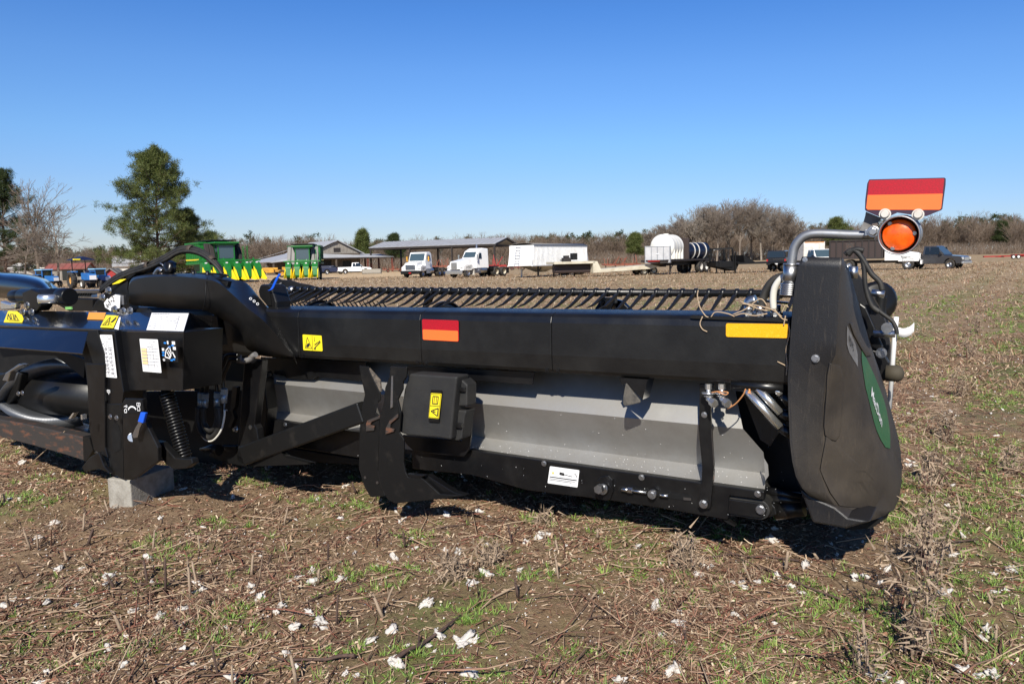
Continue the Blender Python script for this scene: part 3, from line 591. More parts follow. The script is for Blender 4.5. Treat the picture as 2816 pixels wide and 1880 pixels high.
# reel discs standing up behind the tube
for (cx, cy, topy) in ((876, 900, 826), (1222, 912, 829), (1672, 930, 822)):
    ctop = hp((cx, topy), .95); r = .30; c = ctop - G * r; mb = MB()
    mb.ring(c, U, [(r - .07, -.004), (r, -.004), (r, .004), (r - .07, .004)], 40); mb.ring(c, U, [(r - .005, -.012), (r + .004, -.012), (r + .004, .012), (r - .005, .012)], 40)
    mb.ring(c, U, [(.03, -.02), (.10, -.01), (.10, .01), (.03, .02)], 24)
    for j in range(6):
        a = j * PI / 3 + .3; d = G * math.cos(a) + V * math.sin(a); mb.prism([c + d * .09 + d.cross(U) * .04, c + d * (r - .06) + d.cross(U) * .055, c + d * (r - .06) - d.cross(U) * .055, c + d * .09 - d.cross(U) * .04], U * .006)
        mb.bolt(c + d * (r - .035) - U * .004, -U, .011, .008)
    hb(mb, 'reel_disc', 'black_cover')
mb = MB(); slab(mb, [C('Z4', p) for p in ((410, 1050), (545, 1050), (548, 1110), (500, 1200), (350, 1200), (370, 1110))], .8, .05); slab(mb, [C('Z4', p) for p in ((550, 1070), (620, 1085), (720, 1185), (760, 1200), (560, 1200))], .9, .05)
slab(mb, [C('Z3', p) for p in ((670, 790), (740, 790), (700, 900), (640, 985), (625, 970))], .8, .05); slab(mb, [C('B5', p) for p in ((460, 160), (620, 165), (600, 210), (430, 200))], 1.0, .05); hb(mb, 'reel_bracket', 'black_paint', bevel=.005)
# --- storage case
q3 = [hp(p, -.16) for p in C('B1', (612, 268), (1070, 298), (1040, 560), (1010, 905), (900, 885), (600, 862), (515, 830), (537, 590), (562, 420))]
mb = MB(); mb.prism(q3, V * .13 + U * .0); cs = hb(mb, 'storage_case', 'plastic_case', bevel=.012, segs=3)
mb = MB(); mb.prism([hp(p, -.10) for p in C('B1', (1060, 305), (1120, 330), (1170, 378), (1165, 580), (1050, 580))], V * .1); mb.prism([hp(p, -.10) for p in C('B1', (1045, 615), (1160, 625), (1140, 700), (1112, 895), (1080, 912), (1000, 905))], V * .1); hb(mb, 'case_side', 'plastic_case', cs, bevel=.008)
mb = MB()
for a in (((1075, 400), (1140, 405), (1140, 445), (1070, 440)), ((1050, 740), (1112, 745), (1105, 795), (1040, 790))): slab(mb, [C('B1', p) for p in a], -.112, .02)
hb(mb, 'case_latch', 'black_paint', cs, bevel=.004)
mb = MB(); slab(mb, [C('B1', p) for p in ((820, 424), (925, 428), (922, 460), (897, 735), (795, 728), (800, 690))], -.1618, .002); hb(mb, 'decal_recess', 'black_paint', cs)
q, o = sticker('case_decal', C('B1', (820, 453), (923, 460), (896, 700), (797, 690)), -.164, 'yellow', lift=.002, r=.006, parent=cs)
mb = MB(); q.line(mb, [(.05, .03), (.95, .03), (.95, .97), (.05, .97), (.05, .03)], .002); q.line(mb, [(.05, .5), (.95, .5)], .003); q.line(mb, [(.2, .72), (.85, .58), (.85, .9), (.2, .72)], .006); q.poly(mb, [(.42, .70), (.66, .735), (.66, .75), (.42, .76)]); q.line(mb, [(.25, .12), (.75, .12), (.75, .42), (.25, .42), (.25, .12)], .005); q.line(mb, [(.4, .15), (.4, .4)], .003); q.line(mb, [(.6, .15), (.6, .4)], .003); hb(mb, 'decal_symbol', 'ink', o)
# tray under the case
mb = MB(); slab(mb, [C('B1', p) for p in ((545, 855), (1110, 915), (1205, 700), (1200, 870), (1175, 1010), (1130, 1062), (900, 1042), (640, 1000), (580, 940))], .04, .02); hb(mb, 'case_tray', 'black_paint', bevel=.003)
# --- the pair of stand plates and their foot
mb = MB(); slab(mb, [C('B1', p) for p in ((130, 195), (220, 200), (228, 240), (270, 330), (330, 450), (335, 520), (300, 560), (285, 640), (320, 670), (320, 820), (310, 1200), (340, 1330), (380, 1440), (240, 1452), (180, 1350), (128, 1180), (135, 800), (158, 580), (185, 470), (145, 290))], -.03, .012); hb(mb, 'stand_plate', 'black_dirty', bevel=.003)
mb = MB(); slab(mb, [C('B1', p) for p in ((430, 195), (590, 205), (582, 300), (548, 350), (548, 420), (500, 520), (530, 640), (515, 830), (560, 900), (556, 1120), (575, 1210), (600, 1260), (720, 1262), (760, 1290), (900, 1420), (1145, 1436), (900, 1470), (480, 1510), (410, 1480), (350, 1380), (312, 1230), (325, 700), (365, 560), (380, 400), (420, 300))], -.19, .014); sp_ = hb(mb, 'stand_plate', 'black_dirty', bevel=.003)
mb = MB(); slab(mb, [C('B1', p) for p in ((720, 1262), (780, 1240), (1040, 1405), (1150, 1436), (900, 1425), (760, 1300))], -.16, .05); slab(mb, [C('B1', p) for p in ((590, 1228), (770, 1238), (720, 1268), (620, 1262))], -.195, .03); hb(mb, 'stand_foot', 'black_paint', sp_, bevel=.003)
mb = MB(); p0 = hp(C('B1', (690, 1385)), -.192); mb.ring(p0, -V, [(.022, 0), (.034, 0), (.034, .006), (.022, .006)], 20); hb(mb, 'pin_collar', 'rusty', sp_)
mb = MB(); mb.cyl(p0 + V * .0005, p0 - V * .001, .022, 20); slab(mb, [C('B1', p) for p in ((450, 640), (500, 560), (512, 620), (480, 700), (500, 690), (460, 740), (425, 790), (430, 740))], -.1915, .001); slab(mb, [C('B1', p) for p in ((270, 520), (320, 505), (300, 600), (275, 660))], -.0315, .001); hb(mb, 'plate_hole', 'black_dull', sp_)
mb = MB()
for p, v in (((193, 1262), -.03), ((310, 1310), -.03), ((383, 1308), -.19), ((503, 1350), -.19), ((820, 1413), -.19)): mb.bolt(hp(C('B1', p), v), -V, .010, .006)
hb(mb, 'plate_bolt', 'rusty', sp_)
mb = MB(); slab(mb, [C('B1', p) for p in ((195, 750), (210, 715), (330, 668), (325, 700), (250, 730), (235, 760), (275, 770), (270, 815), (195, 820))], -.045, .012); slab(mb, [C('B1', p) for p in ((385, 790), (420, 720), (500, 650), (500, 690), (430, 750), (425, 790), (465, 800), (460, 825), (380, 850))], -.205, .012); hb(mb, 'stand_hook', 'rusty', sp_, bevel=.003)
mb = MB(); slab(mb, [C('B1', p) for p in ((440, 290), (455, 292), (452, 590), (430, 600))], -.20, .02); hb(mb, 'latch_pin', 'zinc', sp_)
mb = MB(); slab(mb, [C('B1', p) for p in ((228, 215), (330, 330), (345, 440), (280, 440), (215, 420), (240, 380))], -.025, .01); hb(mb, 'bare_patch', mat('chipped', (.16, .13, .10), .7, col2=(.03, .03, .03), nscale=40), sp_)
# diagonal brace tube, left upright, lower arm
e0, e1 = hp(C('H', (870, 1375)), -.12), hp(C('H', (2160, 905)), .0)
mb = MB(); d = (e1 - e0).normalized(); a = (G - d * G.dot(d)).normalized(); b = d.cross(a); mb.box((e0 + e1) / 2, ((e1 - e0).length, .14, .08), (d, a, b)); hb(mb, 'brace_tube', 'black_dirty', bevel=.012)
mb = MB(); slab(mb, [C('H', p) for p in ((870, 340), (1060, 350), (1045, 490), (975, 1050), (1000, 1090), (1030, 1280), (1010, 1400), (860, 1420), (790, 1380), (820, 1000), (840, 700))], -.12, .06); slab(mb, [C('H', p) for p in ((1050, 480), (1075, 560), (1118, 880), (1075, 1240), (1040, 1260), (985, 1060))], .05, .1); hb(mb, 'upright', 'black_paint', bevel=.006)
mb = MB(); slab(mb, [C('H', p) for p in ((620, 1270), (780, 1275), (800, 1420), (900, 1490), (1540, 1465), (1300, 1400), (1250, 1330), (1000, 1440), (900, 1500), (660, 1460), (480, 1380), (500, 1350), (620, 1380))], -.1, .05); hb(mb, 'lower_arm', 'black_dirty', bevel=.005)
mb = MB(); mb.bolt(hp(C('H', (945, 1070)), -.12), -V, .016, .01); mb.bolt(hp(C('H', (910, 1285)), -.12), -V, .012, .01); mb.bolt(hp(C('H', (832, 1295)), -.12), -V, .012, .01); mb.bolt(hp(C('H', (785, 1095)), -.12), -V, .014, .02); hb(mb, 'upright_bolt', 'zinc')
mb = MB(); q = [hp(C('H', p), -.2) for p in ((395, 1312), (470, 1308), (520, 1300), (600, 1320))]; mb.tube(q, [.01, .022, .03, .04], 14); hb(mb, 'grease_end', 'black_paint')
mb = MB(); mb.tube(curve([hp(C('H', p), .0) for p in ((1075, 545), (1110, 540), (1145, 515), (1150, 490))]), .006, 8); hb(mb, 'hanger_hook', 'black_paint')
# --- hoses between frame and tube
mb = MB()
for pts in (((330, 275), (560, 280), (620, 310), (640, 360), (600, 420)), ((330, 330), (540, 340), (590, 380), (610, 460)), ((330, 375), (380, 375), (430, 480), (470, 600), (455, 720)), ((330, 430), (370, 435), (415, 600), (405, 720)), ((810, 300), (690, 300), (650, 380), (575, 570), (578, 710)), ((810, 350), (720, 350), (680, 440), (640, 540), (650, 670))):
    mb.tube(curve([hp(C('H', p), -.30) for p in pts], 5), .014, 10)
hb(mb, 'steel_pipe', 'black_paint')
mb = MB()
for (x, y0, y1) in ((405, 705, 860), (450, 712, 862), (580, 700, 850), (655, 660, 812)):
    a, b = hp(C('H', (x, y0)), -.32), hp(C('H', (x - 6, y1)), -.32); mb.tube([a, lerp(a, b, .35)], .026, 6, smooth=False); mb.tube([lerp(a, b, .35), b], .021, 14)
hb(mb, 'hose_ferrule', mat('ferrule', (.30, .36, .42), .35, .6))
for pts, nm, m, r in ((((375, 855), (372, 1000), (400, 1110), (460, 1175), (520, 1180), (580, 1110), (606, 1000), (590, 850)), 'hose', 'rubber', .019), (((430, 860), (428, 980), (450, 1060), (505, 1110), (560, 1060), (575, 960), (575, 850)), 'hose', 'rubber', .018), (((365, 1010), (395, 1130), (450, 1205), (510, 1222), (570, 1180), (625, 1090), (655, 950), (655, 890)), 'hose', 'hose_white', .007)):
    mb = MB(); mb.tube(curve([hp(C('H', p), -.34) for p in pts], 6), r, 12); hb(mb, nm, m)
mb = MB(); mb.tube([hp(C('H', (655, 820)), -.33), hp(C('H', (650, 890)), -.33), hp(C('H', (680, 890)), -.33)], .006, 8); mb.tube(curve([hp(C('H', p), -.2) for p in ((800, 350), (860, 360), (930, 345), (960, 310), (990, 290))]), .02, 12); mb.cyl(hp(C('H', (832, 300)), -.22), hp(C('H', (828, 375)), -.22), .006, 8); hb(mb, 'pipe_clamp', 'grey_decal')
mb = MB(); slab(mb, [C('H', p) for p in ((330, 270), (880, 280), (860, 1300), (330, 1300))], .35, .03); slab(mb, [C('H', p) for p in ((-200, 690), (860, 680), (860, 1480), (-300, 1480))], .3, .03); hb(mb, 'inner_wall', 'black_dull')
mb = MB(); slab(mb, [C('H', p) for p in ((740, 640), (790, 640), (770, 850), (740, 900), (765, 980), (720, 1080), (690, 1070), (740, 950), (715, 890))], -.05, .03); hb(mb, 'inner_bracket', 'black_paint')
# --- CENTRE FRAME (towards the combine) -------------------------------------------------
VA = -.80
deck_f = C('F', (-300, 645), (0, 680), (1030, 722), (1235, 738), (1975, 750)); deck_b = C('F', (-300, 512), (0, 520), (1040, 535), (1300, 540), (2040, 550))
dF = [hp(p, VA) for p in deck_f]; dB = [hp(p, VA + .27) for p in deck_b]
mb = MB(); mb.prism(dF + dB[::-1], Vector((0, 0, -.012))); DK = hb(mb, 'frame_deck', 'black_gloss', bevel=.003)
DPL = plane3(dF[1], dF[4], dB[1])
# visor below on the left
vF_ = [hp(p, VA) for p in C('F', (-300, 690), (0, 712), (950, 748))]; vL_ = [hp(p, VA - .16) for p in C('F', (-300, 880), (0, 915), (888, 985))]
mb = MB(); mb.prism(vF_ + vL_[::-1], Vector((0, .006, -.01))); hb(mb, 'visor', 'black_gloss', bevel=.003)
mb = MB(); slab(mb, C('F', (950, 745), (1045, 735), (1120, 990), (1140, 1500), (960, 1500), (900, 1010), (888, 985)), VA - .005, .2); hb(mb, 'side_plate', 'black_dull', bevel=.004)
mb = MB(); slab(mb, C('F', (-300, 905), (0, 925), (720, 985), (920, 1050), (900, 1250), (600, 1010), (300, 1000), (0, 1030), (-300, 1020)), VA + .25, .03); slab(mb, C('F', (-300, 690), (1000, 735), (1000, 1600), (-300, 1600)), VA + .95, .03); hb(mb, 'frame_wall', 'black_dull')
# box with labels
mb = MB(); bx = [hp(p, VA) for p in C('F', (1235, 740), (1975, 752), (1965, 1385), (1330, 1385), (1290, 1150))]; mb.prism(bx, V * .3); BX = hb(mb, 'control_box', 'black_paint', bevel=.004)
s = C('F', (1975, 752), (2042, 548), (2290, 650), (2280, 700), (2098, 810), (2098, 1325), (1965, 1385)); vv = (VA, VA + .27, VA + .5, VA + .5, VA + .30, VA + .28, VA)
mb = MB(); pp = [hp(p, v) for p, v in zip(s, vv)]; c0 = pp[0]
mb.add(pp, [(0, 1, 4), (1, 2, 3, 4), (0, 4, 5, 6)]); hb(mb, 'box_side', 'black_paint', BX, solid=.006)
mb = MB(); slab(mb, C('F', (1040, 738), (1232, 740), (1290, 1150), (1330, 1400), (1310, 1560), (1150, 1560), (1120, 1300), (1080, 900)), VA + .012, .15)
hb(mb, 'frame_leg', 'black_paint', bevel=.004)
mb = MB(); slab(mb, C('G', (1125, 430), (1310, 430), (1330, 1245), (1190, 1180), (1160, 950), (1140, 700)), VA + .006, .15); LG = hb(mb, 'frame_leg', 'black_dirty', bevel=.004)
mb = MB(); slab(mb, C('G', (1200, 700), (1225, 645), (1245, 635), (1270, 660), (1300, 760), (1300, 920), (1240, 960), (1210, 900)), VA + .003, .003); hb(mb, 'leg_slot', 'black_dull', LG, bevel=.001)
mb = MB(); slab(mb, C('G', (930, 0), (1125, 0), (1130, 900), (1160, 1010), (1010, 930), (960, 700)), VA - .01, .02)
slab(mb, C('G', (880, 1110), (960, 1010), (1060, 950), (1120, 1100), (1190, 1180), (1060, 1130), (960, 1150), (910, 1165)), VA - .03, .03); hb(mb, 'inner_cheek', 'black_paint', bevel=.004)
mb = MB(); sp0 = C('G', (1312, 430), (1345, 370), (1540, 375), (1550, 560), (1600, 700), (1700, 900), (1700, 1050), (1500, 1200), (1420, 1250), (1335, 1250)); slab(mb, sp0, VA - .012, .03); SPT = hb(mb, 'latch_plate', 'black_paint', bevel=.005)
mb = MB(); slab(mb, C('G', (1335, 405), (1350, 380), (1530, 385), (1545, 500), (1520, 530), (1345, 530)), VA - .02, .008); LPD = hb(mb, 'lever_decal', 'black_dull', SPT)
q = Quad(C('G', (1335, 405), (1530, 405), (1530, 535), (1335, 535)), VA - .021, .002); mb = MB()
q.line(mb, [(.27, .68), (.32, .52), (.42, .42), (.52, .42), (.62, .5), (.70, .66)], .010); q.line(mb, [(.74, .12), (.92, .12), (.92, .34), (.74, .34), (.74, .12)], .004); q.line(mb, [(.83, .12), (.83, .34)], .004); q.line(mb, [(.78, .52), (.80, .44), (.88, .44), (.90, .52), (.92, .75), (.78, .75), (.78, .52)], .004)
q.line(mb, [(.03, .42), (.2, .3), (.2, .5), (.08, .36)], .004); q.line(mb, [(.06, .85), (.06, .68), (.12, .6), (.18, .68), (.18, .9), (.06, .9)], .005); hb(mb, 'lever_symbol', 'white_label', LPD)
mb = MB(); lv = [hp(p, VA - .05) for p in C('G', (1455, 785), (1460, 700), (1500, 630))]; mb.cyl(hp(C('G', (1450, 785)), VA - .01), lv[0] - V * .02, .03, 16); 
slab(mb, C('G', (1420, 770), (1455, 690), (1485, 640), (1482, 610), (1535, 620), (1500, 700), (1480, 790), (1440, 800)), VA - .06, .01); LV = hb(mb, 'latch_lever', 'zinc', SPT, bevel=.002)
mb = MB(); slab(mb, C('G', (1512, 520), (1565, 528), (1535, 640), (1480, 622)), VA - .065, .02); hb(mb, 'lever_grip', 'blue_tape', LV, bevel=.004)
mb = MB()
for p in ((1430, 560), (1398, 718), (1370, 770), (1465, 885), (1600, 900), (1480, 1155), (1085, 1058), (1040, 940), (1163, 940), (1140, 1075)): mb.bolt(hp(C('G', p), VA - .012), -V, .012, .012)
hb(mb, 'frame_bolt', 'zinc')
mb = MB(); a, b = hp(C('G', (1590, 905)), VA - .05), hp(C('G', (1640, 845)), VA - .05); mb.prism(stadium(a, b, .03), V * .02); a, b = hp(C('G', (1415, 1150)), VA - .03), hp(C('G', (1480, 1152)), VA - .03); mb.prism(stadium(a, b, .034), V * .01); hb(mb, 'pivot_lug', 'rusty', bevel=.003)
mb = MB(); a, b = hp(C('G', (1466, 885)), VA - .02), hp(C('G', (1468, 960)), VA - .02); mb.prism(stadium(a, b, .026), V * .012); hb(mb, 'slot_plate', 'black_dull')
# link arm and float spring
mb = MB(); slab(mb, C('G', (1640, 830), (1730, 850), (1880, 1010), (1990, 1020), (2060, 1020), (2075, 1075), (2010, 1125), (1870, 1135), (1780, 1080), (1690, 930), (1640, 880)), VA + .06, .05); LK = hb(mb, 'float_link', 'black_dirty', bevel=.006)
mb = MB(); mb.bolt(hp(C('G', (2035, 1055)), VA + .06), -V, .022, .014); hb(mb, 'link_bolt', 'zinc', LK)
a, b = hp(C('F', (1790, 1400)), VA + .12), hp(C('G', (1985, 1000)), VA + .12)
mb = MB(); n = 21; d = (b - a).normalized(); X = d.orthogonal().normalized(); Y = d.cross(X); pts = []
for k in range(n * 12 + 1): t = k / (n * 12); an = 2 * PI * k / 12; pts.append(lerp(a, b, t) + (X * math.cos(an) + Y * math.sin(an)) * .043)
mb.tube(pts, .0095, 8); hb(mb, 'float_spring', 'black_paint')
mb = MB(); mb.cyl(a - d * .1, b, .03, 14); mb.cyl(b - d * .01, b + d * .05, .04, 14); hb(mb, 'spring_rod', 'black_dull')
# things standing above the deck: cylinder bank, gauge, hoses
mb = MB(); mb.tube([hp(C('F', (240, 370)), VA + .3), hp(C('F', (660, 370)), VA + .3)], .062, 18); mb.tube([hp(C('F', (655, 370)), VA + .3), hp(C('F', (755, 375)), VA + .3)], .066, 18); mb.tube([hp(C('F', (140, 370)), VA + .3), hp(C('F', (240, 365)), VA + .3)], .05, 16)
slab(mb, C('F', (235, 330), (330, 290), (420, 330), (430, 480), (390, 530), (290, 530), (250, 440)), VA + .27, .1); CY = hb(mb, 'tilt_cylinder', 'black_paint', bevel=.006)
mb = MB(); c = hp(C('F', (530, 400)), VA + .22); mb.ring(c - G * .03, G, [(.0, 0), (.075, 0), (.08, .01), (.08, .05), (.07, .065), (.0, .065)], 24); hb(mb, 'cylinder_cap', 'chrome', CY)
mb = MB()
for p in ((302, 465), (255, 538), (350, 538), (1180, 305), (1112, 380), (1243, 508), (1335, 528), (1410, 523)): mb.bolt(hp(C('F', p), VA + .18), -V, .018, .018)
hb(mb, 'deck_bolt', 'zinc')
mb = MB(); slab(mb, C('F', (0, 420), (60, 440), (150, 460), (160, 510), (0, 520)), VA + .32, .05); slab(mb, C('F', (110, 440), (160, 440), (160, 500), (110, 490)), VA + .3, .05); hb(mb, 'valve_block', 'chrome', bevel=.01)
mb = MB(); slab(mb, C('F', (540, 298), (1070, 300), (1060, 335), (980, 345), (985, 385), (760, 375), (740, 330), (545, 310)), VA + 1.1, .06); GR = hb(mb, 'grille_bar', 'zinc', bevel=.004)
mb = MB()
for k in range(9): x = 760 + k * 26; slab(mb, C('F', (x, 335), (x + 12, 335), (x - 2, 368), (x - 14, 368)), VA + 1.09, .01)
hb(mb, 'grille_slot', 'black_dull', GR)
mb = MB(); slab(mb, C('F', (560, 380), (1000, 400), (1000, 530), (740, 530), (560, 430)), VA + 1.0, .1); slab(mb, C('F', (990, 500), (1030, 430), (1180, 270), (1500, 90), (1600, 60), (1380, 150), (1370, 300), (1400, 530), (990, 530)), VA + .75, .08); hb(mb, 'mast_plate', 'black_paint', bevel=.006)
mb = MB(); slab(mb, C('F', (1205, 240), (1290, 190), (1360, 183), (1280, 230), (1215, 243)), VA + .73, .01); hb(mb, 'yellow_decal', 'yellow')
# float gauge dial
gd = C('F', (1118, 440), (1165, 380), (1220, 350), (1290, 360), (1285, 500), (1230, 510), (1190, 530), (1130, 490))
mb = MB(); slab(mb, C('F', (1110, 440), (1160, 372), (1218, 342), (1300, 352), (1295, 508), (1235, 520), (1190, 540), (1122, 500)), VA + .40, .02); GD = hb(mb, 'gauge_back', 'black_paint')
mb = MB(); slab(mb, gd, VA + .39, .008); GF = hb(mb, 'gauge_dial', 'white_label', GD, bevel=.002)
q = Quad(C('F', (1118, 350), (1290, 350), (1290, 530), (1118, 530)), VA + .389, .002); mb = MB()
for ch, a, b, r in (('4', .25, .70, .9), ('3', .38, .50, .7), ('2', .62, .28, .25)): q.text(mb, ch, a, b, .055, r)
q.line(mb, [(.30, .62), (.34, .56)], .006); q.line(mb, [(.46, .42), (.52, .36)], .006); hb(mb, 'gauge_numbers', 'ink', GF)
mb = MB(); slab(mb, C('F', (1150, 385), (1175, 355), (1215, 335), (1230, 350), (1185, 375), (1165, 400)), VA + .385, .01); hb(mb, 'gauge_needle', 'black_dull', GD)
mb = MB(); slab(mb, C('F', (1290, 360), (1330, 358), (1335, 460), (1310, 460), (1305, 380)), VA + .4, .02); hb(mb, 'gauge_bracket', 'zinc', GD)
mb = MB(); slab(mb, C('F', (700, 485), (765, 482), (770, 510), (705, 512)), VA + .6, .01); hb(mb, 'grass_bit', mat('leafgreen', (.2, .5, .15), .7))
# big hose bundle arching over
hz = [C('Z1', p) for p in ((930, 1330), (1060, 1230), (1200, 1165), (1370, 1110), (1520, 1040), (1640, 970), (1750, 955), (1860, 985), (1950, 1050), (2010, 1110), (2055, 1180))]
for k, (off, r) in enumerate(((-.016, .0115), (.002, .012), (.018, .010), (-.030, .006))):
    mb = MB(); mb.tube(curve([hp(p, VA + .75 + .02 * k) + G * off for p in hz], 6), r, 12); hb(mb, 'hose', 'rubber')
mb = MB()
for t in (3, 6.1, 8.1):
    i = int(t); c = lerp(hp(hz[i], VA + .78), hp(hz[i + 1], VA + .78), t - i); d = (hp(hz[i + 1], VA + .78) - hp(hz[i], VA + .78)).normalized(); mb.ring(c, d, [(.028, -.02), (.033, -.02), (.033, .02), (.028, .02)], 18)
hb(mb, 'hose_wrap', mat('hose_tape', (.05, .035, .025), .7))
mb = MB(); slab(mb, C('Z1', (1370, 1110), (1480, 1060), (1530, 1085), (1500, 1150), (1380, 1180), (1200, 1260), (1100, 1300), (1180, 1200)), VA + .85, .1); mb.cyl(hp(C('Z1', (1580, 1130)), VA + .7), hp(C('Z1', (1525, 1200)), VA + .9), .028, 16); mb.ring(hp(C('Z1', (1582, 1128)), VA + .7), -V, [(.0, 0), (.03, 0), (.045, -.01), (.045, .04), (.0, .04)], 18); hb(mb, 'hose_support', 'black_paint')
mb = MB(); mb.tube(curve([hp(C('Z1', p), VA + .7) for p in ((1430, 1190), (1450, 1160), (1475, 1140), (1500, 1160))]), .018, 10); mb.tube(curve([hp(C('Z1', p), VA + .7) for p in ((1525, 1140), (1500, 1100), (1480, 1088))]), .006, 8); hb(mb, 'hose_fitting', 'zinc')
mb = MB(); mb.tube(curve([hp(C('Z1', p), -.1) for p in ((1780, 1190), (1900, 1180), (2050, 1190), (2100, 1200), (2000, 1215), (1950, 1190))]), .007, 8)
for p in ((1785, 1190), (1915, 1195)): c = hp(C('Z1', p), -.1); mb.cyl(c - G * .03, c + G * .03, .012, 10)
hb(mb, 'cover_cable', 'black_paint')
# labels
def marks(q, mb, a0, b0, a1, b1, rows, seed=0, h=.0022, w=.0028, dens=.6, gap=True):
    rr = random.Random(seed)
    for i in range(rows):
        b = b0 + (b1 - b0) * (i + .5) / rows; a = a0
        while a < a1:
            l = rr.uniform(.02, .08)
            if rr.random() < dens: q.line(mb, [(a, b), (min(a + l, a1), b)], w, h)
            a += l + .02
q = Quad(C('F', (45, 532), (180, 535), (252, 655), (40, 650)), DPL, .004); q.c[1] = isect(C('F', (185, 534)), DPL) + q.n * .004
mb = MB(); P = [isect(p, DPL) + q.n * .004 for p in C('F', (90, 531), (185, 535), (240, 575), (256, 620), (240, 658), (42, 652))]; mb.prism(P, -q.n * .002); o = hb(mb, 'warning_decal', 'yellow'); mb = MB(); q.line(mb, [(.22, .8), (.30, .3), (.40, .8), (.22, .8)], .005); q.line(mb, [(.46, .3), (.62, .3), (.58, .8), (.44, .8), (.46, .3)], .005); q.line(mb, [(.62, .85), (.74, .35), (.80, .85), (.62, .85)], .005); q.line(mb, [(.3, .9), (.85, .92)], .004); hb(mb, 'decal_symbol', 'ink', o)
q, o = sticker('orange_decal', C('F', (960, 546), (1142, 550), (1118, 627), (940, 622)), DPL, mat('orange_lbl', (.75, .32, .03), .4), r=.004)
q, o = sticker('warning_decal', C('F', (1145, 576), (1280, 582), (1222, 716), (1080, 708)), DPL, 'yellow', r=.008); q.n = q.n; mb = MB(); q.line(mb, [(.12, .85), (.42, .18), (.55, .82), (.12, .85)], .005); q.poly(mb, [(.6, .62), (.88, .12), (.92, .30), (.78, .58)]); q.line(mb, [(.28, .8), (.4, .5)], .006); q.line(mb, [(.62, .7), (.8, .85)], .003); hb(mb, 'decal_symbol', 'ink', o)
q, o = sticker('white_streak', C('F', (1285, 600), (1302, 600), (1278, 735), (1232, 722)), DPL, 'white_label', r=0)
q, o = sticker('instruction_label', C('F', (1636, 552), (2034, 557), (1978, 750), (1578, 737)), DPL, 'white_label', r=.004); mb = MB(); marks(q, mb, .04, .03, .5, .13, 1, 1, dens=.9, w=.006); marks(q, mb, .04, .2, .96, .95, 7, 2, dens=.35); q.line(mb, [(.78, .2), (.78, .95)], .002); hb(mb, 'label_print', 'grey_ink', o)
q, o = sticker('instruction_label', C('F', (1080, 783), (1210, 785), (1264, 1248), (1130, 1236)), VA + .006, 'white_label', r=.005); mb = MB(); marks(q, mb, .12, .02, .9, .98, 22, 3, dens=.45, w=.004)
for k in range(7): q.line(mb, [(.2, .35 + k * .09), (.45, .32 + k * .09), (.35, .38 + k * .09)], .004); q.line(mb, [(.6, .36 + k * .09), (.8, .33 + k * .09), (.75, .39 + k * .09)], .004)
hb(mb, 'label_print', 'grey_ink', o)
q, o = sticker('chart_label', C('F', (1507, 826), (1702, 834), (1743, 1193), (1545, 1177)), VA - .001, 'white_label', r=.005); mb = MB(); marks(q, mb, .35, .04, .9, .26, 4, 5, dens=.5, w=.003)
for b in (.28, .38, .48, .58, .68, .78): q.line(mb, [(.04, b), (.97, b)], .0018)
for a in (.35, .68): q.line(mb, [(a, .28), (a, .9)], .0018)
for k in range(6): q.text(mb, 'I', .52, .33 + k * .1, .02); q.text(mb, '1', .83, .33 + k * .1, .02)
hb(mb, 'label_print', 'grey_ink', o); mb = MB()
for k in range(5): q.area(mb, .04, .295 + k * .1, .33, .365 + k * .1, .0020)
hb(mb, 'label_colour', mat('peach', (.85, .62, .30), .5), o)
q, o = sticker('diagram_decal', C('F', (1728, 832), (1905, 845), (1925, 1078), (1760, 1066)), VA - .001, 'black_dull', r=.006); mb = MB(); q.line(mb, [(.3, .5), (.55, .3), (.62, .6), (.5, .85), (.2, .8), (.3, .5)], .007); q.line(mb, [(.35, .55), (.5, .8)], .006); q.line(mb, [(.45, .48), (.6, .75)], .006); q.line(mb, [(.7, .55), (.85, .8)], .008); q.area(mb, .72, .05, .9, .2); q.area(mb, .05, .4, .18, .52); q.area(mb, .75, .3, .92, .44); q.line(mb, [(.05, .9), (.15, .9), (.15, .97), (.05, .97), (.05, .9)], .004); q.area(mb, .42, .05, .5, .2); hb(mb, 'label_print', 'white_label', o); mb = MB()
for (a, b) in ((.3, .15), (.75, .24), (.55, .32), (.12, .6), (.1, .72), (.6, .93), (.75, .88)): q.poly(mb, [(a + .09 * math.cos(t), b + .045 * math.sin(t)) for t in [k * PI / 4 for k in range(8)]])
hb(mb, 'diagram_colour', 'blue_ink', o)
mb = MB(); q = Quad(C('G', (1155, 275), (1190, 278), (1195, 330), (1160, 325)), VA + .006, .002); q.line(mb, [(.1, .1), (.9, .1), (.9, .6), (.1, .6), (.1, .1)], .004); q.line(mb, [(.5, .6), (.5, 1)], .004); q.line(mb, [(.3, .35), (.7, .35)], .004)
c = hp(C('G', (1152, 398)), VA + .0); mb.ring(c, -V, [(.008, 0), (.016, 0), (.016, .002), (.008, .002)], 12); mb.ring(c - U * .03, -V, [(.006, 0), (.013, 0), (.013, .002), (.006, .002)], 12); hb(mb, 'leg_symbol', 'white_label')
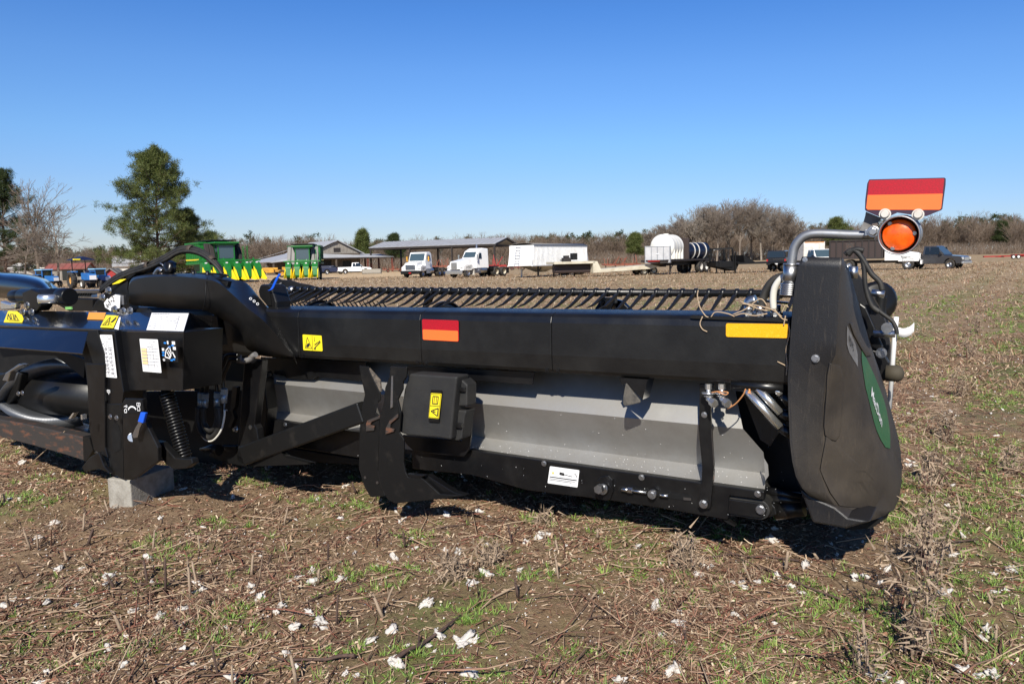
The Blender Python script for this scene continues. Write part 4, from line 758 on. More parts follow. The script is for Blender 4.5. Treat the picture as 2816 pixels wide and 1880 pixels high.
# auger with flighting
ax0, ax1 = hp(C('G', (330, 300)), -.42), hp(C('G', (1100, 345)), -.42); d = (ax1 - ax0).normalized()
mb = MB(); mb.cyl(ax0 - d * .25, ax1 + d * .3, .172, 36); AU = hb(mb, 'auger_drum', 'black_cover')
X = (G - d * G.dot(d)).normalized(); Y = d.cross(X)
def flight(t0, a0, turns, r0, r1, pitch, n=60):
    A = []; B = []
    for k in range(n + 1):
        an = a0 + turns * 2 * PI * k / n; c = ax0 + d * (t0 + pitch * k / n * turns); e = X * math.cos(an) + Y * math.sin(an); A.append(c + e * r0); B.append(c + e * r1)
    return [A, B]
def flight2(a0, t0, a1, t1, r0=.165, r1=.285, n=40):
    A = []; B = []
    for k in range(n + 1):
        f_ = k / n; an = math.radians(a0 + (a1 - a0) * f_); c = ax0 + d * (t0 + (t1 - t0) * f_); e = X * math.cos(an) + Y * math.sin(an); A.append(c + e * r0); B.append(c + e * r1)
    return [A, B]
mb = MB(); mb.grid(flight2(-30, .62, 100, 0)); mb.grid(flight2(62, -.22, 200, .55)); mb.grid(flight2(200, -1.0, 62, -.30)); hb(mb, 'auger_flight', mat('worn_steel', (.09, .095, .105), .32, .6, col2=(.16, .16, .16), nscale=6, nlo=.5, nhi=.8), AU, solid=.008)
mb = MB(); random.seed(5)
for k in range(22):
    an = random.uniform(PI * .35, PI * 1.0); c = ax0 + d * random.uniform(.1, .7); e = X * math.cos(an) - Y * math.sin(an); mb.bolt(c + e * .165, e, .007, .004)
for p in ((200, 320), (243, 312), (1190, 568 ), (1258, 580)): mb.bolt(hp(C('G', p), -.9), -V, .012, .008)
hb(mb, 'auger_bolt', 'zinc', AU)
mb = MB(); slab(mb, C('G', (735, 590), (780, 530), (800, 525), (760, 590)), -.95, .03); slab(mb, C('G', (868, 548), (885, 548), (888, 600), (872, 600)), -.95, .03); hb(mb, 'auger_finger', 'chrome', AU)
mb = MB(); slab(mb, C('G', (20, 180), (60, 95), (200, 0), (250, 10), (110, 90), (80, 190)), -.85, .05); hb(mb, 'chrome_bracket', 'zinc', bevel=.006)
mb = MB(); slab(mb, C('G', (-300, 90), (0, 110), (180, 60), (230, 110), (180, 330), (120, 400), (0, 520), (-300, 500)), -.6, .06); hb(mb, 'auger_side', 'black_dirty', bevel=.01)
# worn bottom beam and deck sheet
bt = C('G', (-300, 545), (0, 598), (250, 640), (600, 720), (890, 790), (930, 800)); bb = C('G', (925, 1050), (700, 975), (400, 890), (0, 785), (-300, 705))
mb = MB(); slab(mb, bt + bb, VA + .02, .10); hb(mb, 'bottom_beam', 'rusty', bevel=.006)
F0 = [hp(p, VA + .02) for p in bt]; F1 = [hp(p, VA + .9) for p in C('G', (-300, 470), (0, 500), (250, 540), (600, 600), (890, 640), (960, 660))]
mb = MB(); mb.grid([F0, F1]); hb(mb, 'deck_sheet', 'black_dirty', solid=.01)
mb = MB(); slab(mb, C('G', (890, 780), (960, 790), (1000, 930), (925, 1050), (900, 1040)), VA + .01, .12); hb(mb, 'beam_end', 'black_dirty')
mb = MB(); pa = hp((178, 1185), VA - .04); pb = gpt(*gp((68, 1301)).xy) + G * .004; mb.tube([pb, lerp(pa, pb, .5) - G * .006, pa], [.004, .0035, .002], 6); LS = mb.build('crop_stem', mat('tan_stem', (.42, .31, .20), .9)); tag(LS, 'long thin tan stem leaning on the worn rusty beam at the left', 'stem')
# --- END SHIELD ------------------------------------------------------------------------
# rows from top to bottom; columns: rear-face left edge, rear-face right edge, inner crease, ridge, outer silhouette
RW = [((290, 104), (488, 108), (489, 109), (491, 111), (494, 115)),
      ((272, 150), (480, 160), (500, 160), (512, 160), (522, 168)),
      ((256, 230), (474, 240), (520, 255), (545, 262), (556, 285)),
      ((246, 320), (470, 330), (530, 360), (572, 380), (590, 410)),
      ((238, 420), (466, 430), (545, 480), (605, 500), (628, 540)),
      ((230, 520), (460, 530), (560, 590), (640, 610), (668, 655)),
      ((224, 610), (455, 600), (585, 690), (670, 720), (705, 765)),
      ((218, 720), (425, 660), (600, 780), (690, 830), (735, 880)),
      ((219, 830), (405, 760), (615, 880), (715, 940), (765, 990)),
      ((224, 940), (392, 860), (630, 980), (735, 1050), (785, 1090)),
      ((228, 1040), (390, 950), (650, 1080), (750, 1140), (791, 1180)),
      ((240, 1140), (392, 1050), (610, 1190), (755, 1210), (790, 1240)),
      ((258, 1215), (370, 1180), (560, 1290), (720, 1300), (778, 1330)),
      ((290, 1275), (410, 1300), (520, 1360), (660, 1385), (750, 1385)),
      ((330, 1318), (455, 1370), (530, 1420), (640, 1440), (700, 1418))]
vr = [(-.12, -.12, -.10, -.05, .05), (-.12, -.12, .05, .2, .30), (-.12, -.12, .10, .35, .45), (-.12, -.12, .12, .45, .55), (-.12, -.12, .15, .5, .68), (-.12, -.12, .18, .55, .8),
      (-.12, -.12, .2, .6, .9), (-.12, -.10, .2, .6, .9), (-.12, -.09, .2, .6, .9), (-.12, -.08, .2, .6, .85), (-.12, -.07, .2, .6, .8), (-.12, -.06, .15, .5, .75),
      (-.11, -.05, .12, .4, .65), (-.09, -.03, .1, .3, .5), (-.06, 0, .08, .2, .35)]
grid = []
for r_, v_ in zip(RW, vr):
    p = [hp(C('B4', a), b) for a, b in zip(r_, v_)]
    left_in = p[0] + V * .30 + U * .0
    grid.append([left_in, p[0], lerp(p[0], p[1], .06), lerp(p[0], p[1], .5) , lerp(p[0], p[1], .95), p[1], lerp(p[1], p[2], .06), lerp(p[1], p[2], .5), p[2], lerp(p[2], p[3], .5), p[3], p[4], p[4] + V * .25 - U * .14])
mb = MB(); mb.grid(grid); SH = hb(mb, 'end_shield', 'shield', solid=.006)
for poly in SH.data.polygons: poly.use_smooth = True
SH.data.set_sharp_from_angle(angle=math.radians(42))
mb = MB(); slab(mb, C('B4', (275, 1280), (330, 1318), (455, 1372), (520, 1425), (640, 1445), (510, 1482), (340, 1452)), -.03, .25); hb(mb, 'shield_shoe', 'shield', SH, bevel=.01)
mb = MB(); slab(mb, C('B4', (500, 1440), (640, 1435), (720, 1425), (640, 1480), (520, 1490)), .3, .5); hb(mb, 'skid_sole', 'black_dull', SH)
mb = MB(); mb.bolt(hp(C('B4', (356, 619)), -.123), -V, .013, .012); hb(mb, 'shield_bolt', 'zinc', SH)
mb = MB(); mb.bolt(hp(C('B4', (302, 118)), -.122), -V, .008, .006); hb(mb, 'shield_rivet', 'zinc', SH)
# green decal on the outer face, lettering
def between(u0, v0):                                                # surface point of the outer face from picture coordinates, by the grid columns
    pass
dec = C('B4', (583, 578), (600, 610), (628, 655), (668, 740), (700, 830), (722, 920), (730, 1000), (729, 1090), (705, 1078), (680, 1030), (655, 960), (640, 890), (620, 800), (598, 730), (588, 660))
tri = [hp(C('B4', (585, 690)), .185), hp(C('B4', (670, 720)), .585), hp(C('B4', (650, 1080)), .185)]
from mathutils.bvhtree import BVHTree
vs = [p for r in grid for p in r]; nc = len(grid[0])
bvh = BVHTree.FromPolygons([tuple(p) for p in vs], [(i * nc + j, i * nc + j + 1, (i + 1) * nc + j + 1, (i + 1) * nc + j) for i in range(len(grid) - 1) for j in range(nc - 1)])
def onsh(p, lift=.006):
    d = ray(p).normalized(); h = bvh.ray_cast(CAM, d)
    if h[0] is None: return None
    n = h[1]; n = -n if n.dot(d) > 0 else n
    return h[0] + n * lift
def drape(mb, rowsL, rowsR, n=6, lift=.006):
    g = []
    for a, b in zip(rowsL, rowsR):
        r = [onsh((a[0] + (b[0] - a[0]) * k / n, a[1] + (b[1] - a[1]) * k / n), lift) for k in range(n + 1)]
        if all(q is not None for q in r): g.append(r)
    return mb.grid(g)
Lp = C('B4', (583, 578), (585, 640), (594, 705), (604, 770), (620, 830), (634, 890), (646, 940), (660, 985), (680, 1030), (705, 1070))
Rp = C('B4', (590, 582), (618, 640), (648, 705), (675, 770), (697, 830), (712, 890), (720, 940), (727, 985), (729, 1030), (728, 1075))
mb = MB(); drape(mb, Lp, Rp); DG = hb(mb, 'brand_decal', 'green_decal', SH)
Lg = C('B4', (509, 455), (508, 500), (508, 545), (520, 590), (560, 655)); Rg = C('B4', (514, 460), (535, 505), (552, 545), (563, 600), (564, 662))
mb = MB(); drape(mb, Lg, Rg); DG2 = hb(mb, 'model_decal', 'grey_decal', SH)
def shtext(txt, c_px, dx_px, dy_px, name, m, parent):               # letters laid on the moulded face
    cu = bpy.data.curves.new('t', 'FONT'); cu.body = txt; cu.size = 1; cu.align_x = 'CENTER'; cu.align_y = 'CENTER'; cu.resolution_u = 3; cu.offset = .012
    o = bpy.data.objects.new('t', cu); COL.objects.link(o); dg = bpy.context.evaluated_depsgraph_get(); dg.update(); me = o.evaluated_get(dg).to_mesh()
    vs = []
    for q in me.vertices:
        p = (c_px[0] + dx_px[0] * q.co.x - dy_px[0] * q.co.y, c_px[1] + dx_px[1] * q.co.x - dy_px[1] * q.co.y); w = onsh(p, .010); vs.append(w if w is not None else hp(p, .4))
    mb = MB(); mb.add(vs, [tuple(f.vertices) for f in me.polygons]); o.to_mesh_clear(); bpy.data.objects.remove(o); bpy.data.curves.remove(cu); return hb(mb, name, m, parent)
shtext('MacDon', C('B4', (656, 868)), (8.7, 26), (-3, 36), 'lettering', 'white_label', DG)
shtext('FD75', C('B4', (527, 545)), (5.8, 13), (0, 28), 'lettering', 'ink', DG2)
# raised moulded panels of the shield
def pad(rowsL, rowsR, lift, n=8):
    mb = MB(); g = []
    for a, b in zip(rowsL, rowsR):
        r = [onsh((a[0] + (b[0] - a[0]) * k / n, a[1] + (b[1] - a[1]) * k / n), lift) for k in range(n + 1)]
        if all(q is not None for q in r): g.append(r)
    mb.grid(g); return hb(mb, 'moulded_panel', 'shield', SH, solid=.012, bevel=.003)
pad(C('B4', (425, 640), (412, 700), (402, 800), (394, 900), (391, 960), (396, 1005), (425, 1028)), C('B4', (470, 650), (487, 700), (487, 800), (481, 900), (478, 960), (470, 1008), (452, 1034)), .006)
pad(C('B4', (404, 1012), (396, 1060), (384, 1120), (374, 1180), (392, 1230), (425, 1300), (470, 1365)), C('B4', (410, 1016), (470, 1068), (540, 1128), (600, 1185), (650, 1240), (690, 1310), (640, 1380)), .004)
pad(C('B4', (520, 440), (540, 500), (572, 560), (602, 610)), C('B4', (530, 436), (556, 495), (590, 555), (630, 605)), .005, 4)
# inner face of the shield, frame beyond
mb = MB(); slab(mb, C('B4', (240, 330), (215, 700), (205, 1000), (260, 1240), (300, 1320), (420, 1400), (420, 400)), .16, .03); hb(mb, 'shield_frame', 'black_dull')
# parts beyond the shield, outer side
mb = MB(); slab(mb, C('B4', (520, 150), (560, 180), (600, 230), (690, 380), (720, 460), (735, 560), (725, 720), (700, 735), (600, 500), (560, 300)), 1.05, .04); OP = hb(mb, 'divider_plate', 'shield')
mb = MB(); slab(mb, C('B4', (640, 575), (700, 590), (730, 640), (725, 735), (690, 725)), .98, .03); slab(mb, C('B4', (575, 335), (610, 360), (700, 560), (690, 590), (640, 560), (590, 420)), .98, .03); hb(mb, 'divider_bracket', 'black_paint', OP, bevel=.006)
mb = MB(); mb.ring(hp(C('B4', (665, 330)), 1.3), -V + U * .5, [(0, -.02), (.10, -.02), (.12, 0), (.10, .03), (0, .03)], 20); mb.tube(curve([hp(C('B4', p), 1.2) for p in ((690, 300), (685, 380), (700, 440), (720, 470))]), .03, 12); hb(mb, 'drive_motor', 'black_dirty', OP)
mb = MB()
c = hp(C('B4', (548, 183)), .5); mb.cyl(c - G * .03, c + G * .03, .022, 6); c = hp(C('B4', (722, 462)), 1.0); mb.cyl(c, c - V * .04, .03, 12); mb.tube([hp(C('B4', p), 1.0) for p in ((650, 492), (760, 495))], .02, 12); mb.tube([hp(C('B4', p), 1.0) for p in ((640, 285), (705, 295))], .02, 10); c = hp(C('B4', (690, 590)), .97); mb.bolt(c, -V, .02); hb(mb, 'outer_fitting', 'zinc', OP)
mb = MB(); c = hp(C('B4', (765, 695)), 1.0); mb.tube([c - U * .05, c + U * .01, c + U * .03, c + U * .04], [.045, .045, .035, .012], 18); hb(mb, 'rubber_bumper', mat('dust_rubber', (.055, .046, .030), .8), OP)
mb = MB(); mb.tube([hp(C('B4', (766, 408)), 1.25), hp(C('B4', (757, 500)), 1.25), hp(C('B4', (730, 874)), 1.25)], .0135, 14); RDV = hb(mb, 'divider_rod', 'white_paint')
mb = MB(); slab(mb, C('B4', (745, 530), (758, 532), (745, 690), (730, 688)), 1.2, .02); hb(mb, 'rod_clamp', 'zinc', RDV)
mb = MB(); tg = curve([hp(C('B4', p), 1.2) for p in ((775, 482), (800, 488), (830, 480), (856, 458))], 5); mb.grid([[p + G * .024 for p in tg], [p - G * .028 for p in tg]]); TG = hb(mb, 'paper_tag', 'white_label', RDV, solid=.002)
q = Quad(C('B4', (800, 470), (835, 465), (835, 500), (800, 505)), 1.13, .0); mb = MB(); q.text(mb, '12', .55, .5, .036, -1.35); hb(mb, 'lettering', 'ink', TG)
for pts, r in ((((505, 92), (530, 72), (560, 75), (580, 90), (600, 150), (610, 260), (640, 350), (680, 385)), .013), (((520, 95), (548, 70), (580, 95), (610, 140), (640, 190), (680, 230), (695, 275)), .014), (((640, 350), (700, 395), (745, 430), (765, 470), (768, 495)), .011), (((510, 85), (560, 66), (600, 72)), .014)):
    mb = MB(); mb.tube(curve([hp(C('B4', p), .75) for p in pts], 6), r, 12); hb(mb, 'hose', 'rubber')
# hoses and fittings at the tube's right end
mb = MB(); mb.tube(curve([hp(p, .12) for p in ((2092, 862), (2094, 845), (2105, 800), (2130, 768), (2165, 757), (2190, 760))], 6), .019, 12); hb(mb, 'hose', 'rubber')
mb = MB(); mb.tube(curve([hp(p, .06) for p in ((2128, 850), (2126, 822), (2131, 790), (2150, 765), (2175, 757))], 6), .016, 12); hb(mb, 'hose', 'hose_white')
for x, y, m_ in ((2058, 868, 1), (2090, 868, 0), (2135, 866, 1)):
    mb = MB(); a = hp((x, y + 4), .1); b = hp((x, y - 28), .1); mb.tube([a, lerp(a, b, .4)], .03, 6, smooth=False); mb.tube([lerp(a, b, .4), b], .021, 14)
    if m_ and x < 2100: mb.tube(curve([b, hp((2062, 830), .1), hp((2080, 824), .1)], 4), .026, 12)
    hb(mb, 'hydraulic_coupler', 'zinc')
mb = MB(); slab(mb, C('B3', (960, 175), (1240, 200), (1240, 222), (960, 198)), .3, .04); hb(mb, 'fitting_bracket', 'black_paint')
# signal lamp on its galvanised arm
mb = MB(); pole = curve([hp(C('Z5', p), -.02) for p in ((232, 1190), (240, 1060), (247, 950), (265, 800), (290, 730), (340, 670), (400, 640), (470, 630), (600, 632), (780, 640), (1000, 640))], 6)
pr = [.021] * len(pole); mb.tube(pole, pr, 18); PO = hb(mb, 'lamp_arm', 'galv')
mb = MB(); a, b = hp(C('Z5', (228, 1180)), -.02), hp(C('Z5', (250, 905)), -.02); mb.tube([lerp(a, b, .35), b], .034, 18); mb.tube([b - (b - a) * .02, b + (b - a) * .02], .037, 18)
for k in range(6): c = lerp(a, b, .02 + .065 * k); mb.ring(c, b - a, [(.03, -.006), (.042, -.004), (.042, .004), (.03, .006)], 18)
hb(mb, 'arm_socket', 'zinc', PO)
LC = hp(C('Z5', (1222, 640)), -.12); ax = (CAM - LC).normalized(); ax = (ax * .96 + Vector((-.12, 0, 0)) - Vector((0, 0, .05))).normalized()
rr_ = (hp(C('Z5', (1412, 640)), -.12) - LC).length
mb = MB(); hc = LC; mb.ring(hc, ax, [(rr_ * .90, -.10), (rr_ * .965, -.10), (rr_ * .99, .0), (rr_ * 1.0, .03), (rr_ * .965, .03), (rr_ * .95, 0)], 40); mb.ring(hc, ax, [(rr_ * .93, .02), (rr_ * 1.03, .02), (rr_ * 1.03, .032), (rr_ * .97, .036)], 40); mb.ring(hc, ax, [(rr_ * .9, -.075), (rr_ * 1.02, -.075), (rr_ * 1.02, -.06), (rr_ * .9, -.06)], 40); LH = hb(mb, 'lamp_housing', 'galv', PO)
mb = MB(); mb.ring(hc, ax, [(0, -.1), (rr_ * .9, -.1), (rr_ * .9, -.09), (0, -.09)], 40); hb(mb, 'lamp_body', 'grey_decal', LH)
mb = MB(); rl = rr_ * .83; lc2 = hc - ax * .035 + (hp(C('Z5', (1212, 642)), -.12) - hc)
mb.ring(lc2, ax, [(rl, 0), (rl, .02), (rl * .97, .024)] + [(rl * (.95 - .0264 * k), .026 + .026 * math.sin(k / 35 * PI / 2) + (.0016 if k % 2 else 0)) for k in range(36)] + [(.001, .052)], 48, closed=False)
amb = mat('amber_lens', (.80, .085, .004), .18, spec=.7, col2=(.95, .19, .010), nscale=9, nlo=.4, nhi=.7, bump=.0); hb(mb, 'amber_lens', amb, LH)
mb = MB()
for k in range(7): mb.ring(lc2, ax, [(rl * (.2 + .1 * k), .0795 - .0105 * (.2 + .1 * k) ** 2 * 6), (rl * (.2 + .1 * k) + .002, .082 - .0105 * (.2 + .1 * k) ** 2 * 6)], 36, closed=False)
mb = MB()
for a_ in (112, -5, 235): e = ax.cross(U).normalized(); f_ = ax.cross(e).normalized(); t = math.radians(a_); p = lc2 + (e * -math.sin(t) - f_ * math.cos(t)) * rl * .9 + ax * .030; mb.bolt(p, ax, .006, .006)
hb(mb, 'lens_screw', 'zinc', LH)
mb = MB(); mb.box(hp(C('Z5', (980, 620)), -.06), (.06, .05, .03), (U, V, G)); mb.bolt(hp(C('Z5', (985, 612)), -.09), -V, .018, .02); hb(mb, 'arm_clamp', 'zinc', PO, bevel=.003)
# red and orange reflector plate with its pale back plate
mb = MB(); slab(mb, C('Z5', (952, 142), (1625, 126), (1636, 136), (1634, 190), (1605, 408), (1590, 420), (1460, 472), (1300, 455), (1200, 440), (1080, 495), (925, 430), (910, 415), (912, 330), (930, 180), (945, 148)), -.10, .006); RP = hb(mb, 'reflector_plate', mat('plate_dark', (.035, .012, .03), .5), PO)
qr = Quad(C('Z5', (952, 150), (1622, 134), (1592, 412), (922, 414)), -.10, .002)
mb = MB(); slab(mb, C('Z5', (956, 150), (1618, 134), (1622, 145), (1608, 270), (935, 282), (945, 165)), -.102, .001); hb(mb, 'red_reflector', 'red_tape', RP)
mb = MB(); slab(mb, C('Z5', (935, 282), (1608, 270), (1594, 402), (1580, 414), (935, 414), (922, 400)), -.102, .001); hb(mb, 'orange_reflector', 'orange_tape', RP)
mb = MB()
for p in ((1092, 455), (1388, 458)): c = hp(C('Z5', p), -.105); mb.cyl(c, c - V * .010, .024, 20); mb.tube([c - V * .010, c - V * .026], [.019, .014], 14)
hb(mb, 'plate_bolt', 'white_dirty', RP)
mb = MB(); slab(mb, C('Z5', (918, 432), (1060, 490), (1020, 540), (980, 590), (940, 610), (860, 602), (895, 530), (912, 470)), -.05, .006); hb(mb, 'rear_plate', 'grey_decal', RP)
mb = MB(); slab(mb, C('Z5', (975, 540), (1030, 530), (1010, 620), (950, 625)), -.08, .03); hb(mb, 'lamp_bracket', mat('taupe', (.14, .11, .09), .5, .4), PO)
# loose straws caught on top of the machine
mb = MB()
for pts, k in ((((1920, 798), (1918, 815), (1925, 845), (1940, 868), (1948, 872)), 'a'), (((1932, 870), (1925, 890), (1932, 905), (1945, 912)), 'b'), (((1955, 872), (1968, 858), (2000, 862), (2020, 870)), 'c'), (((2040, 835), (2070, 838), (2120, 850), (2150, 870)), 'd'), (((2168, 890), (2172, 915), (2162, 960), (2165, 1000), (2163, 1032)), 'e'), (((2138, 994), (2160, 1005), (2163, 1010)), 'f'), (((2160, 868), (2158, 880), (2155, 895)), 'g'), (((2015, 865), (2050, 850), (2090, 822), (2110, 840)), 'h'), (((2035, 828), (2075, 845), (2110, 855)), 'i'), (((2130, 850), (2150, 875), (2165, 880)), 'j'), (((2150, 860), (2160, 840), (2168, 845)), 'k'), (((2020, 868), (2045, 862), (2075, 868), (2110, 862)), 'l')):
    mb.tube(curve([hp(p, -.012) for p in pts], 5), .0032, 5)
STR = mb.build('dry_straw', mat('straw', (.40, .30, .20), .9)); tag(STR, 'dry straws and vine caught on the black tube beside the end shield', 'straw', kind='stuff')
# concrete block under the frame leg
cA = gp((363, 1398)); 
X = (gp((483, 1352)) - cA); X.z = 0; X.normalize(); Yv = Vector((-X.y, X.x, 0)); X = (X + G * 0).normalized()
hgt = .225; L_, D_ = .40, .20
X3 = Vector((X.x, X.y, SL * X.x)).normalized(); Y3 = G.cross(X3).normalized()
BK = MB(); BK.box(Vector((0, 0, hgt / 2 - .03)) , (L_, D_, hgt))
blk = bpy.data.objects.new('concrete_block', None); bpy.data.objects.remove(blk)
bo = BK.build('concrete_block', 'concrete', bevel=.008); cen = cA + X3 * L_ / 2 + Y3 * D_ / 2
bo.matrix_world = Matrix(((X3.x, Y3.x, G.x, cen.x), (X3.y, Y3.y, G.y, cen.y), (X3.z, Y3.z, G.z, cen.z), (0, 0, 0, 1)))
tag(bo, 'solid grey concrete block propping up the leg of the black machine', 'concrete block')
# =====================================================================================
# THE FARMYARD BEYOND: vehicles, sheds, trees
# =====================================================================================
mk('green_paint', (.010, .135, .022), .35, col2=(.02, .16, .03), nscale=3, nlo=.4, nhi=.7); mk('green_dark', (.012, .075, .02), .5)
mk('yellow_paint', (.80, .62, .02), .4); mk('yellow_machine', (.62, .32, .03), .5, col2=(.40, .20, .03), nscale=3)
mk('red_paint', (.35, .015, .012), .5, col2=(.22, .02, .015), nscale=2); mk('orange_machine', (.26, .07, .04), .7, col2=(.16, .06, .035), nscale=2)
mk('blue_paint', (.02, .12, .38), .4, col2=(.03, .16, .42), nscale=2); mk('blue_pale', (.25, .50, .72), .45); mk('navy', (.01, .016, .05), .45)
mk('cream', (.55, .51, .40), .6, col2=(.40, .34, .24), nscale=1.5, nlo=.45, nhi=.7); mk('car_black', (.012, .012, .014), .22, coat=.5); mk('car_grey', (.05, .05, .055), .25, coat=.6, metal=.3)
mk('tin_roof', (.42, .43, .45), .55, .15, col2=(.34, .34, .35), nscale=.8, nlo=.4, nhi=.7, stretch=(1, 1, 1)); mk('tin_rust', (.40, .40, .40), .6, .2, col2=(.25, .18, .14), nscale=.6, nlo=.5, nhi=.75)
mk('wood_old', (.11, .085, .065), .9, col2=(.055, .042, .034), nscale=2.5, stretch=(3, 3, .5)); mk('wood_grey', (.26, .24, .21), .9, col2=(.15, .13, .11), nscale=3, stretch=(3, 3, .4))
mk('steel_red', (.16, .045, .03), .7, col2=(.08, .03, .025), nscale=3); mk('dark_beam', (.02, .015, .014), .7); mk('red_roof', (.26, .075, .06), .7, col2=(.20, .09, .07), nscale=1)
mk('white_tank', (.74, .73, .69), .5, col2=(.62, .60, .54), nscale=1.2); mk('navy_tank', (.008, .012, .028), .25); mk('lamp_red', (.4, .01, .01), .3); mk('lamp_clear', (.6, .6, .58), .15); mk('lamp_amber', (.7, .25, .02), .3)
mk('tank_brown', (.035, .022, .02), .7); mk('alu_box', (.55, .55, .55), .5, .35, col2=(.42, .42, .43), nscale=2); mk('wheel_yellow', (.70, .50, .03), .5); mk('wheel_orange', (.60, .30, .06), .6, col2=(.40, .2, .06), nscale=6)
X_, Y_, Z_ = Vector((1, 0, 0)), Vector((0, 1, 0)), Vector((0, 0, 1))
def bx(mb, x0, x1, y0, y1, z0, z1): return mb.box(((x0 + x1) / 2, (y0 + y1) / 2, (z0 + z1) / 2), (abs(x1 - x0), abs(y1 - y0), abs(z1 - z0)))
def bar(mb, a, b, w, h=None):
    a, b = Vector(a), Vector(b); d = (b - a).normalized(); s = (Z_ if abs(d.z) < .95 else X_); s = (s - d * s.dot(d)).normalized(); t = d.cross(s); return mb.box((a + b) / 2, ((b - a).length, w, h or w), (d, t, s))
def part(name, m, parent, *boxes, **k):
    mb = MB()
    for b in boxes: bx(mb, *b)
    return mb.build(name, m, parent, **k)
def wheel(par, x, y, r, w, rim='zinc', dual=False, front=1, rr=.55, name='wheel'):
    mb = MB(); s = 1 if y > 0 else -1
    mb.ring((x, y, r), Y_, [(r * .55, -w / 2), (r * .9, -w / 2), (r, -w * .36), (r, w * .36), (r * .9, w / 2), (r * .55, w / 2)], 24); o = mb.build(name, 'tyre', par)
    mb = MB(); mb.ring((x, y, r), Y_ * s, [(.001, -w * .1), (.001, w * (.15 if not dual else -.05)), (r * .18, w * (.18 if not dual else .1)), (r * .22, w * .05), (r * rr * .85, w * .1), (r * rr, w * .44), (r * rr * 1.06, w * .44), (r * rr * 1.06, -w * .3)], 20); mb.build('rim', rim, o); return o
def lug_wheel(par, x, y, r, w, rim, name='wheel'):
    o = wheel(par, x, y, r * .96, w, rim, rr=.62, name=name); mb = MB()
    for k in range(20):
        a = 2 * PI * k / 20; c = Vector((x + math.cos(a) * r * .97, y + (w * .22 if k % 2 else -w * .22), r * .96 + math.sin(a) * r * .97)); t = Vector((-math.sin(a), 0, math.cos(a))); n = Vector((math.cos(a), 0, math.sin(a))); mb.box(c, (.07, w * .5, .08), (t, Y_, n))
    mb.build('tread', 'tyre', o); return o
def profile_body(par, name, m, prof, y0, y1, taper_from=None, inset=0, bevel=.04):
    mb = MB(); n = len(prof)
    def yy(z, y): return y if (taper_from is None or z < taper_from) else y * (1 - inset)
    a = [Vector((x, yy(z, y0), z)) for x, z in prof]; b = [Vector((x, yy(z, y1), z)) for x, z in prof]
    mb.add(a + b, [tuple(range(n)), tuple(range(2 * n - 1, n - 1, -1))] + [(i, i + n, (i + 1) % n + n, (i + 1) % n) for i in range(n)]); return mb.build(name, m, par, bevel=bevel)
def arch(cx, r, z0, n=7):                                          # wheel arch, from +x side to -x side
    return [(cx + r * math.cos(PI * k / n), z0 + r * math.sin(PI * k / n)) for k in range(n + 1)]
def glass(par, name, pts, m='glass_dark'):
    mb = MB(); p = [Vector(q) for q in pts]; n = (p[1] - p[0]).cross(p[2] - p[0]).normalized(); mb.prism([q - n * .012 for q in p], n * .024); return mb.build(name, m, par)
def pickup(name, label, loc, rz, paint, L=5.8, Wd=2.0, Hh=1.85, topper=False, group=None, cat='pickup truck'):
    t = thing(name, label, cat, loc, rz, group); f = L / 2; w = Wd / 2; wr = .40; z0 = .42; zb = 1.18
    prof = [(-f, z0 + .1), (-f, zb), (-.55, zb + .02), (f - 1.5, zb), (f - .25, zb - .1), (f, zb - .25), (f, z0)] + arch(f - 1.0, wr + .08, z0) + arch(-f + 1.25, wr + .08, z0)
    profile_body(t, 'body', paint, prof, -w, w, bevel=.05)
    cx0, cx1 = -.55, f - 1.45
    if not topper: cab = [(cx0, zb), (cx0 + .12, Hh), (cx1 - .75, Hh), (cx1, zb)]
    else: cab = [(-f + .05, zb), (-f + .12, Hh), (cx1 - .75, Hh + .02), (cx1, zb)]
    profile_body(t, 'cab', paint, cab, -w * .96, w * .96, zb + .1, .12, bevel=.06)
    for s in (-1, 1):
        for a, b in ((cx0 + .22, (cx0 + cx1) / 2 - .35), ((cx0 + cx1) / 2 - .28, cx1 - .45)):
            glass(t, 'window', [(a, s * w * .968, zb + .08), (b + .1, s * w * .968, zb + .08), (b - .05, s * w * .875, Hh - .1), (a + .05, s * w * .875, Hh - .1)])
        if topper: glass(t, 'window', [(-f + .35, s * w * .968, zb + .12), (cx0 - .1, s * w * .968, zb + .12), (cx0 - .1, s * w * .88, Hh - .15), (-f + .4, s * w * .88, Hh - .15)])
        part('headlight', 'lamp_clear', t, (f - .1, f + .01, s * (w - .36), s * (w - .04), .78, .98)); part('tail_light', 'lamp_red', t, (-f - .01, -f + .05, s * (w - .16), s * (w - .01), .78, 1.08)); part('mirror', 'car_black', t, (cx1 - .35, cx1 - .2, s * w, s * (w + .2), 1.2, 1.42))
        for x in (f - 1.0, -f + 1.25): wheel(t, x, s * (w - .14), wr, .26)
    glass(t, 'windscreen', [(cx1 - .04, -w * .82, zb + .07), (cx1 - .04, w * .82, zb + .07), (cx1 - .70, w * .76, Hh - .06), (cx1 - .70, -w * .76, Hh - .06)], 'glass_shine')
    r0 = -f + .055 if topper else cx0 + .02; glass(t, 'rear_window', [(r0, -w * .72, zb + .12), (r0, w * .72, zb + .12), (r0 + .05, w * .68, Hh - .12), (r0 + .05, -w * .68, Hh - .12)])
    part('grille', 'chrome', t, (f - .02, f + .015, -.5, .5, .70, .98)); part('bumper', 'chrome' if paint != 'car_black' else 'car_black', t, (f - .05, f + .10, -w, w, .42, .62), bevel=.02); part('bumper', 'chrome' if not topper else 'car_black', t, (-f - .12, -f + .02, -w, w, .48, .64), bevel=.02)
    part('number_plate', 'white_label', t, (-f - .14, -f - .12, -.16, .16, .52, .64))
    return t
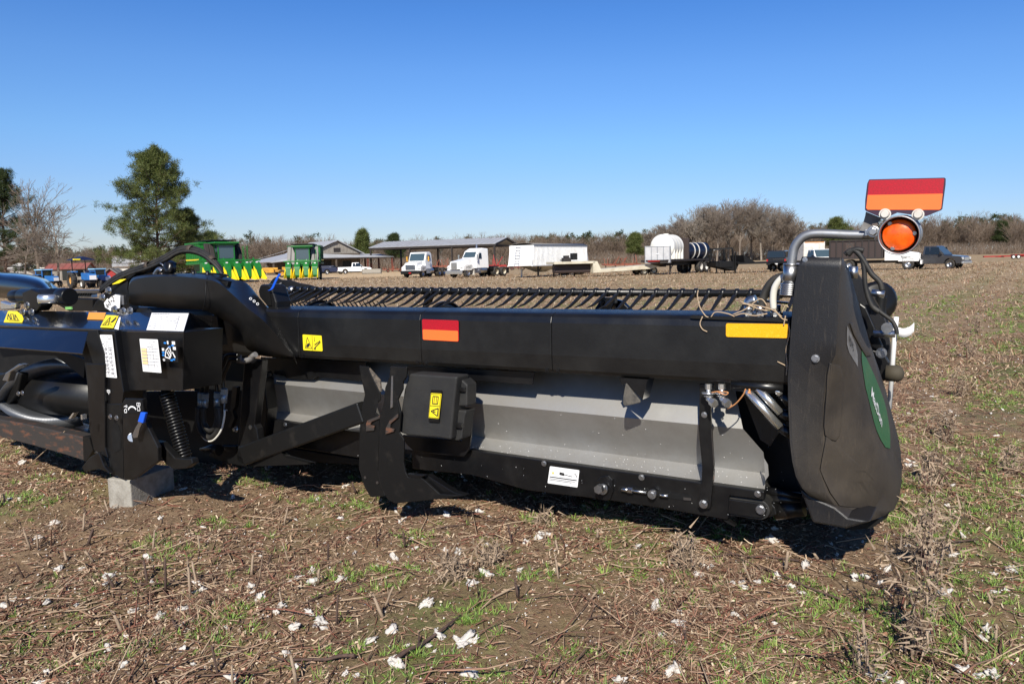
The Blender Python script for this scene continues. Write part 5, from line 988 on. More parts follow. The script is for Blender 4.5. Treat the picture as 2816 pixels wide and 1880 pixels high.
def yaw(fx, fy): return math.atan2(fy, fx)
# --- road tractors
def semi(name, label, loc, rz, long_hood, group):
    t = thing(name, label, 'truck', loc, rz, group); w = 1.15
    part('chassis', 'dark_beam', t, (-3.6, 2.6, -.45, .45, .62, .9)); 
    if not long_hood:
        profile_body(t, 'hood', 'white_paint', [(3.1, .75), (3.12, 1.35), (2.95, 1.62), (1.6, 1.82), (1.6, .75)], -.80, .80, 1.3, .04)
        for s in (-1, 1): profile_body(t, 'fender', 'white_paint', [(3.05, .7), (3.0, 1.15), (2.5, 1.38), (1.7, 1.3), (1.45, .8)] + arch(2.25, .56, .70), s * .78, s * 1.2, bevel=.06); part('headlight', 'lamp_clear', t, (3.0, 3.1, s * .86, s * 1.14, .95, 1.15))
        profile_body(t, 'cab', 'white_paint', [(-.1, .9), (-.1, 2.68), (.3, 2.84), (1.15, 2.80), (1.62, 1.80), (1.62, .9)], -w, w, 1.75, .10, bevel=.08)
        glass(t, 'windscreen', [(1.62, -.92, 1.86), (1.62, .92, 1.86), (1.22, .90, 2.66), (1.22, -.90, 2.66)], 'glass_shine')
        part('bumper', 'black_dull', t, (3.0, 3.28, -1.2, 1.2, .38, .78), bevel=.08); part('grille', 'zinc', t, (3.08, 3.16, -.62, .62, .86, 1.42), bevel=.03)
        for k in range(6): part('grille_bar', 'glass_dark', t, (3.155, 3.165, -.56, .56, .92 + k * .08, .955 + k * .08))
        part('number_plate', 'lamp_red', t, (3.28, 3.29, -.15, .15, .46, .58)); fx = 2.25
    else:
        profile_body(t, 'hood', 'white_paint', [(3.3, .85), (3.32, 1.45), (3.2, 1.66), (1.2, 2.02), (1.2, .85)], -.72, .72, 1.4, .05)
        for s in (-1, 1): profile_body(t, 'fender', 'white_paint', [(3.25, .72), (3.2, 1.2), (2.7, 1.42), (1.9, 1.38), (1.5, .85)] + arch(2.45, .58, .72), s * .7, s * 1.2, bevel=.08); part('headlight', 'lamp_clear', t, (3.2, 3.3, s * .82, s * 1.12, 1.0, 1.14))
        profile_body(t, 'cab', 'white_paint', [(-.75, .9), (-.75, 2.95), (.1, 3.02), (.75, 2.72), (1.18, 2.0), (1.18, .9)], -w * .95, w * .95, 1.9, .08, bevel=.08)
        glass(t, 'windscreen', [(1.16, -.86, 2.06), (1.16, .86, 2.06), (.80, .80, 2.62), (.80, -.80, 2.62)], 'glass_shine')
        part('bumper', 'chrome', t, (3.3, 3.5, -1.2, 1.2, .36, .74), bevel=.04); part('grille', 'chrome', t, (3.3, 3.38, -.42, .42, .80, 1.56), bevel=.02)
        for k in range(6): part('grille_bar', 'grey_decal', t, (3.375, 3.39, -.36 + k * .13, -.30 + k * .13, .86, 1.50))
        fx = 2.45
    for s in (-1, 1):
        wheel(t, fx, s * .98, .5, .3, 'zinc')
        for x in (-1.9, -3.1): wheel(t, x, s * .90, .5, .55, 'cream' if long_hood else 'zinc', dual=True)
        mb = MB(); mb.cyl((-.35, s * .88, .72), (1.05, s * .88, .72), .31, 20); mb.build('fuel_tank', 'zinc', t)
        part('step', 'zinc', t, (.6, 1.5, s * .85, s * 1.18, .42, .95)) ; 
        glass(t, 'window', [(.35, s * w * (.99 if not long_hood else .955), 1.95), (1.15 if not long_hood else .85, s * w * (.99 if not long_hood else .955), 1.95), (.95 if not long_hood else .65, s * w * .91, 2.5), (.35, s * w * .91, 2.5)])
        mb = MB(); bar(mb, (1.3, s * 1.2, 1.8), (1.3, s * 1.38, 2.0), .03); bx(mb, 1.27, 1.33, s * 1.3, s * 1.45, 1.8, 2.35); mb.build('mirror', 'chrome' if long_hood else 'yellow_machine', t)
        part('mud_flap', 'white_dirty' if long_hood else 'black_dull', t, (1.55, 1.58, s * .7, s * 1.15, .25, .8)); part('mud_flap', 'black_dull', t, (-3.85, -3.82, s * .6, s * 1.15, .3, .9))
        part('quarter_fender', 'black_dull', t, (-1.4, -1.2, s * .6, s * 1.15, .7, 1.05))
    mb = MB(); mb.cyl((-.95, -.85, 1.0), (-.95, -.85, 3.45 if long_hood else 2.6), .075, 12); mb.cyl((-.95, -.85, 1.4), (-.95, -.85, 2.5), .12, 12); mb.build('exhaust_stack', 'chrome', t)
    part('fifth_wheel', 'black_dull', t, (-3.0, -2.0, -.45, .45, .98, 1.10)); part('deck_plate', 'galv', t, (-1.5, -.85, -.5, .5, .9, .97)); part('cab_steps', 'black_dull', t, (-.7, .2, -1.0, 1.0, .75, .95))
    return t
semi('road_tractor', 'white short-nosed road tractor with black bumper parked before the open pole shed', at(1166, 92), yaw(-.36, -.93), False, 'parked road tractors')
semi('road_tractor', 'white long-nosed road tractor with chrome bumper and tall exhaust stack', at(1312, 85), yaw(-.66, -.75), True, 'parked road tractors')
# --- cotton pickers
def picker(label, loc, rz, units, big, sc=1):
    t = thing('cotton_picker', label, 'cotton picker', loc, rz, 'green cotton pickers'); g = 'green_paint'
    part('basket', g, t, (-4.2, .2, -1.9, 1.9, 1.9 if big else 2.0, 4.0), bevel=.04)
    mb = MB(); bx(mb, -4.3, .3, -1.98, 1.98, 3.9, 4.08); bx(mb, -4.3, .3, -1.98, 1.98, 1.85, 2.0)
    for k in range(8): bx(mb, -4.1 + k * .58, -4.02 + k * .58, -1.96, 1.96, 1.9, 4.0)
    mb.build('basket_rib', 'green_dark' if not big else g, t)
    for s in (-1, 1):
        part('stripe', 'yellow_paint', t, (-4.1, .1, s * 1.965, s * 1.985, 2.25, 2.38))
        glass(t, 'side_window', [(.9, s * .78, 2.2), (2.3, s * .78, 2.2), (2.2, s * .76, 3.6), (.9, s * .76, 3.6)]); part('engine_panel', 'green_dark', t, (-3.8, -.4, s * 1.0, s * 1.3, .9, 1.9))
    part('roof_screen', 'black_dull', t, (-3.5, 1.9, -1.3, 1.3, 4.14, 4.26), bevel=.02); part('roof_cap', g, t, (-.2, 2.9, -1.25, 1.25, 3.85, 4.02), bevel=.04)
    part('cab', 'glass_shine', t, (.85, 2.5, -.78, .78, 2.35, 3.72), bevel=.06); part('cab_roof', g, t, (.7, 2.75, -.95, .95, 3.70, 3.88), bevel=.05)
    mb = MB()
    for y in (-.79, .79):
        for x in (.86, 2.5): bx(mb, x - .05, x + .05, y - .05, y + .05, 1.8, 3.75)
    mb.build('cab_frame', g, t); part('platform', g, t, (.2, 2.9, -1.5, 1.5, 1.62, 1.82), (.85, 2.55, -.82, .82, 1.8, 2.36), bevel=.02)
    for y in (-1.55, -1.1, 1.1, 1.55): mb = MB(); bar(mb, (1.2, y, 3.85), (2.3, y * 1.05, 1.7), .42, .34); mb.build('air_duct', 'grey_decal' if not big else 'dark_beam', t, bevel=.04)
    mb = MB()
    for y in (1.5, 1.1):
        for x in (2.6, 2.95): bar(mb, (x, y + .5, 1.8), (x, y + .5, 3.6), .05)
    for z in (2.0, 2.4, 2.8, 3.2): bar(mb, (2.6, 2.0, z), (2.95, 2.0, z), .04)
    mb.build('ladder', g, t); part('tool_bar', g, t, (3.1, 3.4, -units * .52, units * .52, 2.1, 2.25), bevel=.02)
    sp = 1.0
    for k in range(units):
        y = (k - (units - 1) / 2) * sp
        u = profile_body(t, 'row_unit', g, [(3.0, .35), (3.0, 1.75), (3.4, 2.05), (3.9, 1.95), (4.35, 1.5), (4.5, .55), (4.3, .3)], y - .33, y + .33, bevel=.04)
        for s in (-1, 1):
            mb = MB(); mb.add([(4.0, y + s * .30 - .07, 1.55), (4.0, y + s * .30 + .07, 1.55), (4.3, y + s * .36 + .20, .34), (4.3, y + s * .36 - .20, .34), (5.5, y + s * .40, .30), (5.2, y + s * .38 - .1, .22), (5.2, y + s * .38 + .1, .22)], [(0, 1, 4), (0, 4, 3), (1, 2, 4), (3, 4, 5), (2, 6, 4), (3, 5, 6, 2)]); mb.build('crop_divider', 'yellow_paint', u)
        mb = MB(); bar(mb, (3.2, y, 2.0), (3.0, y, 2.4), .12); bx(mb, 3.35, 3.6, y - .12, y + .12, 2.0, 2.2); mb.build('unit_hanger', g, u); part('unit_cap', 'white_label', u, (3.9, 4.0, y - .1, y + .1, 1.90, 2.0))
    part('axle', 'black_dull', t, (1.0, 1.5, -1.9, 1.9, .75, 1.0), (-3.4, -3.0, -1.5, 1.5, .6, .8)); part('belly', 'black_dull', t, (-3.8, 2.6, -1.0, 1.0, .8, 1.7))
    for s in (-1, 1): lug_wheel(t, 1.3, s * 1.75, .88, .55, 'wheel_yellow'); wheel(t, -3.2, s * 1.5, .58, .4, 'wheel_yellow')
    t.scale = (sc,) * 3; return t
picker('large green six-row cotton picker with yellow snouts, partly behind the black hose arch', at(606, 90), yaw(.62, -.78), 6, True, 1.1)
picker('green four-row cotton picker facing the camera before the old barn', at(842, 95), yaw(.16, -.98), 4, False, .98)
# --- yellow loader
t = thing('yellow_loader', 'yellow wheeled machine standing between the two green cotton pickers', 'loader', at(748, 118), yaw(-.9, -.3)); part('frame', 'yellow_machine', t, (-2.4, 2.0, -.5, .5, .8, 1.1), (-2.4, -1.6, -.6, .6, 1.0, 1.5), bevel=.03); part('boom', 'yellow_machine', t, (-1.0, 2.3, -.25, .25, 1.15, 1.45), bevel=.03); part('engine_cover', 'yellow_machine', t, (-.4, .9, -.9, .9, .7, 1.35), bevel=.05); part('carriage', 'yellow_machine', t, (2.1, 2.3, -.7, .7, .6, 1.8))
for x in (-1.5, 1.3):
    for s in (-1, 1): wheel(t, x, s * .95, .55, .35, 'yellow_machine')
pickup('parked_car', 'dark navy saloon-sized vehicle in shade beside the old barn', at(918, 142), yaw(1, .25), 'navy', L=4.6, Wd=1.8, Hh=1.5, topper=True, cat='car')
pickup('pickup_truck', 'white crew-cab pickup parked under the lean-to edge of the old barn', at(978, 142), yaw(.88, .15), 'white_paint', Hh=1.95)
# --- barns
def roof_sheet(mb, a, b, c, d, th=.08):
    a, b, c, d = map(Vector, (a, b, c, d)); n = (b - a).cross(d - a).normalized(); n = n if n.z > 0 else -n; mb.prism([a, b, c, d], n * th); return mb
def ribs(mb, a, b, c, d, n, w=.05, h=.05):                          # standing seams from eave a->b to ridge d->c
    a, b, c, d = map(Vector, (a, b, c, d)); nn = (b - a).cross(d - a).normalized(); nn = nn if nn.z > 0 else -nn
    for k in range(n + 1):
        t = k / n; p = lerp(a, b, t) + nn * .09; q = lerp(d, c, t) + nn * .09; e = (b - a).normalized() * w / 2; mb.prism([p - e, q - e, q + e, p + e], nn * h)
# old barn: gable end right of centre, low lean-to roofs spreading left and right
t = thing('old_barn', 'old weathered wooden barn with grey tin roof and open lean-to shelters', 'barn', at(935, 160), yaw(.82, .57))
bl = 'wood_old'; part('wall', bl, t, (-5.2, 4.6, 0, 14, 0, 3.9)); mb = MB(); mb.prism([(-5.2, -.02, 3.9), (4.6, -.02, 3.9), (-.3, -.02, 6.3)], (0, 14, 0)); mb.build('gable', 'wood_grey', t)
for s, e in ((-1, -16), (1, 4.9)): pass
mb = MB(); roof_sheet(mb, (5.3, -.6, 3.75), (5.3, 14.5, 3.75), (-.3, 14.5, 6.45), (-.3, -.6, 6.45)); ribs(mb, (5.3, -.6, 3.75), (5.3, 14.5, 3.75), (-.3, 14.5, 6.45), (-.3, -.6, 6.45), 14); mb.build('roof', 'tin_roof', t)
mb = MB(); roof_sheet(mb, (-6.0, -.6, 4.1), (-6.0, 14.5, 4.1), (-.3, 14.5, 6.45), (-.3, -.6, 6.45)); roof_sheet(mb, (-14, -.8, 2.4), (-14, 14.5, 2.4), (-6.0, 14.5, 4.1), (-6.0, -.6, 4.1)); ribs(mb, (-14, -.8, 2.4), (-14, 14.5, 2.4), (-.5, 14.5, 6.2), (-.5, -.6, 6.2), 1); mb.build('roof', 'tin_roof', t)
mb = MB(); roof_sheet(mb, (-6.0, -2.5, 3.0), (11, -2.5, 3.0), (11, 4.5, 3.65), (-5.9, -.1, 4.0)); roof_sheet(mb, (-5.5, -2.5, 3.1), (-14, -1.5, 2.3), (-14, 2, 2.5), (-5.5, 0, 4.1)); mb.build('lean_to_roof', 'tin_roof', t)
mb = MB(); bx(mb, -6.0, 11, -2.55, -2.4, 2.8, 3.0); mb.build('lean_to_beam', 'dark_beam', t)
for x, y in ((5.2, -2.3), (10.6, -2.3), (10.6, 4), (7.5, 4), (-6.0, -2.1), (-10, -1.4), (-13.6, -1.2), (-1.5, -2.3)): part('post', 'steel_red' if x > 4 else 'wood_old', t, (x - .14, x + .14, y - .14, y + .14, -.3, 2.95 if x > -9 else 2.4))
part('doorway', 'black_dull', t, (.8, 2.6, -.06, 0, 0, 2.4)); part('doorway', 'black_dull', t, (-4.0, -1.6, -.06, 0, 0, 2.6)); part('loft_door', 'dark_beam', t, (-1.0, .4, -.10, -.04, 4.2, 5.0)); part('side_wall', 'wood_old', t, (-13.5, -5.2, 3, 3.2, 0, 2.5)); part('concrete_ramp', 'concrete', t, (-.8, .6, -1.8, -.4, 0, .9))
# open pole shed
t = thing('pole_shed', 'long open-sided pole shed with grey metal roof on dark posts', 'shed', at(1225, 165), yaw(.93, -.36)); Lh, Dh = 14, 6.5; ze, zr = 4.9, 6.2
for s in (1, -1):
    a = [(-Lh, s * Dh, ze), (Lh, s * Dh, ze), (Lh, 0, zr), (-Lh, 0, zr)]; mb = MB(); roof_sheet(mb, *a, th=.07); ribs(mb, *a, 26, .06, .04); mb.build('roof', 'tin_roof', t)
mb = MB()
for s in (1, -1): bar(mb, (-Lh, s * (Dh - .2), ze - .2), (Lh, s * (Dh - .2), ze - .2), .12, .35)
for x in (-Lh + .3, -4, 4, Lh - .3): bar(mb, (x, -Dh + .2, ze - .25), (x, 0, zr - .2), .12, .3); bar(mb, (x, Dh - .2, ze - .25), (x, 0, zr - .2), .12, .3); bar(mb, (x, -Dh + .2, ze - .25), (x, Dh - .2, ze - .25), .1, .25)
mb.build('rafter', 'dark_beam', t)
for x in (-Lh + .3, -Lh / 3, Lh / 3, Lh - .3):
    for s in (1, -1): part('post', 'dark_beam', t, (x - .14, x + .14, s * (Dh - .2) - .14, s * (Dh - .2) + .14, -.5, ze - .1)); part('post_foot', 'steel_red', t, (x - .16, x + .16, s * (Dh - .2) - .16, s * (Dh - .2) + .16, -.5, 1.8))
# small buildings on the left
def hut(name, label, loc, rz, L, D, hw, hr, wall, roof, cat='shed', win=True, gable=None):
    t = thing(name, label, cat, loc, rz); part('wall', wall, t, (-L / 2, L / 2, -D / 2, D / 2, -.3, hw)); mb = MB(); mb.prism([(-L / 2, -D / 2, hw), (-L / 2, D / 2, hw), (-L / 2, 0, hr)], (L, 0, 0)); mb.build('gable', gable or wall, t)
    for s in (1, -1): a = [(-L / 2 - .3, s * (D / 2 + .35), hw - .1), (L / 2 + .3, s * (D / 2 + .35), hw - .1), (L / 2 + .3, 0, hr + .05), (-L / 2 - .3, 0, hr + .05)]; mb = MB(); roof_sheet(mb, *a); ribs(mb, *a, int(L / .9), .05, .04); mb.build('roof', roof, t)
    if win: part('door', 'glass_dark', t, (-L * .1, L * .1, -D / 2 - .04, -D / 2, 0, 2.0)); part('window', 'glass_dark', t, (L * .25, L * .4, -D / 2 - .04, -D / 2, 1.0, 1.8)); part('window', 'glass_dark', t, (-L / 2 - .04, -L / 2, -.5, .5, 1.0, 1.8))
    return t
hut('metal_barn', 'low barn with pale tin roof and brown gable left of the cotton picker', at(418, 150), yaw(.9, .42), 12, 6.5, 2.3, 4.1, 'white_dirty', 'tin_rust', 'barn', win=False, gable='wood_old')
hut('white_shed', 'small white clapboard shed with white roof at the far left', at(72, 150), yaw(.8, -.6), 4.2, 3.2, 2.5, 3.3, 'white_dirty', 'white_dirty')
t = thing('carport', 'white flat-roofed carport attached beside the small white shed', 'carport', at(120, 150), yaw(1, .02)); part('roof', 'white_dirty', t, (-3.2, 3.2, -2, 2, 2.3, 2.45)); 
for x in (-3, 3):
    for y in (-1.8, 1.8): part('post', 'white_dirty', t, (x - .06, x + .06, y - .06, y + .06, -.2, 2.3))
hut('red_roofed_house', 'low house with a faded red metal roof behind the blue tractors', at(200, 145), yaw(.98, .2), 6.4, 5, 2.1, 3.0, 'wood_grey', 'red_roof', 'house')
hut('play_hut', 'little dark hut with white-trimmed pointed front beside the blue tractor', at(318, 90), yaw(.1, -1), 1.8, 1.1, 1.2, 1.75, 'red_paint', 'grey_decal', 'hut', win=False)
t = thing('wire_pen', 'tall wire mesh pen at the far left edge', 'fence', at(22, 120), 0); mb = MB()
for k in range(30): bx(mb, -3 + k * .2, -2.98 + k * .2, -.01, .01, 0, 2.6)
for k in range(12): bx(mb, -3, 3, -.01, .01, .2 * k + .1, .2 * k + .115)
mb.build('mesh', 'galv', t)
for x in (-3, 0, 3): part('post', 'galv', t, (x - .05, x + .05, -.05, .05, 0, 2.7))
for k, x in enumerate((330, 352, 372)): pass
# blue tractors
def tractor(label, loc, rz, canopy, rim, sc=1, cab=False):
    t = thing('farm_tractor', label, 'tractor', loc, rz, 'blue farm tractors'); b = 'blue_paint'
    profile_body(t, 'bonnet', b, [(.2, .75), (.2, 1.45), (1.9, 1.35), (2.05, 1.2), (2.05, .75)], -.36, .36, bevel=.04); part('gearbox', 'dark_beam', t, (-1.0, 1.9, -.25, .25, .5, .8)); part('front_grille', 'white_label', t, (2.05, 2.08, -.3, .3, .8, 1.2))
    for s in (-1, 1): lug_wheel(t, -.7, s * .85, .82, .45, rim); wheel(t, 1.5, s * .75, .42, .25, 'white_dirty'); part('mudguard', b, t, (-1.3, .1, s * .55, s * 1.0, 1.5, 1.62), bevel=.03)
    part('seat', 'black_dull', t, (-.9, -.4, -.25, .25, 1.1, 1.3), (-1.0, -.85, -.25, .25, 1.1, 1.75)); mb = MB(); bar(mb, (.15, 0, 1.2), (-.15, 0, 1.65), .05); mb.ring((-.15, 0, 1.65), Vector((-.5, 0, 1)), [(.17, -.015), (.2, -.015), (.2, .015), (.17, .015)], 14); mb.build('steering_wheel', 'black_dull', t)
    if canopy:
        mb = MB()
        for y in (-.6, .6): bar(mb, (-1.1, y, 1.3), (-1.1, y, 2.75), .07)
        bar(mb, (-1.1, -.64, 2.70), (-1.1, .64, 2.70), .07)
        mb.build('roll_bar', 'black_dull', t); mb = MB(); mb.add([(-1.6, -1.0, 2.65), (.6, -1.0, 2.65), (.6, 1.0, 2.65), (-1.6, 1.0, 2.65), (-1.2, 0, 3.0), (.2, 0, 3.0)], [(0, 1, 5, 4), (1, 2, 5), (2, 3, 4, 5), (3, 0, 4), (3, 2, 1, 0)]); c = mb.build('canopy', 'navy', t); part('canopy_panel', 'yellow', c, (.35, .62, -1.02, -.45, 2.66, 2.78))
    if cab:
        part('cab', 'glass_dark', t, (-1.1, .2, -.6, .6, 1.3, 2.1), bevel=.04); part('cab_roof', 'blue_pale', t, (-1.25, .35, -.75, .75, 2.1, 2.25), bevel=.05); mb = MB()
        for x in (-1.1, .2):
            for y in (-.6, .6): bx(mb, x - .05, x + .05, y - .05, y + .05, 1.3, 2.1)
        mb.build('cab_pillar', b, t)
    t.scale = (sc,) * 3; return t
tractor('blue tractor with navy and yellow canopy and big orange-rimmed rear wheel', at(236, 76), yaw(.75, -.66), True, 'wheel_orange', 1.0)
tractor('small blue tractor with light blue cab roof beside the orange-wheeled tractor', at(278, 80), yaw(.8, -.6), False, 'wheel_orange', .82, cab=True)
tractor('blue tractor with pale sunshade roof at the far left behind the black cover', at(132, 84), yaw(.9, -.5), False, 'wheel_orange', .85, cab=True)
# --- grain hopper trailer
t = thing('hopper_trailer', 'long white ribbed grain hopper trailer with ladder on its front', 'trailer', at(1515, 80), yaw(-.50, -.866)); Lf = 6.3; w = 1.27
mb = MB(); mb.add([(Lf - .45, -w, 3.0), (Lf, -w, 1.1), (-Lf, -w, 1.1), (-Lf + .5, -w, 3.0), (Lf - .45, w, 3.0), (Lf, w, 1.1), (-Lf, w, 1.1), (-Lf + .5, w, 3.0)], [(0, 1, 2, 3), (4, 7, 6, 5), (0, 4, 5, 1), (3, 2, 6, 7), (0, 3, 7, 4), (1, 5, 6, 2)]); mb.build('body', 'white_paint', t)
for s in (-1, 1):
    mb = MB()
    for k in range(46): x = Lf - .45 - k * (2 * Lf - .95) / 45; bx(mb, x - .05, x + .05, s * w, s * (w + .05), 1.15, 2.95)
    mb.build('side_rib', 'white_paint', t); part('top_rail', 'galv', t, (-Lf + .4, Lf - .4, s * (w - .02), s * (w + .08), 2.95, 3.06)); part('bottom_rail', 'white_paint', t, (-Lf, Lf, s * (w - .02), s * (w + .07), 1.05, 1.15))
mb = MB(); n = 8; mb.grid([[Vector((x, w * math.cos(PI * k / n), 3.0 + .22 * math.sin(PI * k / n))) for k in range(n + 1)] for x in (Lf - .45, -Lf + .5)]); mb.build('tarp', 'grey_decal', t, solid=.02)
mb = MB()
for y in (-.55, -.10): bar(mb, (Lf + .04, y, 1.15), (Lf - .40, y, 2.95), .04)
for k in range(7): z = 1.3 + k * .25; bar(mb, (Lf + .02 - (z - 1.1) * .237 + .03, -.55, z), (Lf + .02 - (z - 1.1) * .237 + .03, -.10, z), .035)
mb.build('ladder', 'zinc', t)
for cx in (2.2, -2.2): mb = MB(); mb.add([(cx - 2, -w, 1.08), (cx + 2, -w, 1.08), (cx + 2, w, 1.08), (cx - 2, w, 1.08), (cx - .4, -.35, .45), (cx + .4, -.35, .45), (cx + .4, .35, .45), (cx - .4, .35, .45)], [(0, 1, 5, 4), (1, 2, 6, 5), (2, 3, 7, 6), (3, 0, 4, 7), (4, 5, 6, 7), (3, 2, 1, 0)]); mb.build('hopper', 'cream', t)
for y in (-.9, .9): mb = MB(); bar(mb, (4.4, y, -.1), (4.4, y, 1.05), .13); bx(mb, 4.2, 4.6, y - .15, y + .15, -.08, -.02); bar(mb, (4.3, y, .6), (3.5, y, 1.05), .07); mb.build('landing_leg', 'white_dirty' if y < 0 else 'dark_beam', t)
for x in (-5.4, -4.2):
    for s in (-1, 1): wheel(t, x, s * .9, .5, .5, 'zinc', dual=True)
part('axle_frame', 'dark_beam', t, (-6.0, -3.6, -.6, .6, .5, 1.0))
# --- cream lowboy trailer with an engine on its gooseneck
t = thing('lowboy_trailer', 'cream lowboy trailer with raised gooseneck carrying a small engine', 'trailer', at(1660, 74), yaw(-.965, -.26)); cr = 'cream'
part('gooseneck_deck', cr, t, (1.3, 5.2, -1.2, 1.2, 1.18, 1.40), bevel=.02); part('gooseneck_beam', 'tank_brown', t, (1.2, 4.9, -.5, .5, .35, 1.18), bevel=.15); mb = MB(); mb.prism([(.6, -1.2, .35), (1.5, -1.2, .35), (1.5, -1.2, 1.38), (1.1, -1.2, 1.38)], (0, 2.4, 0)); mb.build('neck_plate', cr, t)
mb = MB(); mb.prism([(-5.2, -1.25, .95), (-4.0, -1.25, .92), (.9, -1.25, .62), (.9, -1.25, .34), (-4.2, -1.25, .55), (-5.2, -1.25, .78)], (0, 2.5, 0)); mb.build('deck', cr, t, bevel=.02)
mb = MB()
for k in range(5): bx(mb, -3.6 + k * .95, -3.5 + k * .95, -1.3, -1.25, .45, .95)
mb.build('deck_stake', 'rusty', t)
for x in (-4.6, -3.6):
    for s in (-1, 1): wheel(t, x, s * .8, .36, .4, 'cream')
for x in (4.6, 2.6): part('landing_leg', 'dark_beam', t, (x - .06, x + .06, -.9, -.78, -.05, 1.2))
mb = MB(); bx(mb, 3.3, 4.0, -.4, .4, 1.4, 1.75); bx(mb, 3.45, 3.85, -.3, .3, 1.7, 1.95); mb.build('engine', 'dark_beam', t, bevel=.03); part('radiator', 'black_dull', t, (2.7, 3.15, -.35, .35, 1.55, 2.15), bevel=.02); part('engine_pipe', 'chrome', t, (3.2, 4.1, -.5, -.42, 1.45, 1.6))
# --- flatbed with the white tank; dark tanks behind it
t = thing('flatbed_trailer', 'black flatbed trailer carrying tanks, seen from its front corner', 'trailer', at(1866, 77), yaw(-.62, -.78)); part('deck', 'dark_beam', t, (-5.2, 5.2, -1.25, 1.25, 1.18, 1.36), bevel=.02); part('frame', 'black_dull', t, (-5.0, 4.0, -.5, .5, .8, 1.18)); mb = MB(); mb.prism([(5.2, -.5, 1.18), (3.6, -.5, .7), (3.6, -.5, 1.18)], (0, 1.0, 0)); mb.build('nose_frame', 'dark_beam', t)
for y in (-.9, .9): mb = MB(); bar(mb, (3.6, y, -.1), (3.6, y, 1.2), .12); bar(mb, (3.5, y, .5), (2.8, y, 1.1), .07); mb.build('landing_leg', 'dark_beam', t)
for x in (-2.4, -3.6):
    for s in (-1, 1): wheel(t, x, s * .95, .62, .5, 'white_dirty', dual=True)
part('marker_board', 'red_paint', t, (5.2, 5.24, -.5, .7, 1.20, 1.30)); mb = MB()
for k in range(9): x = 3.2 - k * .8; bx(mb, x, x + .06, -1.32, -1.26, .98, 1.4)
mb.build('strap_hook', 'white_dirty', t)
TFD = Vector((-.62, -.78, 0)).normalized(); TSD = Vector((-TFD.y, TFD.x, 0))
def on_trailer(a, b, z=1.36):
    p = at(1866, 77) + TFD * a + TSD * b; return p + Vector((0, 0, z))
# white ribbed tank
t = thing('white_tank', 'big white ribbed plastic tank behind the silver box', 'tank', on_trailer(2.5, 0, 1.36), yaw(-.5, -.87)); mb = MB(); prof_ = []; Lt = 1.7; R_ = 1.13
for k in range(41):
    x = Lt - k * 2 * Lt / 40; e = abs(x) / Lt; r = R_ * (1 if e < .85 else math.sqrt(max(.0, 1 - ((e - .85) / .18) ** 2))); r += .035 * (1 if (k % 10) in (4, 5, 6) else 0); prof_.append((x, r))
n = 30; mb.grid([[Vector((x, r * math.cos(2 * PI * j / n), R_ + r * math.sin(2 * PI * j / n))) for j in range(n + 1)] for x, r in prof_]); mb.prism([Vector((prof_[0][0], prof_[0][1] * math.cos(2 * PI * j / n), R_ + prof_[0][1] * math.sin(2 * PI * j / n))) for j in range(n)], (-.05, 0, 0)); mb.build('shell', 'white_tank', t, weld=True)
mb = MB()
for x in (-1.2, -.4, .4, 1.2): mb.prism([(x - .12, -R_ * .98, .0), (x + .12, -R_ * .98, .0), (x + .05, -R_ * .98, 1.0), (x - .05, -R_ * .98, 1.0)], (0, 2.0 * R_, 0))
mb.build('saddle', 'white_tank', t); mb = MB(); mb.cyl((.3, 0, 2 * R_), (.3, 0, 2 * R_ + .1), .25, 18); mb.build('lid', 'white_tank', t)
t = thing('aluminium_box', 'silver aluminium box with doors standing before the white tank', 'storage box', on_trailer(4.55, .15, 1.0), yaw(-.35, -.94)); part('body', 'alu_box', t, (-.35, .35, -1.15, 1.15, 0, 1.55), bevel=.02); mb = MB()
for y in (-1.12, -.55, 0, .55, 1.12): bx(mb, .35, .37, y - .03, y + .03, .05, 1.5)
for z in (.04, 1.5): bx(mb, .35, .37, -1.15, 1.15, z - .03, z + .03)
mb.build('door_frame', 'galv', t); part('latch', 'white_label', t, (.37, .40, -.12, .12, .80, .86))
t = thing('upright_bin', 'dark brown upright bin standing behind the white tank', 'bin', on_trailer(.3, .2), yaw(-.5, -.87)); mb = MB(); bx(mb, -.12, .12, -.9, .9, 0, 2.0)
for k in range(8): bx(mb, .12, .15, -.88 + k * .24, -.78 + k * .24, .05, 1.95)
mb.build('sheet', 'tank_brown', t)
def navytank(label, a, Lq, r, z=1.36):
    t = thing('dark_tank', label, 'tank', on_trailer(a, 0, z), yaw(-.85, -.53), 'dark blue tanks'); mb = MB(); mb.tube([(Lq * q, 0, r) for q in (-.52, -.5, -.45, .45, .5, .52)], [r * .3, r * .7, r, r, r * .7, r * .3], 24); mb.build('shell', 'navy_tank', t)
    for x in (-Lq * .2, Lq * .25): mb = MB(); mb.ring((x, 0, r), X_, [(r, -.06), (r + .04, -.06), (r + .04, .06), (r, .06)], 28); mb.build('white_strap', 'white_dirty', t)
    mb = MB()
    for k in range(6): bx(mb, -Lq * .4 + k * Lq * .16, -Lq * .4 + k * Lq * .16 + .05, -r - .12, -r - .02, 0, .55)
    mb.build('stake', 'cream', t); mb = MB(); mb.ring((Lq * .5, -r * .2, r * .9), X_, [(.12, 0), (.2, 0), (.2, .04), (.12, .04)], 16); mb.build('outlet_ring', 'zinc', t)
navytank('dark blue tank with white straps, nearer the yellow hopper', -1.5, 1.9, .78); navytank('dark blue tank with white straps, nearer the gooseneck hitch', -3.9, 2.1, .82)
t = thing('yellow_hopper', 'small bright yellow cone hopper on legs between the tanks', 'hopper', on_trailer(-.2, -1.0), 0); mb = MB(); mb.ring((0, 0, 0), Z_, [(.08, .75), (.10, .75), (.36, 1.45), (.38, 1.85), (.0, 1.88), (0, .78)], 20); mb.build('cone', 'yellow', t); mb = MB()
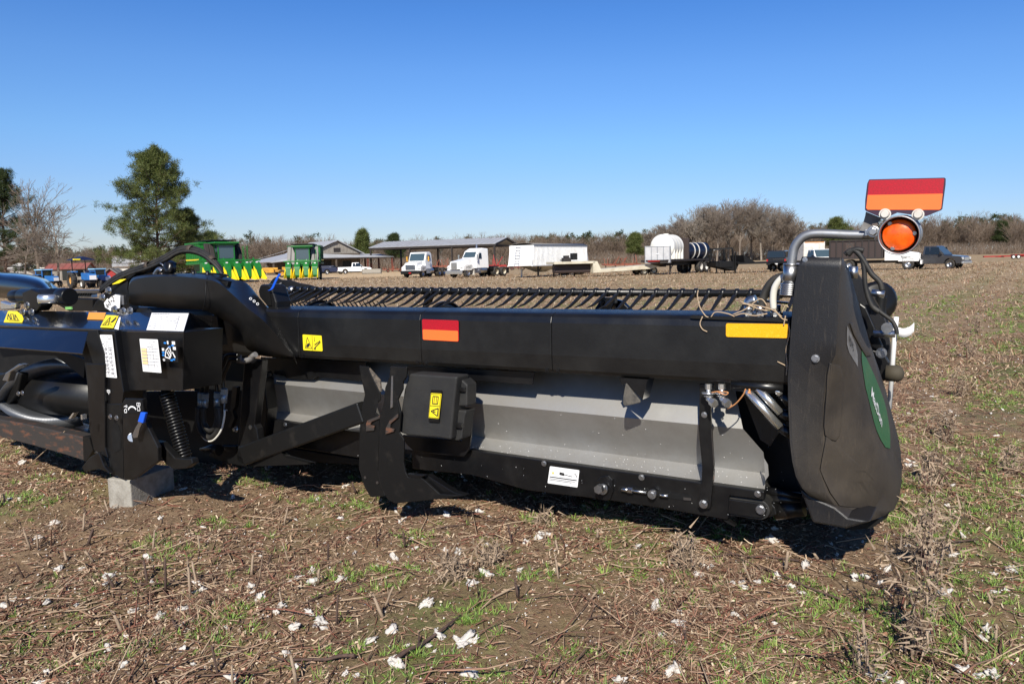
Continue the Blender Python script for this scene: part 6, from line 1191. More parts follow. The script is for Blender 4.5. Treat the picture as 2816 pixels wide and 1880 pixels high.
for a in range(4): q = Vector((math.cos(a * PI / 2 + .8) * .35, math.sin(a * PI / 2 + .8) * .35, 0)); bar(mb, q, q + Vector((0, 0, 1.4)), .04)
mb.build('stand', 'white_dirty', t)
# --- black gooseneck equipment trailer
t = thing('gooseneck_trailer', 'low black gooseneck trailer with raised hitch, left of the dark covered pickup', 'trailer', at(2050, 74), yaw(-.97, -.25)); bk = 'black_dull'
part('deck', bk, t, (-5.2, 1.6, -1.25, 1.25, .78, .95)); mb = MB(); mb.prism([(1.6, -.9, .2), (3.6, -.9, .65), (3.6, -.9, 1.0), (1.2, -.9, 1.0)], (0, 1.8, 0)); mb.build('nose_frame', bk, t); part('tool_box', bk, t, (2.0, 3.3, -1.0, 1.0, .55, 1.1), bevel=.02)
mb = MB(); bar(mb, (1.8, -.8, .9), (1.9, -.8, 2.25), .12); bar(mb, (1.8, .8, .9), (1.9, .8, 2.25), .12); bar(mb, (1.9, -.8, 2.25), (3.6, -.3, 2.2), .14); bar(mb, (1.9, .8, 2.25), (3.6, .3, 2.2), .14); bar(mb, (3.5, 0, 2.25), (3.75, 0, 1.1), .14); bar(mb, (3.6, 0, 2.1), (4.2, 0, 1.3), .1); mb.build('gooseneck', bk, t); part('hitch_board', 'white_label', t, (2.3, 2.9, -.82, -.78, 2.1, 2.25)); 
for y in (-.95, .95): mb = MB(); bar(mb, (1.7, y, -.05), (1.7, y, 1.9), .10); mb.build('jack_leg', bk, t)
for y in (-.6, .6): mb = MB(); bar(mb, (3.4, y, -.05), (3.4, y, 1.1), .09); mb.build('jack_leg', bk, t)
mb = MB()
for k in range(20): x = 1.5 - k * .34; bx(mb, x, x + .05, -1.31, -1.25, .80, .92)
mb.build('stake_pocket', 'dark_beam', t)
for x in (-3.4, -4.3):
    for s in (-1, 1): wheel(t, x, s * 1.0, .38, .3, 'zinc')
mb = MB(); mb.prism([(-.2, -1.2, .95), (.9, -1.2, .95), (1.0, -1.2, 1.6)], (0, 2.4, 0)); mb.build('ramp', bk, t)
# --- right: pickups and trucks
pickup('covered_pickup', 'black pickup with a bed cover, seen from behind, left of the white truck', at(2140, 88), yaw(.42, .90), 'car_black', topper=True, Hh=1.98)
t = pickup('box_truck', 'white crew-cab truck facing the camera with a white box behind its cab', at(2246, 80), yaw(.06, -.99), 'white_paint', Hh=2.0, cat='truck'); part('box', 'white_dirty', t, (-3.2, -.9, -1.1, 1.1, .9, 2.75), bevel=.03); part('clearance_light', 'lamp_amber', t, (-.9, -.88, -1.0, 1.0, 2.68, 2.74))
# white-nosed dump truck with black stake bed
t = thing('dump_truck', 'white truck with tall black slatted dump bed, nose to the right', 'dump truck', at(2420, 72), yaw(.86, -.50)); w = 1.15
part('chassis', 'dark_beam', t, (-4.2, 2.8, -.45, .45, .6, .85)); part('bed', 'tank_brown', t, (-4.3, .2, -1.2, 1.2, 1.05, 2.65), bevel=.02); mb = MB()
for k in range(9): x = -4.25 + k * .54; bx(mb, x, x + .1, -1.27, -1.2, 1.05, 2.68)
bx(mb, -4.3, .25, -1.28, -1.2, 2.6, 2.72); bx(mb, -4.3, .25, -1.28, -1.2, 1.0, 1.12); mb.build('bed_slat', 'dark_beam', t)
profile_body(t, 'cab', 'white_paint', [(.3, .8), (.3, 2.3), (1.2, 2.35), (1.6, 1.65), (1.6, .8)], -1.05, 1.05, 1.6, .08, bevel=.06); profile_body(t, 'hood', 'white_paint', [(1.6, .8), (1.6, 1.65), (3.0, 1.45), (3.1, .8)], -.85, .85, bevel=.06)
for s in (-1, 1): profile_body(t, 'fender', 'white_paint', [(3.05, .7), (3.0, 1.3), (1.5, 1.3), (1.4, .7)] + arch(2.2, .55, .70)[::1], s * .8, s * 1.18, bevel=.05); wheel(t, 2.2, s * .98, .48, .28, 'zinc'); wheel(t, -2.6, s * .85, .48, .5, 'zinc', dual=True); part('headlight', 'lamp_clear', t, (3.03, 3.12, s * .86, s * 1.1, .95, 1.12)); glass(t, 'window', [(.5, s * 1.055, 1.65), (1.35, s * 1.055, 1.65), (1.15, s * .985, 2.2), (.5, s * .985, 2.2)])
glass(t, 'windscreen', [(1.56, -.88, 1.72), (1.56, .88, 1.72), (1.26, .86, 2.26), (1.26, -.86, 2.26)], 'glass_shine'); part('bumper', 'white_paint', t, (3.15, 3.3, -1.2, 1.2, .45, .80), bevel=.02); part('grille', 'white_paint', t, (3.08, 3.14, -.8, .8, .85, 1.38))
mb = MB()
for k in range(8): bx(mb, 3.135, 3.15, -.7 + k * .19, -.62 + k * .19, .92, 1.32)
mb.build('grille_slot', 'black_dull', t); mb = MB()
for y in (-.4, .4): bx(mb, 3.3, 3.31, y - .08, y + .08, .56, .70)
mb.build('fog_lamp_hole', 'black_dull', t); part('spare_panel', 'rusty', t, (-2.9, -2.2, -1.30, -1.28, 1.7, 2.45))
pickup('pickup_truck', 'dark grey pickup beside the amber lamp, nose pointing right', at(2560, 71), yaw(.66, -.75), 'car_grey', L=5.5, Wd=2.05, Hh=1.98)
# red implement at the far right
t = thing('folding_implement', 'long low red implement lying on the far right of the field', 'implement', at(2780, 125), yaw(1, -.05)); part('beam', 'red_paint', t, (-4.6, 5, -.2, .2, .35, .55), (0, 4.6, .6, .9, .5, .7)); mb = MB()
for x in (-2, 1, 3): bx(mb, x - .05, x + .05, -1, 1.4, .3, .5)
mb.build('cross_bar', 'red_paint', t)
for x in (-.4, .35): wheel(t, x, -.6, .34, .22, 'white_label')
# implements in the yard
def implement(label, loc, rz, m, L, Hh, seed, name='farm_implement', teeth=True):
    rr = random.Random(seed); t = thing(name, label, 'implement', loc, rz, 'implements in the yard'); mb = MB(); bar(mb, (-L / 2, 0, Hh * .5), (L / 2, 0, Hh * .5), .15); bar(mb, (-L / 2, 1.2, Hh * .55), (L / 2, 1.2, Hh * .55), .15)
    for k in range(5): x = -L / 2 + L * k / 4; bar(mb, (x, 0, Hh * .5), (x, 1.2, Hh * .55), .1)
    mb.build('frame', m, t); mb = MB()
    for k in range(int(L / .35)): x = -L / 2 + k * .35; bar(mb, (x, rr.uniform(-.2, 1.3), Hh * .5), (x + rr.uniform(-.3, .3), rr.uniform(-.3, 1.4), rr.choice((.05, Hh))), .06)
    mb.build('tine', m, t); mb = MB()
    for k in range(3): x = rr.uniform(-L / 2, L / 2); bar(mb, (x, .5, Hh * .5), (x + rr.uniform(-.8, .8), .6, Hh * rr.uniform(1, 1.3)), .08)
    mb.build('lever_arm', m, t); wheel(t, -L * .3, -.3, .3, .2, m); wheel(t, L * .3, -.3, .3, .2, m); return t
implement('orange-red tined implement behind the cream lowboy trailer', at(1712, 96), .2, 'orange_machine', 4.5, 1.6, 1); implement('bright red box-like planter behind the long-nosed road tractor', at(1364, 104), .1, 'red_paint', 2.8, 1.9, 2)
implement('red and rusty tillage implement at the left end of the pole shed', at(1085, 150), .3, 'orange_machine', 4.0, 1.0, 3); implement('red folded implement between the two white road tractors', at(1212, 120), .1, 'orange_machine', 3.4, 2.0, 4)
implement('rusty implement lying beyond the hopper trailer', at(1440, 140), .1, 'steel_red', 7, .9, 5)
t = thing('concrete_trough', 'low pale concrete trough on the sand behind the white pickup', 'trough', at(1024, 135), .05); mb = MB(); bx(mb, -1.6, 1.6, -.5, .5, 0, .15); bx(mb, -1.6, 1.6, -.5, -.4, 0, .8); bx(mb, -1.6, 1.6, .4, .5, 0, .8); bx(mb, -1.6, -1.5, -.5, .5, 0, .8); bx(mb, 1.5, 1.6, -.5, .5, 0, .8); mb.build('basin', 'concrete', t)
# =====================================================================================
# TREES
# =====================================================================================
mk('bark_grey', (.22, .18, .145), .95, col2=(.14, .11, .09), nscale=1.5); mk('bark_pale', (.30, .26, .22), .95, col2=(.18, .15, .12), nscale=1.5); mk('bark_pine', (.14, .085, .06), .95, col2=(.08, .055, .045), nscale=2)
mk('needles', (.05, .09, .02), .6, island=[(.038, .058, .012), (.070, .092, .020), (.105, .120, .030), (.05, .072, .018), (.13, .135, .045)], spec=.3)
mk('needles_dark', (.03, .05, .02), .6, island=[(.022, .036, .012), (.045, .06, .018), (.03, .045, .016)], spec=.2)
mk('woods_bark', (.2, .16, .13), .95, island=[(.12, .085, .062), (.18, .135, .10), (.24, .19, .15), (.15, .105, .078), (.30, .25, .20)], spec=.1)
def bare_segments(seed, Hh, spread, lev, nb, upr=.55, r0=.02, trunkfrac=.35, curl=.25, minr=.012):
    rr = np.random.RandomState(seed); S = []
    def grow(p, d, L, r, k):
        n = 3 if k < 2 else 2
        for i in range(n):
            d2 = d + rr.normal(0, curl * (.4 if k == 0 else 1), 3) * .5; d2[2] += .05 * upr; d2 /= np.linalg.norm(d2); q = p + d2 * L / n; rb = max(r * .85, minr); S.append((p, q, r, rb)); p = q; d = d2; r = rb
            if k < lev and (k > 0 or i > 0 or n == 1):
                for b in range(nb if k > 0 else nb + 1):
                    a = rr.uniform(0, 2 * PI); side = np.array([math.cos(a), math.sin(a), 0]); e = d * rr.uniform(.3, .8) + side * spread * rr.uniform(.5, 1) + np.array([0, 0, upr * rr.uniform(0, .5)]); e /= np.linalg.norm(e); grow(p, e, L * rr.uniform(.42, .72), max(r * rr.uniform(.4, .6), minr), k + 1)
        if k < lev:
            grow(p, d, L * .6, r * .8, k + 1)
    grow(np.array([0., 0, -.2]), np.array([rr.normal(0, .05), rr.normal(0, .05), 1.]), Hh * trunkfrac, Hh * r0, 0); A = np.array([s[0] for s in S]); B = np.array([s[1] for s in S]); ra = np.array([s[2] for s in S]); rb = np.array([s[3] for s in S]); z = B[:, 2].max(); f = Hh / z; return A * f, B * f, ra, rb
def seg_mesh(A, B, ra, rb):                                         # three-sided tapered sticks
    d = B - A; d /= np.linalg.norm(d, axis=1, keepdims=True) + 1e-9; h = np.where(np.abs(d[:, 2:3]) > .9, np.array([[1., 0, 0]]), np.array([[0, 0, 1.]])); a = np.cross(d, h); a /= np.linalg.norm(a, axis=1, keepdims=True); b = np.cross(d, a); V_ = []
    for P, r in ((A, ra), (B, rb)):
        for k in range(3): t = 2 * PI * k / 3; V_.append(P + (a * math.cos(t) + b * math.sin(t)) * r[:, None])
    V_ = np.stack(V_, 1); n = len(A); base = np.arange(n)[:, None] * 6; F_ = np.concatenate([base + np.array([[k, (k + 1) % 3, 3 + (k + 1) % 3, 3 + k]]) for k in range(3)], 0); return V_.reshape(-1, 3), F_
def bare_tree(name, label, loc, Hh, seed, m='bark_grey', spread=.9, lev=4, nb=2, group=None, cat='bare tree', cut=None, **k):
    t = thing(name, label, cat, loc, 0, group, tilt=False); A, B, ra, rb = bare_segments(seed, Hh, spread, lev, nb, **k); big = ra > Hh * .006
    v, f = seg_mesh(A[big], B[big], ra[big], rb[big]); npmesh('trunk', v, f, m, t, smooth=True); v, f = seg_mesh(A[~big], B[~big], ra[~big], rb[~big]); npmesh('crown', v, f, m, t); return t
def tufts(cent, per, size, rr, up=.4, w=.055, hang=0):
    n = len(cent) * per; C_ = np.repeat(cent, per, 0); d = rr.normal(0, 1, (n, 3)); d[:, 2] += up; d /= np.linalg.norm(d, axis=1, keepdims=True); o = C_ + rr.normal(0, size * .45, (n, 3)); s = rr.normal(0, 1, (n, 3)); s = np.cross(d, s); s /= np.linalg.norm(s, axis=1, keepdims=True)
    L = size * rr.uniform(.6, 1.2, (n, 1)); V_ = np.stack([o - s * w * L, o + s * w * L, o + d * L], 1); return V_.reshape(-1, 3), np.arange(n * 3).reshape(-1, 3)
def pine(name, label, loc, Hh, rad, seed, m='needles', base=.25, ncl=1.0, group=None, per=34, prof=None, lean=0, sz=.42):
    rr = np.random.RandomState(seed); t = thing(name, label, 'pine tree', loc, 0, group, tilt=False); segs = []; cents = []
    nT = 14; tp = [np.array([0., 0, -.3])]
    for k in range(nT): tp.append(np.array([lean * ((k + 1) / nT) ** 1.5 + rr.normal(0, .06), rr.normal(0, .06), Hh * .97 * (k + 1) / nT]))
    for k in range(nT): r = Hh * .016; segs.append((tp[k], tp[k + 1], r * (1 - k / nT) + .04, r * (1 - (k + 1) / nT) + .04))
    prof = prof or (lambda h: .16 + .84 * (1 - h) ** .75); nbr = int(48 * ncl)
    for i in range(nbr):
        h = (i + rr.uniform(0, 1)) / nbr; z = Hh * (base + (1 - base) * h); k = min(int(z / (Hh * .97) * nT), nT - 1); p = tp[k] + (tp[k + 1] - tp[k]) * .5; p = np.array([p[0], p[1], z * .97]); a = i * 2.4 + rr.normal(0, .3); L = rad * prof(h) * rr.uniform(.5, 1.12); sl = -.05 + .75 * h + rr.normal(0, .12); d = np.array([math.cos(a), math.sin(a), sl]); d /= np.linalg.norm(d); q = p; r = .07 * (1 - h) + .03; m_ = 5
        for j in range(m_):
            d2 = d + rr.normal(0, .10, 3); d2[2] += .06 * j; d2 /= np.linalg.norm(d2); nq = q + d2 * L / m_; segs.append((q, nq, r * (1 - j / m_) + .015, r * (1 - (j + 1) / m_) + .015)); q = nq
            if j >= 1 or h > .8:
                for b in range(3 if j > 2 else 2):
                    off = rr.normal(0, .30 + .05 * L, 3); off[2] = abs(off[2]) * .5 + .05; cents.append(q + off); 
                    if rr.rand() < .5: segs.append((q, q + off, .022, .012))
        cents.append(q)
    S = segs; v, f = seg_mesh(np.array([s[0] for s in S]), np.array([s[1] for s in S]), np.array([s[2] for s in S]), np.array([s[3] for s in S])); npmesh('trunk', v, f, 'bark_pine', t); v, f = tufts(np.array(cents), per, sz, rr); npmesh('crown', v, f, m, t); return t
pine('pine_tree', 'tall broad pine tree standing alone above the yard left of the cotton pickers', at(442, 112), 17.6, 8.8, 11, ncl=2.3, base=.10, per=75, sz=.5)
pine('pine_tree', 'shorter dense pine close to the right of the tall broad pine', at(525, 118), 9.8, 3.6, 12, base=.04, ncl=1.3, per=80)
pine('pine_tree', 'dark pine tree cut by the left edge of the picture', at(22, 114), 15.6, 6.8, 13, m='needles_dark', base=.12, ncl=1.4, per=80)
pine('pine_tree', 'small dark pine just left of the large green cotton picker', at(584, 135), 7.4, 2.2, 14, m='needles_dark', base=.15, ncl=.7, per=70)
bare_tree('bare_tree', 'tall straggly bare tree with upright leader beside the left-edge pine', at(112, 106), 14.6, 21, spread=.55, lev=4, nb=2, m='bark_grey', minr=.016, trunkfrac=.6, upr=.4, curl=.3)
bare_tree('bare_tree', 'bare twisted tree with drooping twigs right of the tall straggly one', at(165, 104), 11, 22, spread=.9, lev=4, nb=2, upr=.2, curl=.5, m='bark_grey', minr=.016, trunkfrac=.5)
bare_tree('bare_tree', 'low grey bare tree in front of the left-edge pine', at(70, 100), 8.5, 27, spread=1.2, lev=4, nb=2, upr=.3, curl=.4, m='bark_grey', minr=.016)
# grove of large bare trees behind the tanks and the gooseneck trailer
grove = [(1790, 225, 9.5), (1822, 228, 11), (1850, 220, 13), (1882, 236, 14.5), (1910, 224, 16), (1942, 236, 17), (1968, 222, 17.5), (2000, 235, 18.5), (2032, 225, 18.5), (2062, 236, 18), (2090, 226, 17.5), (2118, 238, 16.5), (2146, 226, 15), (2176, 230, 13)]
for i, (sx, d, h) in enumerate(grove):
    bare_tree('grove_tree', 'broad bare winter tree in the rounded grove behind the parked trailers', at(sx, d), h, 40 + i, spread=.85, lev=4, nb=3, upr=1.0, trunkfrac=.34, m='bark_pale' if i % 3 == 1 else 'bark_grey', group='bare trees of the grove', minr=.022, curl=.2)
# tree line that reads as one wood
def woods():
    rr = np.random.RandomState(9); VV = []; FF = []; off = 0; PV = []; PF = []; po = 0; var = []
    for s in range(9): A, B, ra, rb = bare_segments(100 + s, 1.0, .55, 3, 3, upr=.9, r0=.011, minr=.0017); var.append(seg_mesh(A, B, ra, rb))
    skyl = [(-400, 12), (0, 10.5), (100, 10), (200, 9.5), (280, 9.5), (400, 9), (560, 10), (640, 13), (720, 13), (800, 12), (870, 13.5), (930, 10), (1000, 10), (1200, 10.5), (1400, 11), (1500, 11), (1700, 10.5), (1850, 12), (2000, 12), (2200, 13), (2400, 13), (2600, 14), (2816, 13), (3300, 13)]
    sk = np.array(skyl)
    for row, (d0, nn) in enumerate(((262, 190), (275, 180), (292, 170), (312, 160))):
        for i in range(nn):
            sx = -350 + 3600 * (i + rr.uniform(-.4, .4)) / nn; d = d0 + rr.uniform(-9, 9) - (45 if sx < 600 else 0); h = np.interp(sx, sk[:, 0], sk[:, 1]) * rr.uniform(.72, 1.06) * (.9 if sx < 600 else 1); p = np.array(at(sx, d)); v, f = var[rr.randint(len(var))]; a = rr.uniform(0, 2 * PI); R_ = np.array([[math.cos(a), -math.sin(a), 0], [math.sin(a), math.cos(a), 0], [0, 0, 1]]); w = rr.uniform(.9, 1.3)
            VV.append((v * np.array([w, w, 1]) * h) @ R_.T + p); FF.append(f + off); off += len(v)
    # undergrowth twigs
    n = 26000; sx = rr.uniform(-350, 3250, n); d = rr.uniform(245, 262, n) - np.where(sx < 600, 45, 0); P = np.array([[(a - 1408) / F * b, b, 0] for a, b in zip(sx, d)]); P[:, 2] = SL * P[:, 0]; h = rr.uniform(.8, 4.2, n); e = rr.normal(0, .35, (n, 3)); e[:, 2] = 1; B = P + e * h[:, None]; v, f = seg_mesh(P, B, np.full(n, .045), np.full(n, .02)); VV.append(v); FF.append(f + off); off += len(v)
    o = npmesh('distant_woods', np.concatenate(VV), np.concatenate(FF), 'woods_bark'); tag(o, 'brown bare woods running along the far edge of the field', 'woods', kind='stuff')
    cl = []
    for row in range(210):
        sx = rr.uniform(-350, 3250); k = rr.rand()
        if 1780 < sx < 2200 and k < .7: continue
        d = rr.uniform(268, 320) - (40 if sx < 600 else 0); h = np.interp(sx, sk[:, 0], sk[:, 1]) * rr.uniform(.72, 1.04); p = np.array(at(sx, d))
        for j in range(rr.randint(9, 20)): zz = h * rr.uniform(.55, 1); rad = 2.2 * math.sqrt(max(0.02, 1 - ((zz / h - .78) / .25) ** 2 * .8)); cl.append(p + np.array([rr.normal(0, rad * .5), rr.normal(0, rad * .5), zz]))
    v, f = tufts(np.array(cl), 40, .8, rr, w=.16); o = npmesh('distant_pines', v, f, 'needles_dark'); tag(o, 'dark green pine tops showing through the far woods', 'woods', kind='stuff')
woods()
for i, (sx, d, h, r) in enumerate(((998, 190, 9.2, 3.2), (1742, 215, 7.6, 2.6), (2292, 210, 10.2, 4.0), (1085, 215, 9.0, 3.4), (2745, 262, 10.0, 2.6))):
    pine('pine_tree', ['round-topped pine right of the old barn roof', 'bushy green pine left of the white tank', 'green pine in the woods left of the reflector plate', 'dark pine behind the left end of the pole shed', 'dark pine in the woods near the right edge'][i], at(sx, d), h, r, 60 + i, m='needles_dark' if i in (3, 4) else 'needles', base=.38, ncl=.8, per=60, sz=.6)
# =====================================================================================
# WHAT LIES ON THE FIELD: leaf litter, sticks, grass, lint, stalks
# =====================================================================================
mk('litter', (.2, .14, .09), .9, island=[(.075, .035, .022), (.20, .11, .065), (.32, .21, .13), (.44, .32, .21), (.23, .085, .05), (.55, .43, .30), (.36, .24, .16), (.66, .55, .40), (.15, .075, .048)], spec=.15)
mk('sticks', (.2, .14, .09), .9, island=[(.07, .035, .025), (.20, .11, .075), (.36, .25, .165), (.50, .38, .26), (.25, .10, .07), (.13, .085, .062), (.42, .30, .20)], spec=.15)
mk('grass', (.05, .12, .02), .6, island=[(.07, .14, .025), (.14, .25, .04), (.22, .33, .055), (.10, .20, .05), (.32, .36, .11), (.17, .29, .04)], spec=.3)
mk('far_litter', (.2, .15, .1), .95, island=[(.12, .065, .04), (.27, .18, .11), (.38, .28, .18), (.18, .11, .07), (.52, .42, .29), (.25, .10, .065)], spec=.1)
mk('lint', (.74, .71, .67), .95, col2=(.48, .42, .35), nscale=60, nlo=.42, nhi=.66, spec=.1, bump=.5, bscale=160)
NR = np.random.RandomState(21)
def sample(n, d0, d1, pw=1.0, margin=1.08):                          # positions inside the camera's fan; density falls with distance
    u = NR.uniform(0, 1, n)
    if abs(pw - 2) < 1e-6: d = d0 * (d1 / d0) ** u
    else: e = 2 - pw; d = (d0 ** e + u * (d1 ** e - d0 ** e)) ** (1 / e)
    x = NR.uniform(-1, 1, n) * .665 * d * margin; return x, d
_ph = NR.uniform(0, 6.28, 24); _fr = NR.uniform(.5, 3.2, 12); _th = NR.uniform(0, 6.28, 12)
def patch(x, y, k=1.0, s=0):                                         # smooth 0..1 patchiness
    z = 0
    for i in range(8): a = _th[(i + s) % 12]; z = z + np.sin(k * _fr[(i + s) % 12] * (x * math.cos(a) + y * math.sin(a)) + _ph[i + s] + 1.5 * np.sin(k * (x * math.sin(a) - y * math.cos(a)) + _ph[i + s + 4]))
    return 1 / (1 + np.exp(-z * .9))
def rowpos(x, y): return (x * math.cos(ROW) - y * math.sin(ROW))
def place_strips(x, y, L, w, pitch, az, lift, curl, nseg=2, taper=1.0):
    n = len(x); z = gz(x, y) + lift; ca, sa = np.cos(az), np.sin(az); cp, sp = np.cos(pitch), np.sin(pitch); side = np.stack([-sa, ca, NR.normal(0, .5, n)], 1); side /= np.linalg.norm(side, axis=1, keepdims=True); rows = []
    P = np.stack([x, y, z], 1); D = np.stack([ca * cp, sa * cp, sp], 1); Nn = np.cross(D, side); P = P - D * (L * .0)[:, None]
    for k in range(nseg + 1):
        t = k / nseg; c = P + D * (L * t)[:, None] + Nn * (curl * L * 4 * t * (1 - t))[:, None]; ww = w * (1 - (1 - taper) * t) * (1 if 0 < k < nseg or taper < 1 else .7); rows += [c - side * ww[:, None] / 2, c + side * ww[:, None] / 2]
    V_ = np.stack(rows, 1); m = 2 * (nseg + 1); base = np.arange(n)[:, None] * m; F_ = np.concatenate([base + np.array([[2 * k, 2 * k + 1, 2 * k + 3, 2 * k + 2]]) for k in range(nseg)], 0); return V_.reshape(-1, 3), F_
def under(x, y):                                                     # outside the machine's own footprint near the camera
    return np.ones(len(x), bool)
# leaf crumbs
x, y = sample(150000, 2.35, 14, 1.6); dn = .10 + .90 * patch(x, y, 1.6, 0); k = NR.rand(len(x)) < dn; x, y = x[k], y[k]; n = len(x)
v, f = place_strips(x, y, np.exp(NR.normal(-4.35, .5, n)) * (1 + .06 * y), np.exp(NR.normal(-5.3, .45, n)) * (1 + .06 * y), NR.normal(.1, .35, n), NR.uniform(0, 6.28, n), NR.uniform(.0, .010, n), NR.normal(0, .12, n)); o = npmesh('leaf_litter', v, f, 'litter'); tag(o, 'brown crumbled leaves and husks covering the field', 'leaf litter', kind='stuff')
# straws and thin sticks
x, y = sample(80000, 2.35, 15, 1.6); dn = .15 + .85 * patch(x, y, 1.5, 0); k = NR.rand(len(x)) < dn; x, y = x[k], y[k]; n = len(x); L = np.exp(NR.normal(-3.1, .65, n)); w = NR.uniform(.0012, .0034, n) * (1 + .10 * y); big = NR.rand(n) < .05; L = np.where(big, NR.uniform(.12, .42, n), L); w = np.where(big, NR.uniform(.0025, .0055, n), w)
A = np.stack([x, y, gz(x, y) + NR.uniform(.001, .012, n)], 1); az = NR.normal(PI / 2 - ROW, 1.1, n); d = np.stack([np.cos(az), np.sin(az), NR.normal(.0, .13, n)], 1); Mi = A + d * L[:, None] * .5 + NR.normal(0, .06, (n, 3)) * L[:, None]; B = A + d * L[:, None]
v1, f1 = seg_mesh(A, Mi, w, w * .9); v2, f2 = seg_mesh(Mi, B, w * .9, w * .5); o = npmesh('straw_litter', np.concatenate([v1, v2]), np.concatenate([f1, f2 + len(v1)]), 'sticks'); tag(o, 'dry straws and thin stems strewn over the ground', 'straw litter', kind='stuff')
# middle distance stubble and trash
x, y = sample(120000, 9, 95, 1.55); k = NR.rand(len(x)) < (.3 + .7 * patch(x, y, .35, 2)); x, y = x[k], y[k]; n = len(x); s = 1 + y * .035
v, f = place_strips(x, y, NR.uniform(.02, .09, n) * s, NR.uniform(.006, .016, n) * s, np.abs(NR.normal(.25, .5, n)), NR.uniform(0, 6.28, n), NR.uniform(0, .01, n), NR.normal(0, .1, n), nseg=1); o = npmesh('field_trash', v, f, 'far_litter'); tag(o, 'crop residue scattered across the middle of the field', 'crop residue', kind='stuff')
# longer fallen stalks
def sticks(name, specs, m, label, group, cat='stick'):
    for (px, L, azd, r, brn) in specs:
        p = gp(px); p = gpt(p.x, p.y); a = math.radians(azd); d = Vector((math.cos(a), math.sin(a), 0)); side = Vector((-d.y, d.x, 0)); t = thing(name, label(px), cat, p, 0, group, world=True); mb = MB(); pts = []; rr = random.Random(int(px[0] * 7 + px[1]))
        for k in range(7): q = p + d * L * (k / 6 - .5) + side * rr.uniform(-.02, .02) * L; q.z = float(gz(q.x, q.y)) + r + .008 + rr.uniform(0, .012); pts.append(q)
        mb.tube(curve(pts, 4), [r * (1 - .6 * k / 24) for k in range(25)], 7); mb.build('stem', m, t); 
        for b in range(brn): k = rr.randint(1, 5); q = pts[k]; e = d * rr.uniform(.3, .8) + side * rr.choice((-1, 1)) * rr.uniform(.4, .9) + Vector((0, 0, rr.uniform(0, .35))); mb = MB(); mb.tube(curve([q, q + e * L * .12, q + e * L * .25 + Vector((0, 0, rr.uniform(-.01, .02)))], 3), [r * .55 - r * .05 * i for i in range(7)], 5); mb.build('twig', m, t)
mk('stick_dark', (.10, .06, .045), .85, col2=(.05, .032, .026), nscale=40); mk('stick_red', (.17, .075, .055), .85, col2=(.10, .05, .04), nscale=40); mk('stick_tan', (.36, .27, .19), .9, col2=(.22, .16, .11), nscale=50)
G1 = 'fallen crop stems'
lb = {}
def lab(px): return lb[px]
for px, s in (((2150, 1590), 'dark branched stem lying below the end shield, nearer the camera'), ((2390, 1600), 'dark stem lying right of the one below the end shield'), ((1180, 1790), 'thick dark stick slanting in the foreground below the stand foot'), ((935, 1620), 'reddish straight stem slanting right of the grass clump'), ((860, 1810), 'reddish brown curved stick at the bottom edge'), ((2060, 1545), 'dark twig lying just in front of the header shadow'), ((600, 1560), 'long dull stem lying left of the white lint cluster'), ((2520, 1480), 'dark stems lying right of the end shield'), ((480, 1720), 'short tan stick left of the lint at lower left'), ((1300, 1450), 'thin stem lying below the stand foot at mid field'), ((1700, 1700), 'thin pale stem lying on bare soil, lower middle'), ((2250, 1780), 'pale broken stem at the lower right')): lb[px] = s
sticks('crop_stem', [((2150, 1590), .62, 128, .006, 4), ((2390, 1600), .55, 122, .005, 4), ((1180, 1790), .42, 55, .010, 1), ((935, 1620), .40, 52, .005, 0), ((860, 1810), .38, 165, .008, 1), ((2060, 1545), .5, 172, .006, 3), ((600, 1560), .8, 25, .005, 2), ((2520, 1480), .6, 160, .005, 3), ((480, 1720), .16, 120, .008, 0), ((1300, 1450), .45, 20, .004, 1), ((1700, 1700), .3, 10, .003, 1), ((2250, 1780), .3, 20, .004, 2)], 'stick_dark', lab, G1, 'stem')
# standing stubble stalks
stub0 = []
for s in range(6):
    rr = random.Random(s + 50); me_mb = MB(); Hs = 1.0; lean = Vector((rr.uniform(-.15, .15), rr.uniform(-.15, .15), 1)); pts = [Vector((0, 0, -.1)), lean * .35 + Vector((rr.uniform(-.04, .04), 0, 0)), lean * .7, lean * 1.0]
    me_mb.tube(pts, [.055, .045, .04, .032], 7)
    for k in range(rr.randint(1, 3)): a = rr.uniform(0, 6.28); b = lean * rr.uniform(.4, .85); me_mb.tube([b, b + Vector((math.cos(a) * .2, math.sin(a) * .2, rr.uniform(.1, .35)))], [.022, .010], 5)
    for k in range(3): a = rr.uniform(0, 6.28); e = Vector((math.cos(a), math.sin(a), 0)); me_mb.add([lean, lean + e * .02, lean + e * .06 + Vector((0, 0, rr.uniform(.05, .18)))], [(0, 1, 2)])
    me = bpy.data.meshes.new('stubble_stalk'); me.from_pydata([tuple(p) for p in me_mb.v], [], me_mb.f); me.polygons.foreach_set('use_smooth', me_mb.sm); me.materials.append(M['stick_tan' if s % 3 else 'stick_dark']); stub0.append(me)
fixed = [(65, 1560, .10), (105, 1500, .08), (185, 1520, .07), (240, 1480, .10), (260, 1530, .09), (420, 1500, .10), (455, 1600, .18), (540, 1590, .12), (525, 1620, .16), (735, 1530, .09), (690, 1560, .10), (795, 1510, .12), (925, 1700, .13), (1055, 1650, .12), (1055, 1690, .10), (1240, 1560, .14), (1350, 1560, .10), (1362, 1545, .09), (600, 1830, .12), (640, 1870, .12), (815, 1860, .10), (1408, 1500, .10), (2390, 1820, .20), (2365, 1830, .16), (900, 1520, .11), (1110, 1390, .05), (340, 1720, .10), (240, 1400, .05), (1500, 1500, .06), (1620, 1650, .06)]
ST = [(gp((a, b)), h) for a, b, h in fixed]
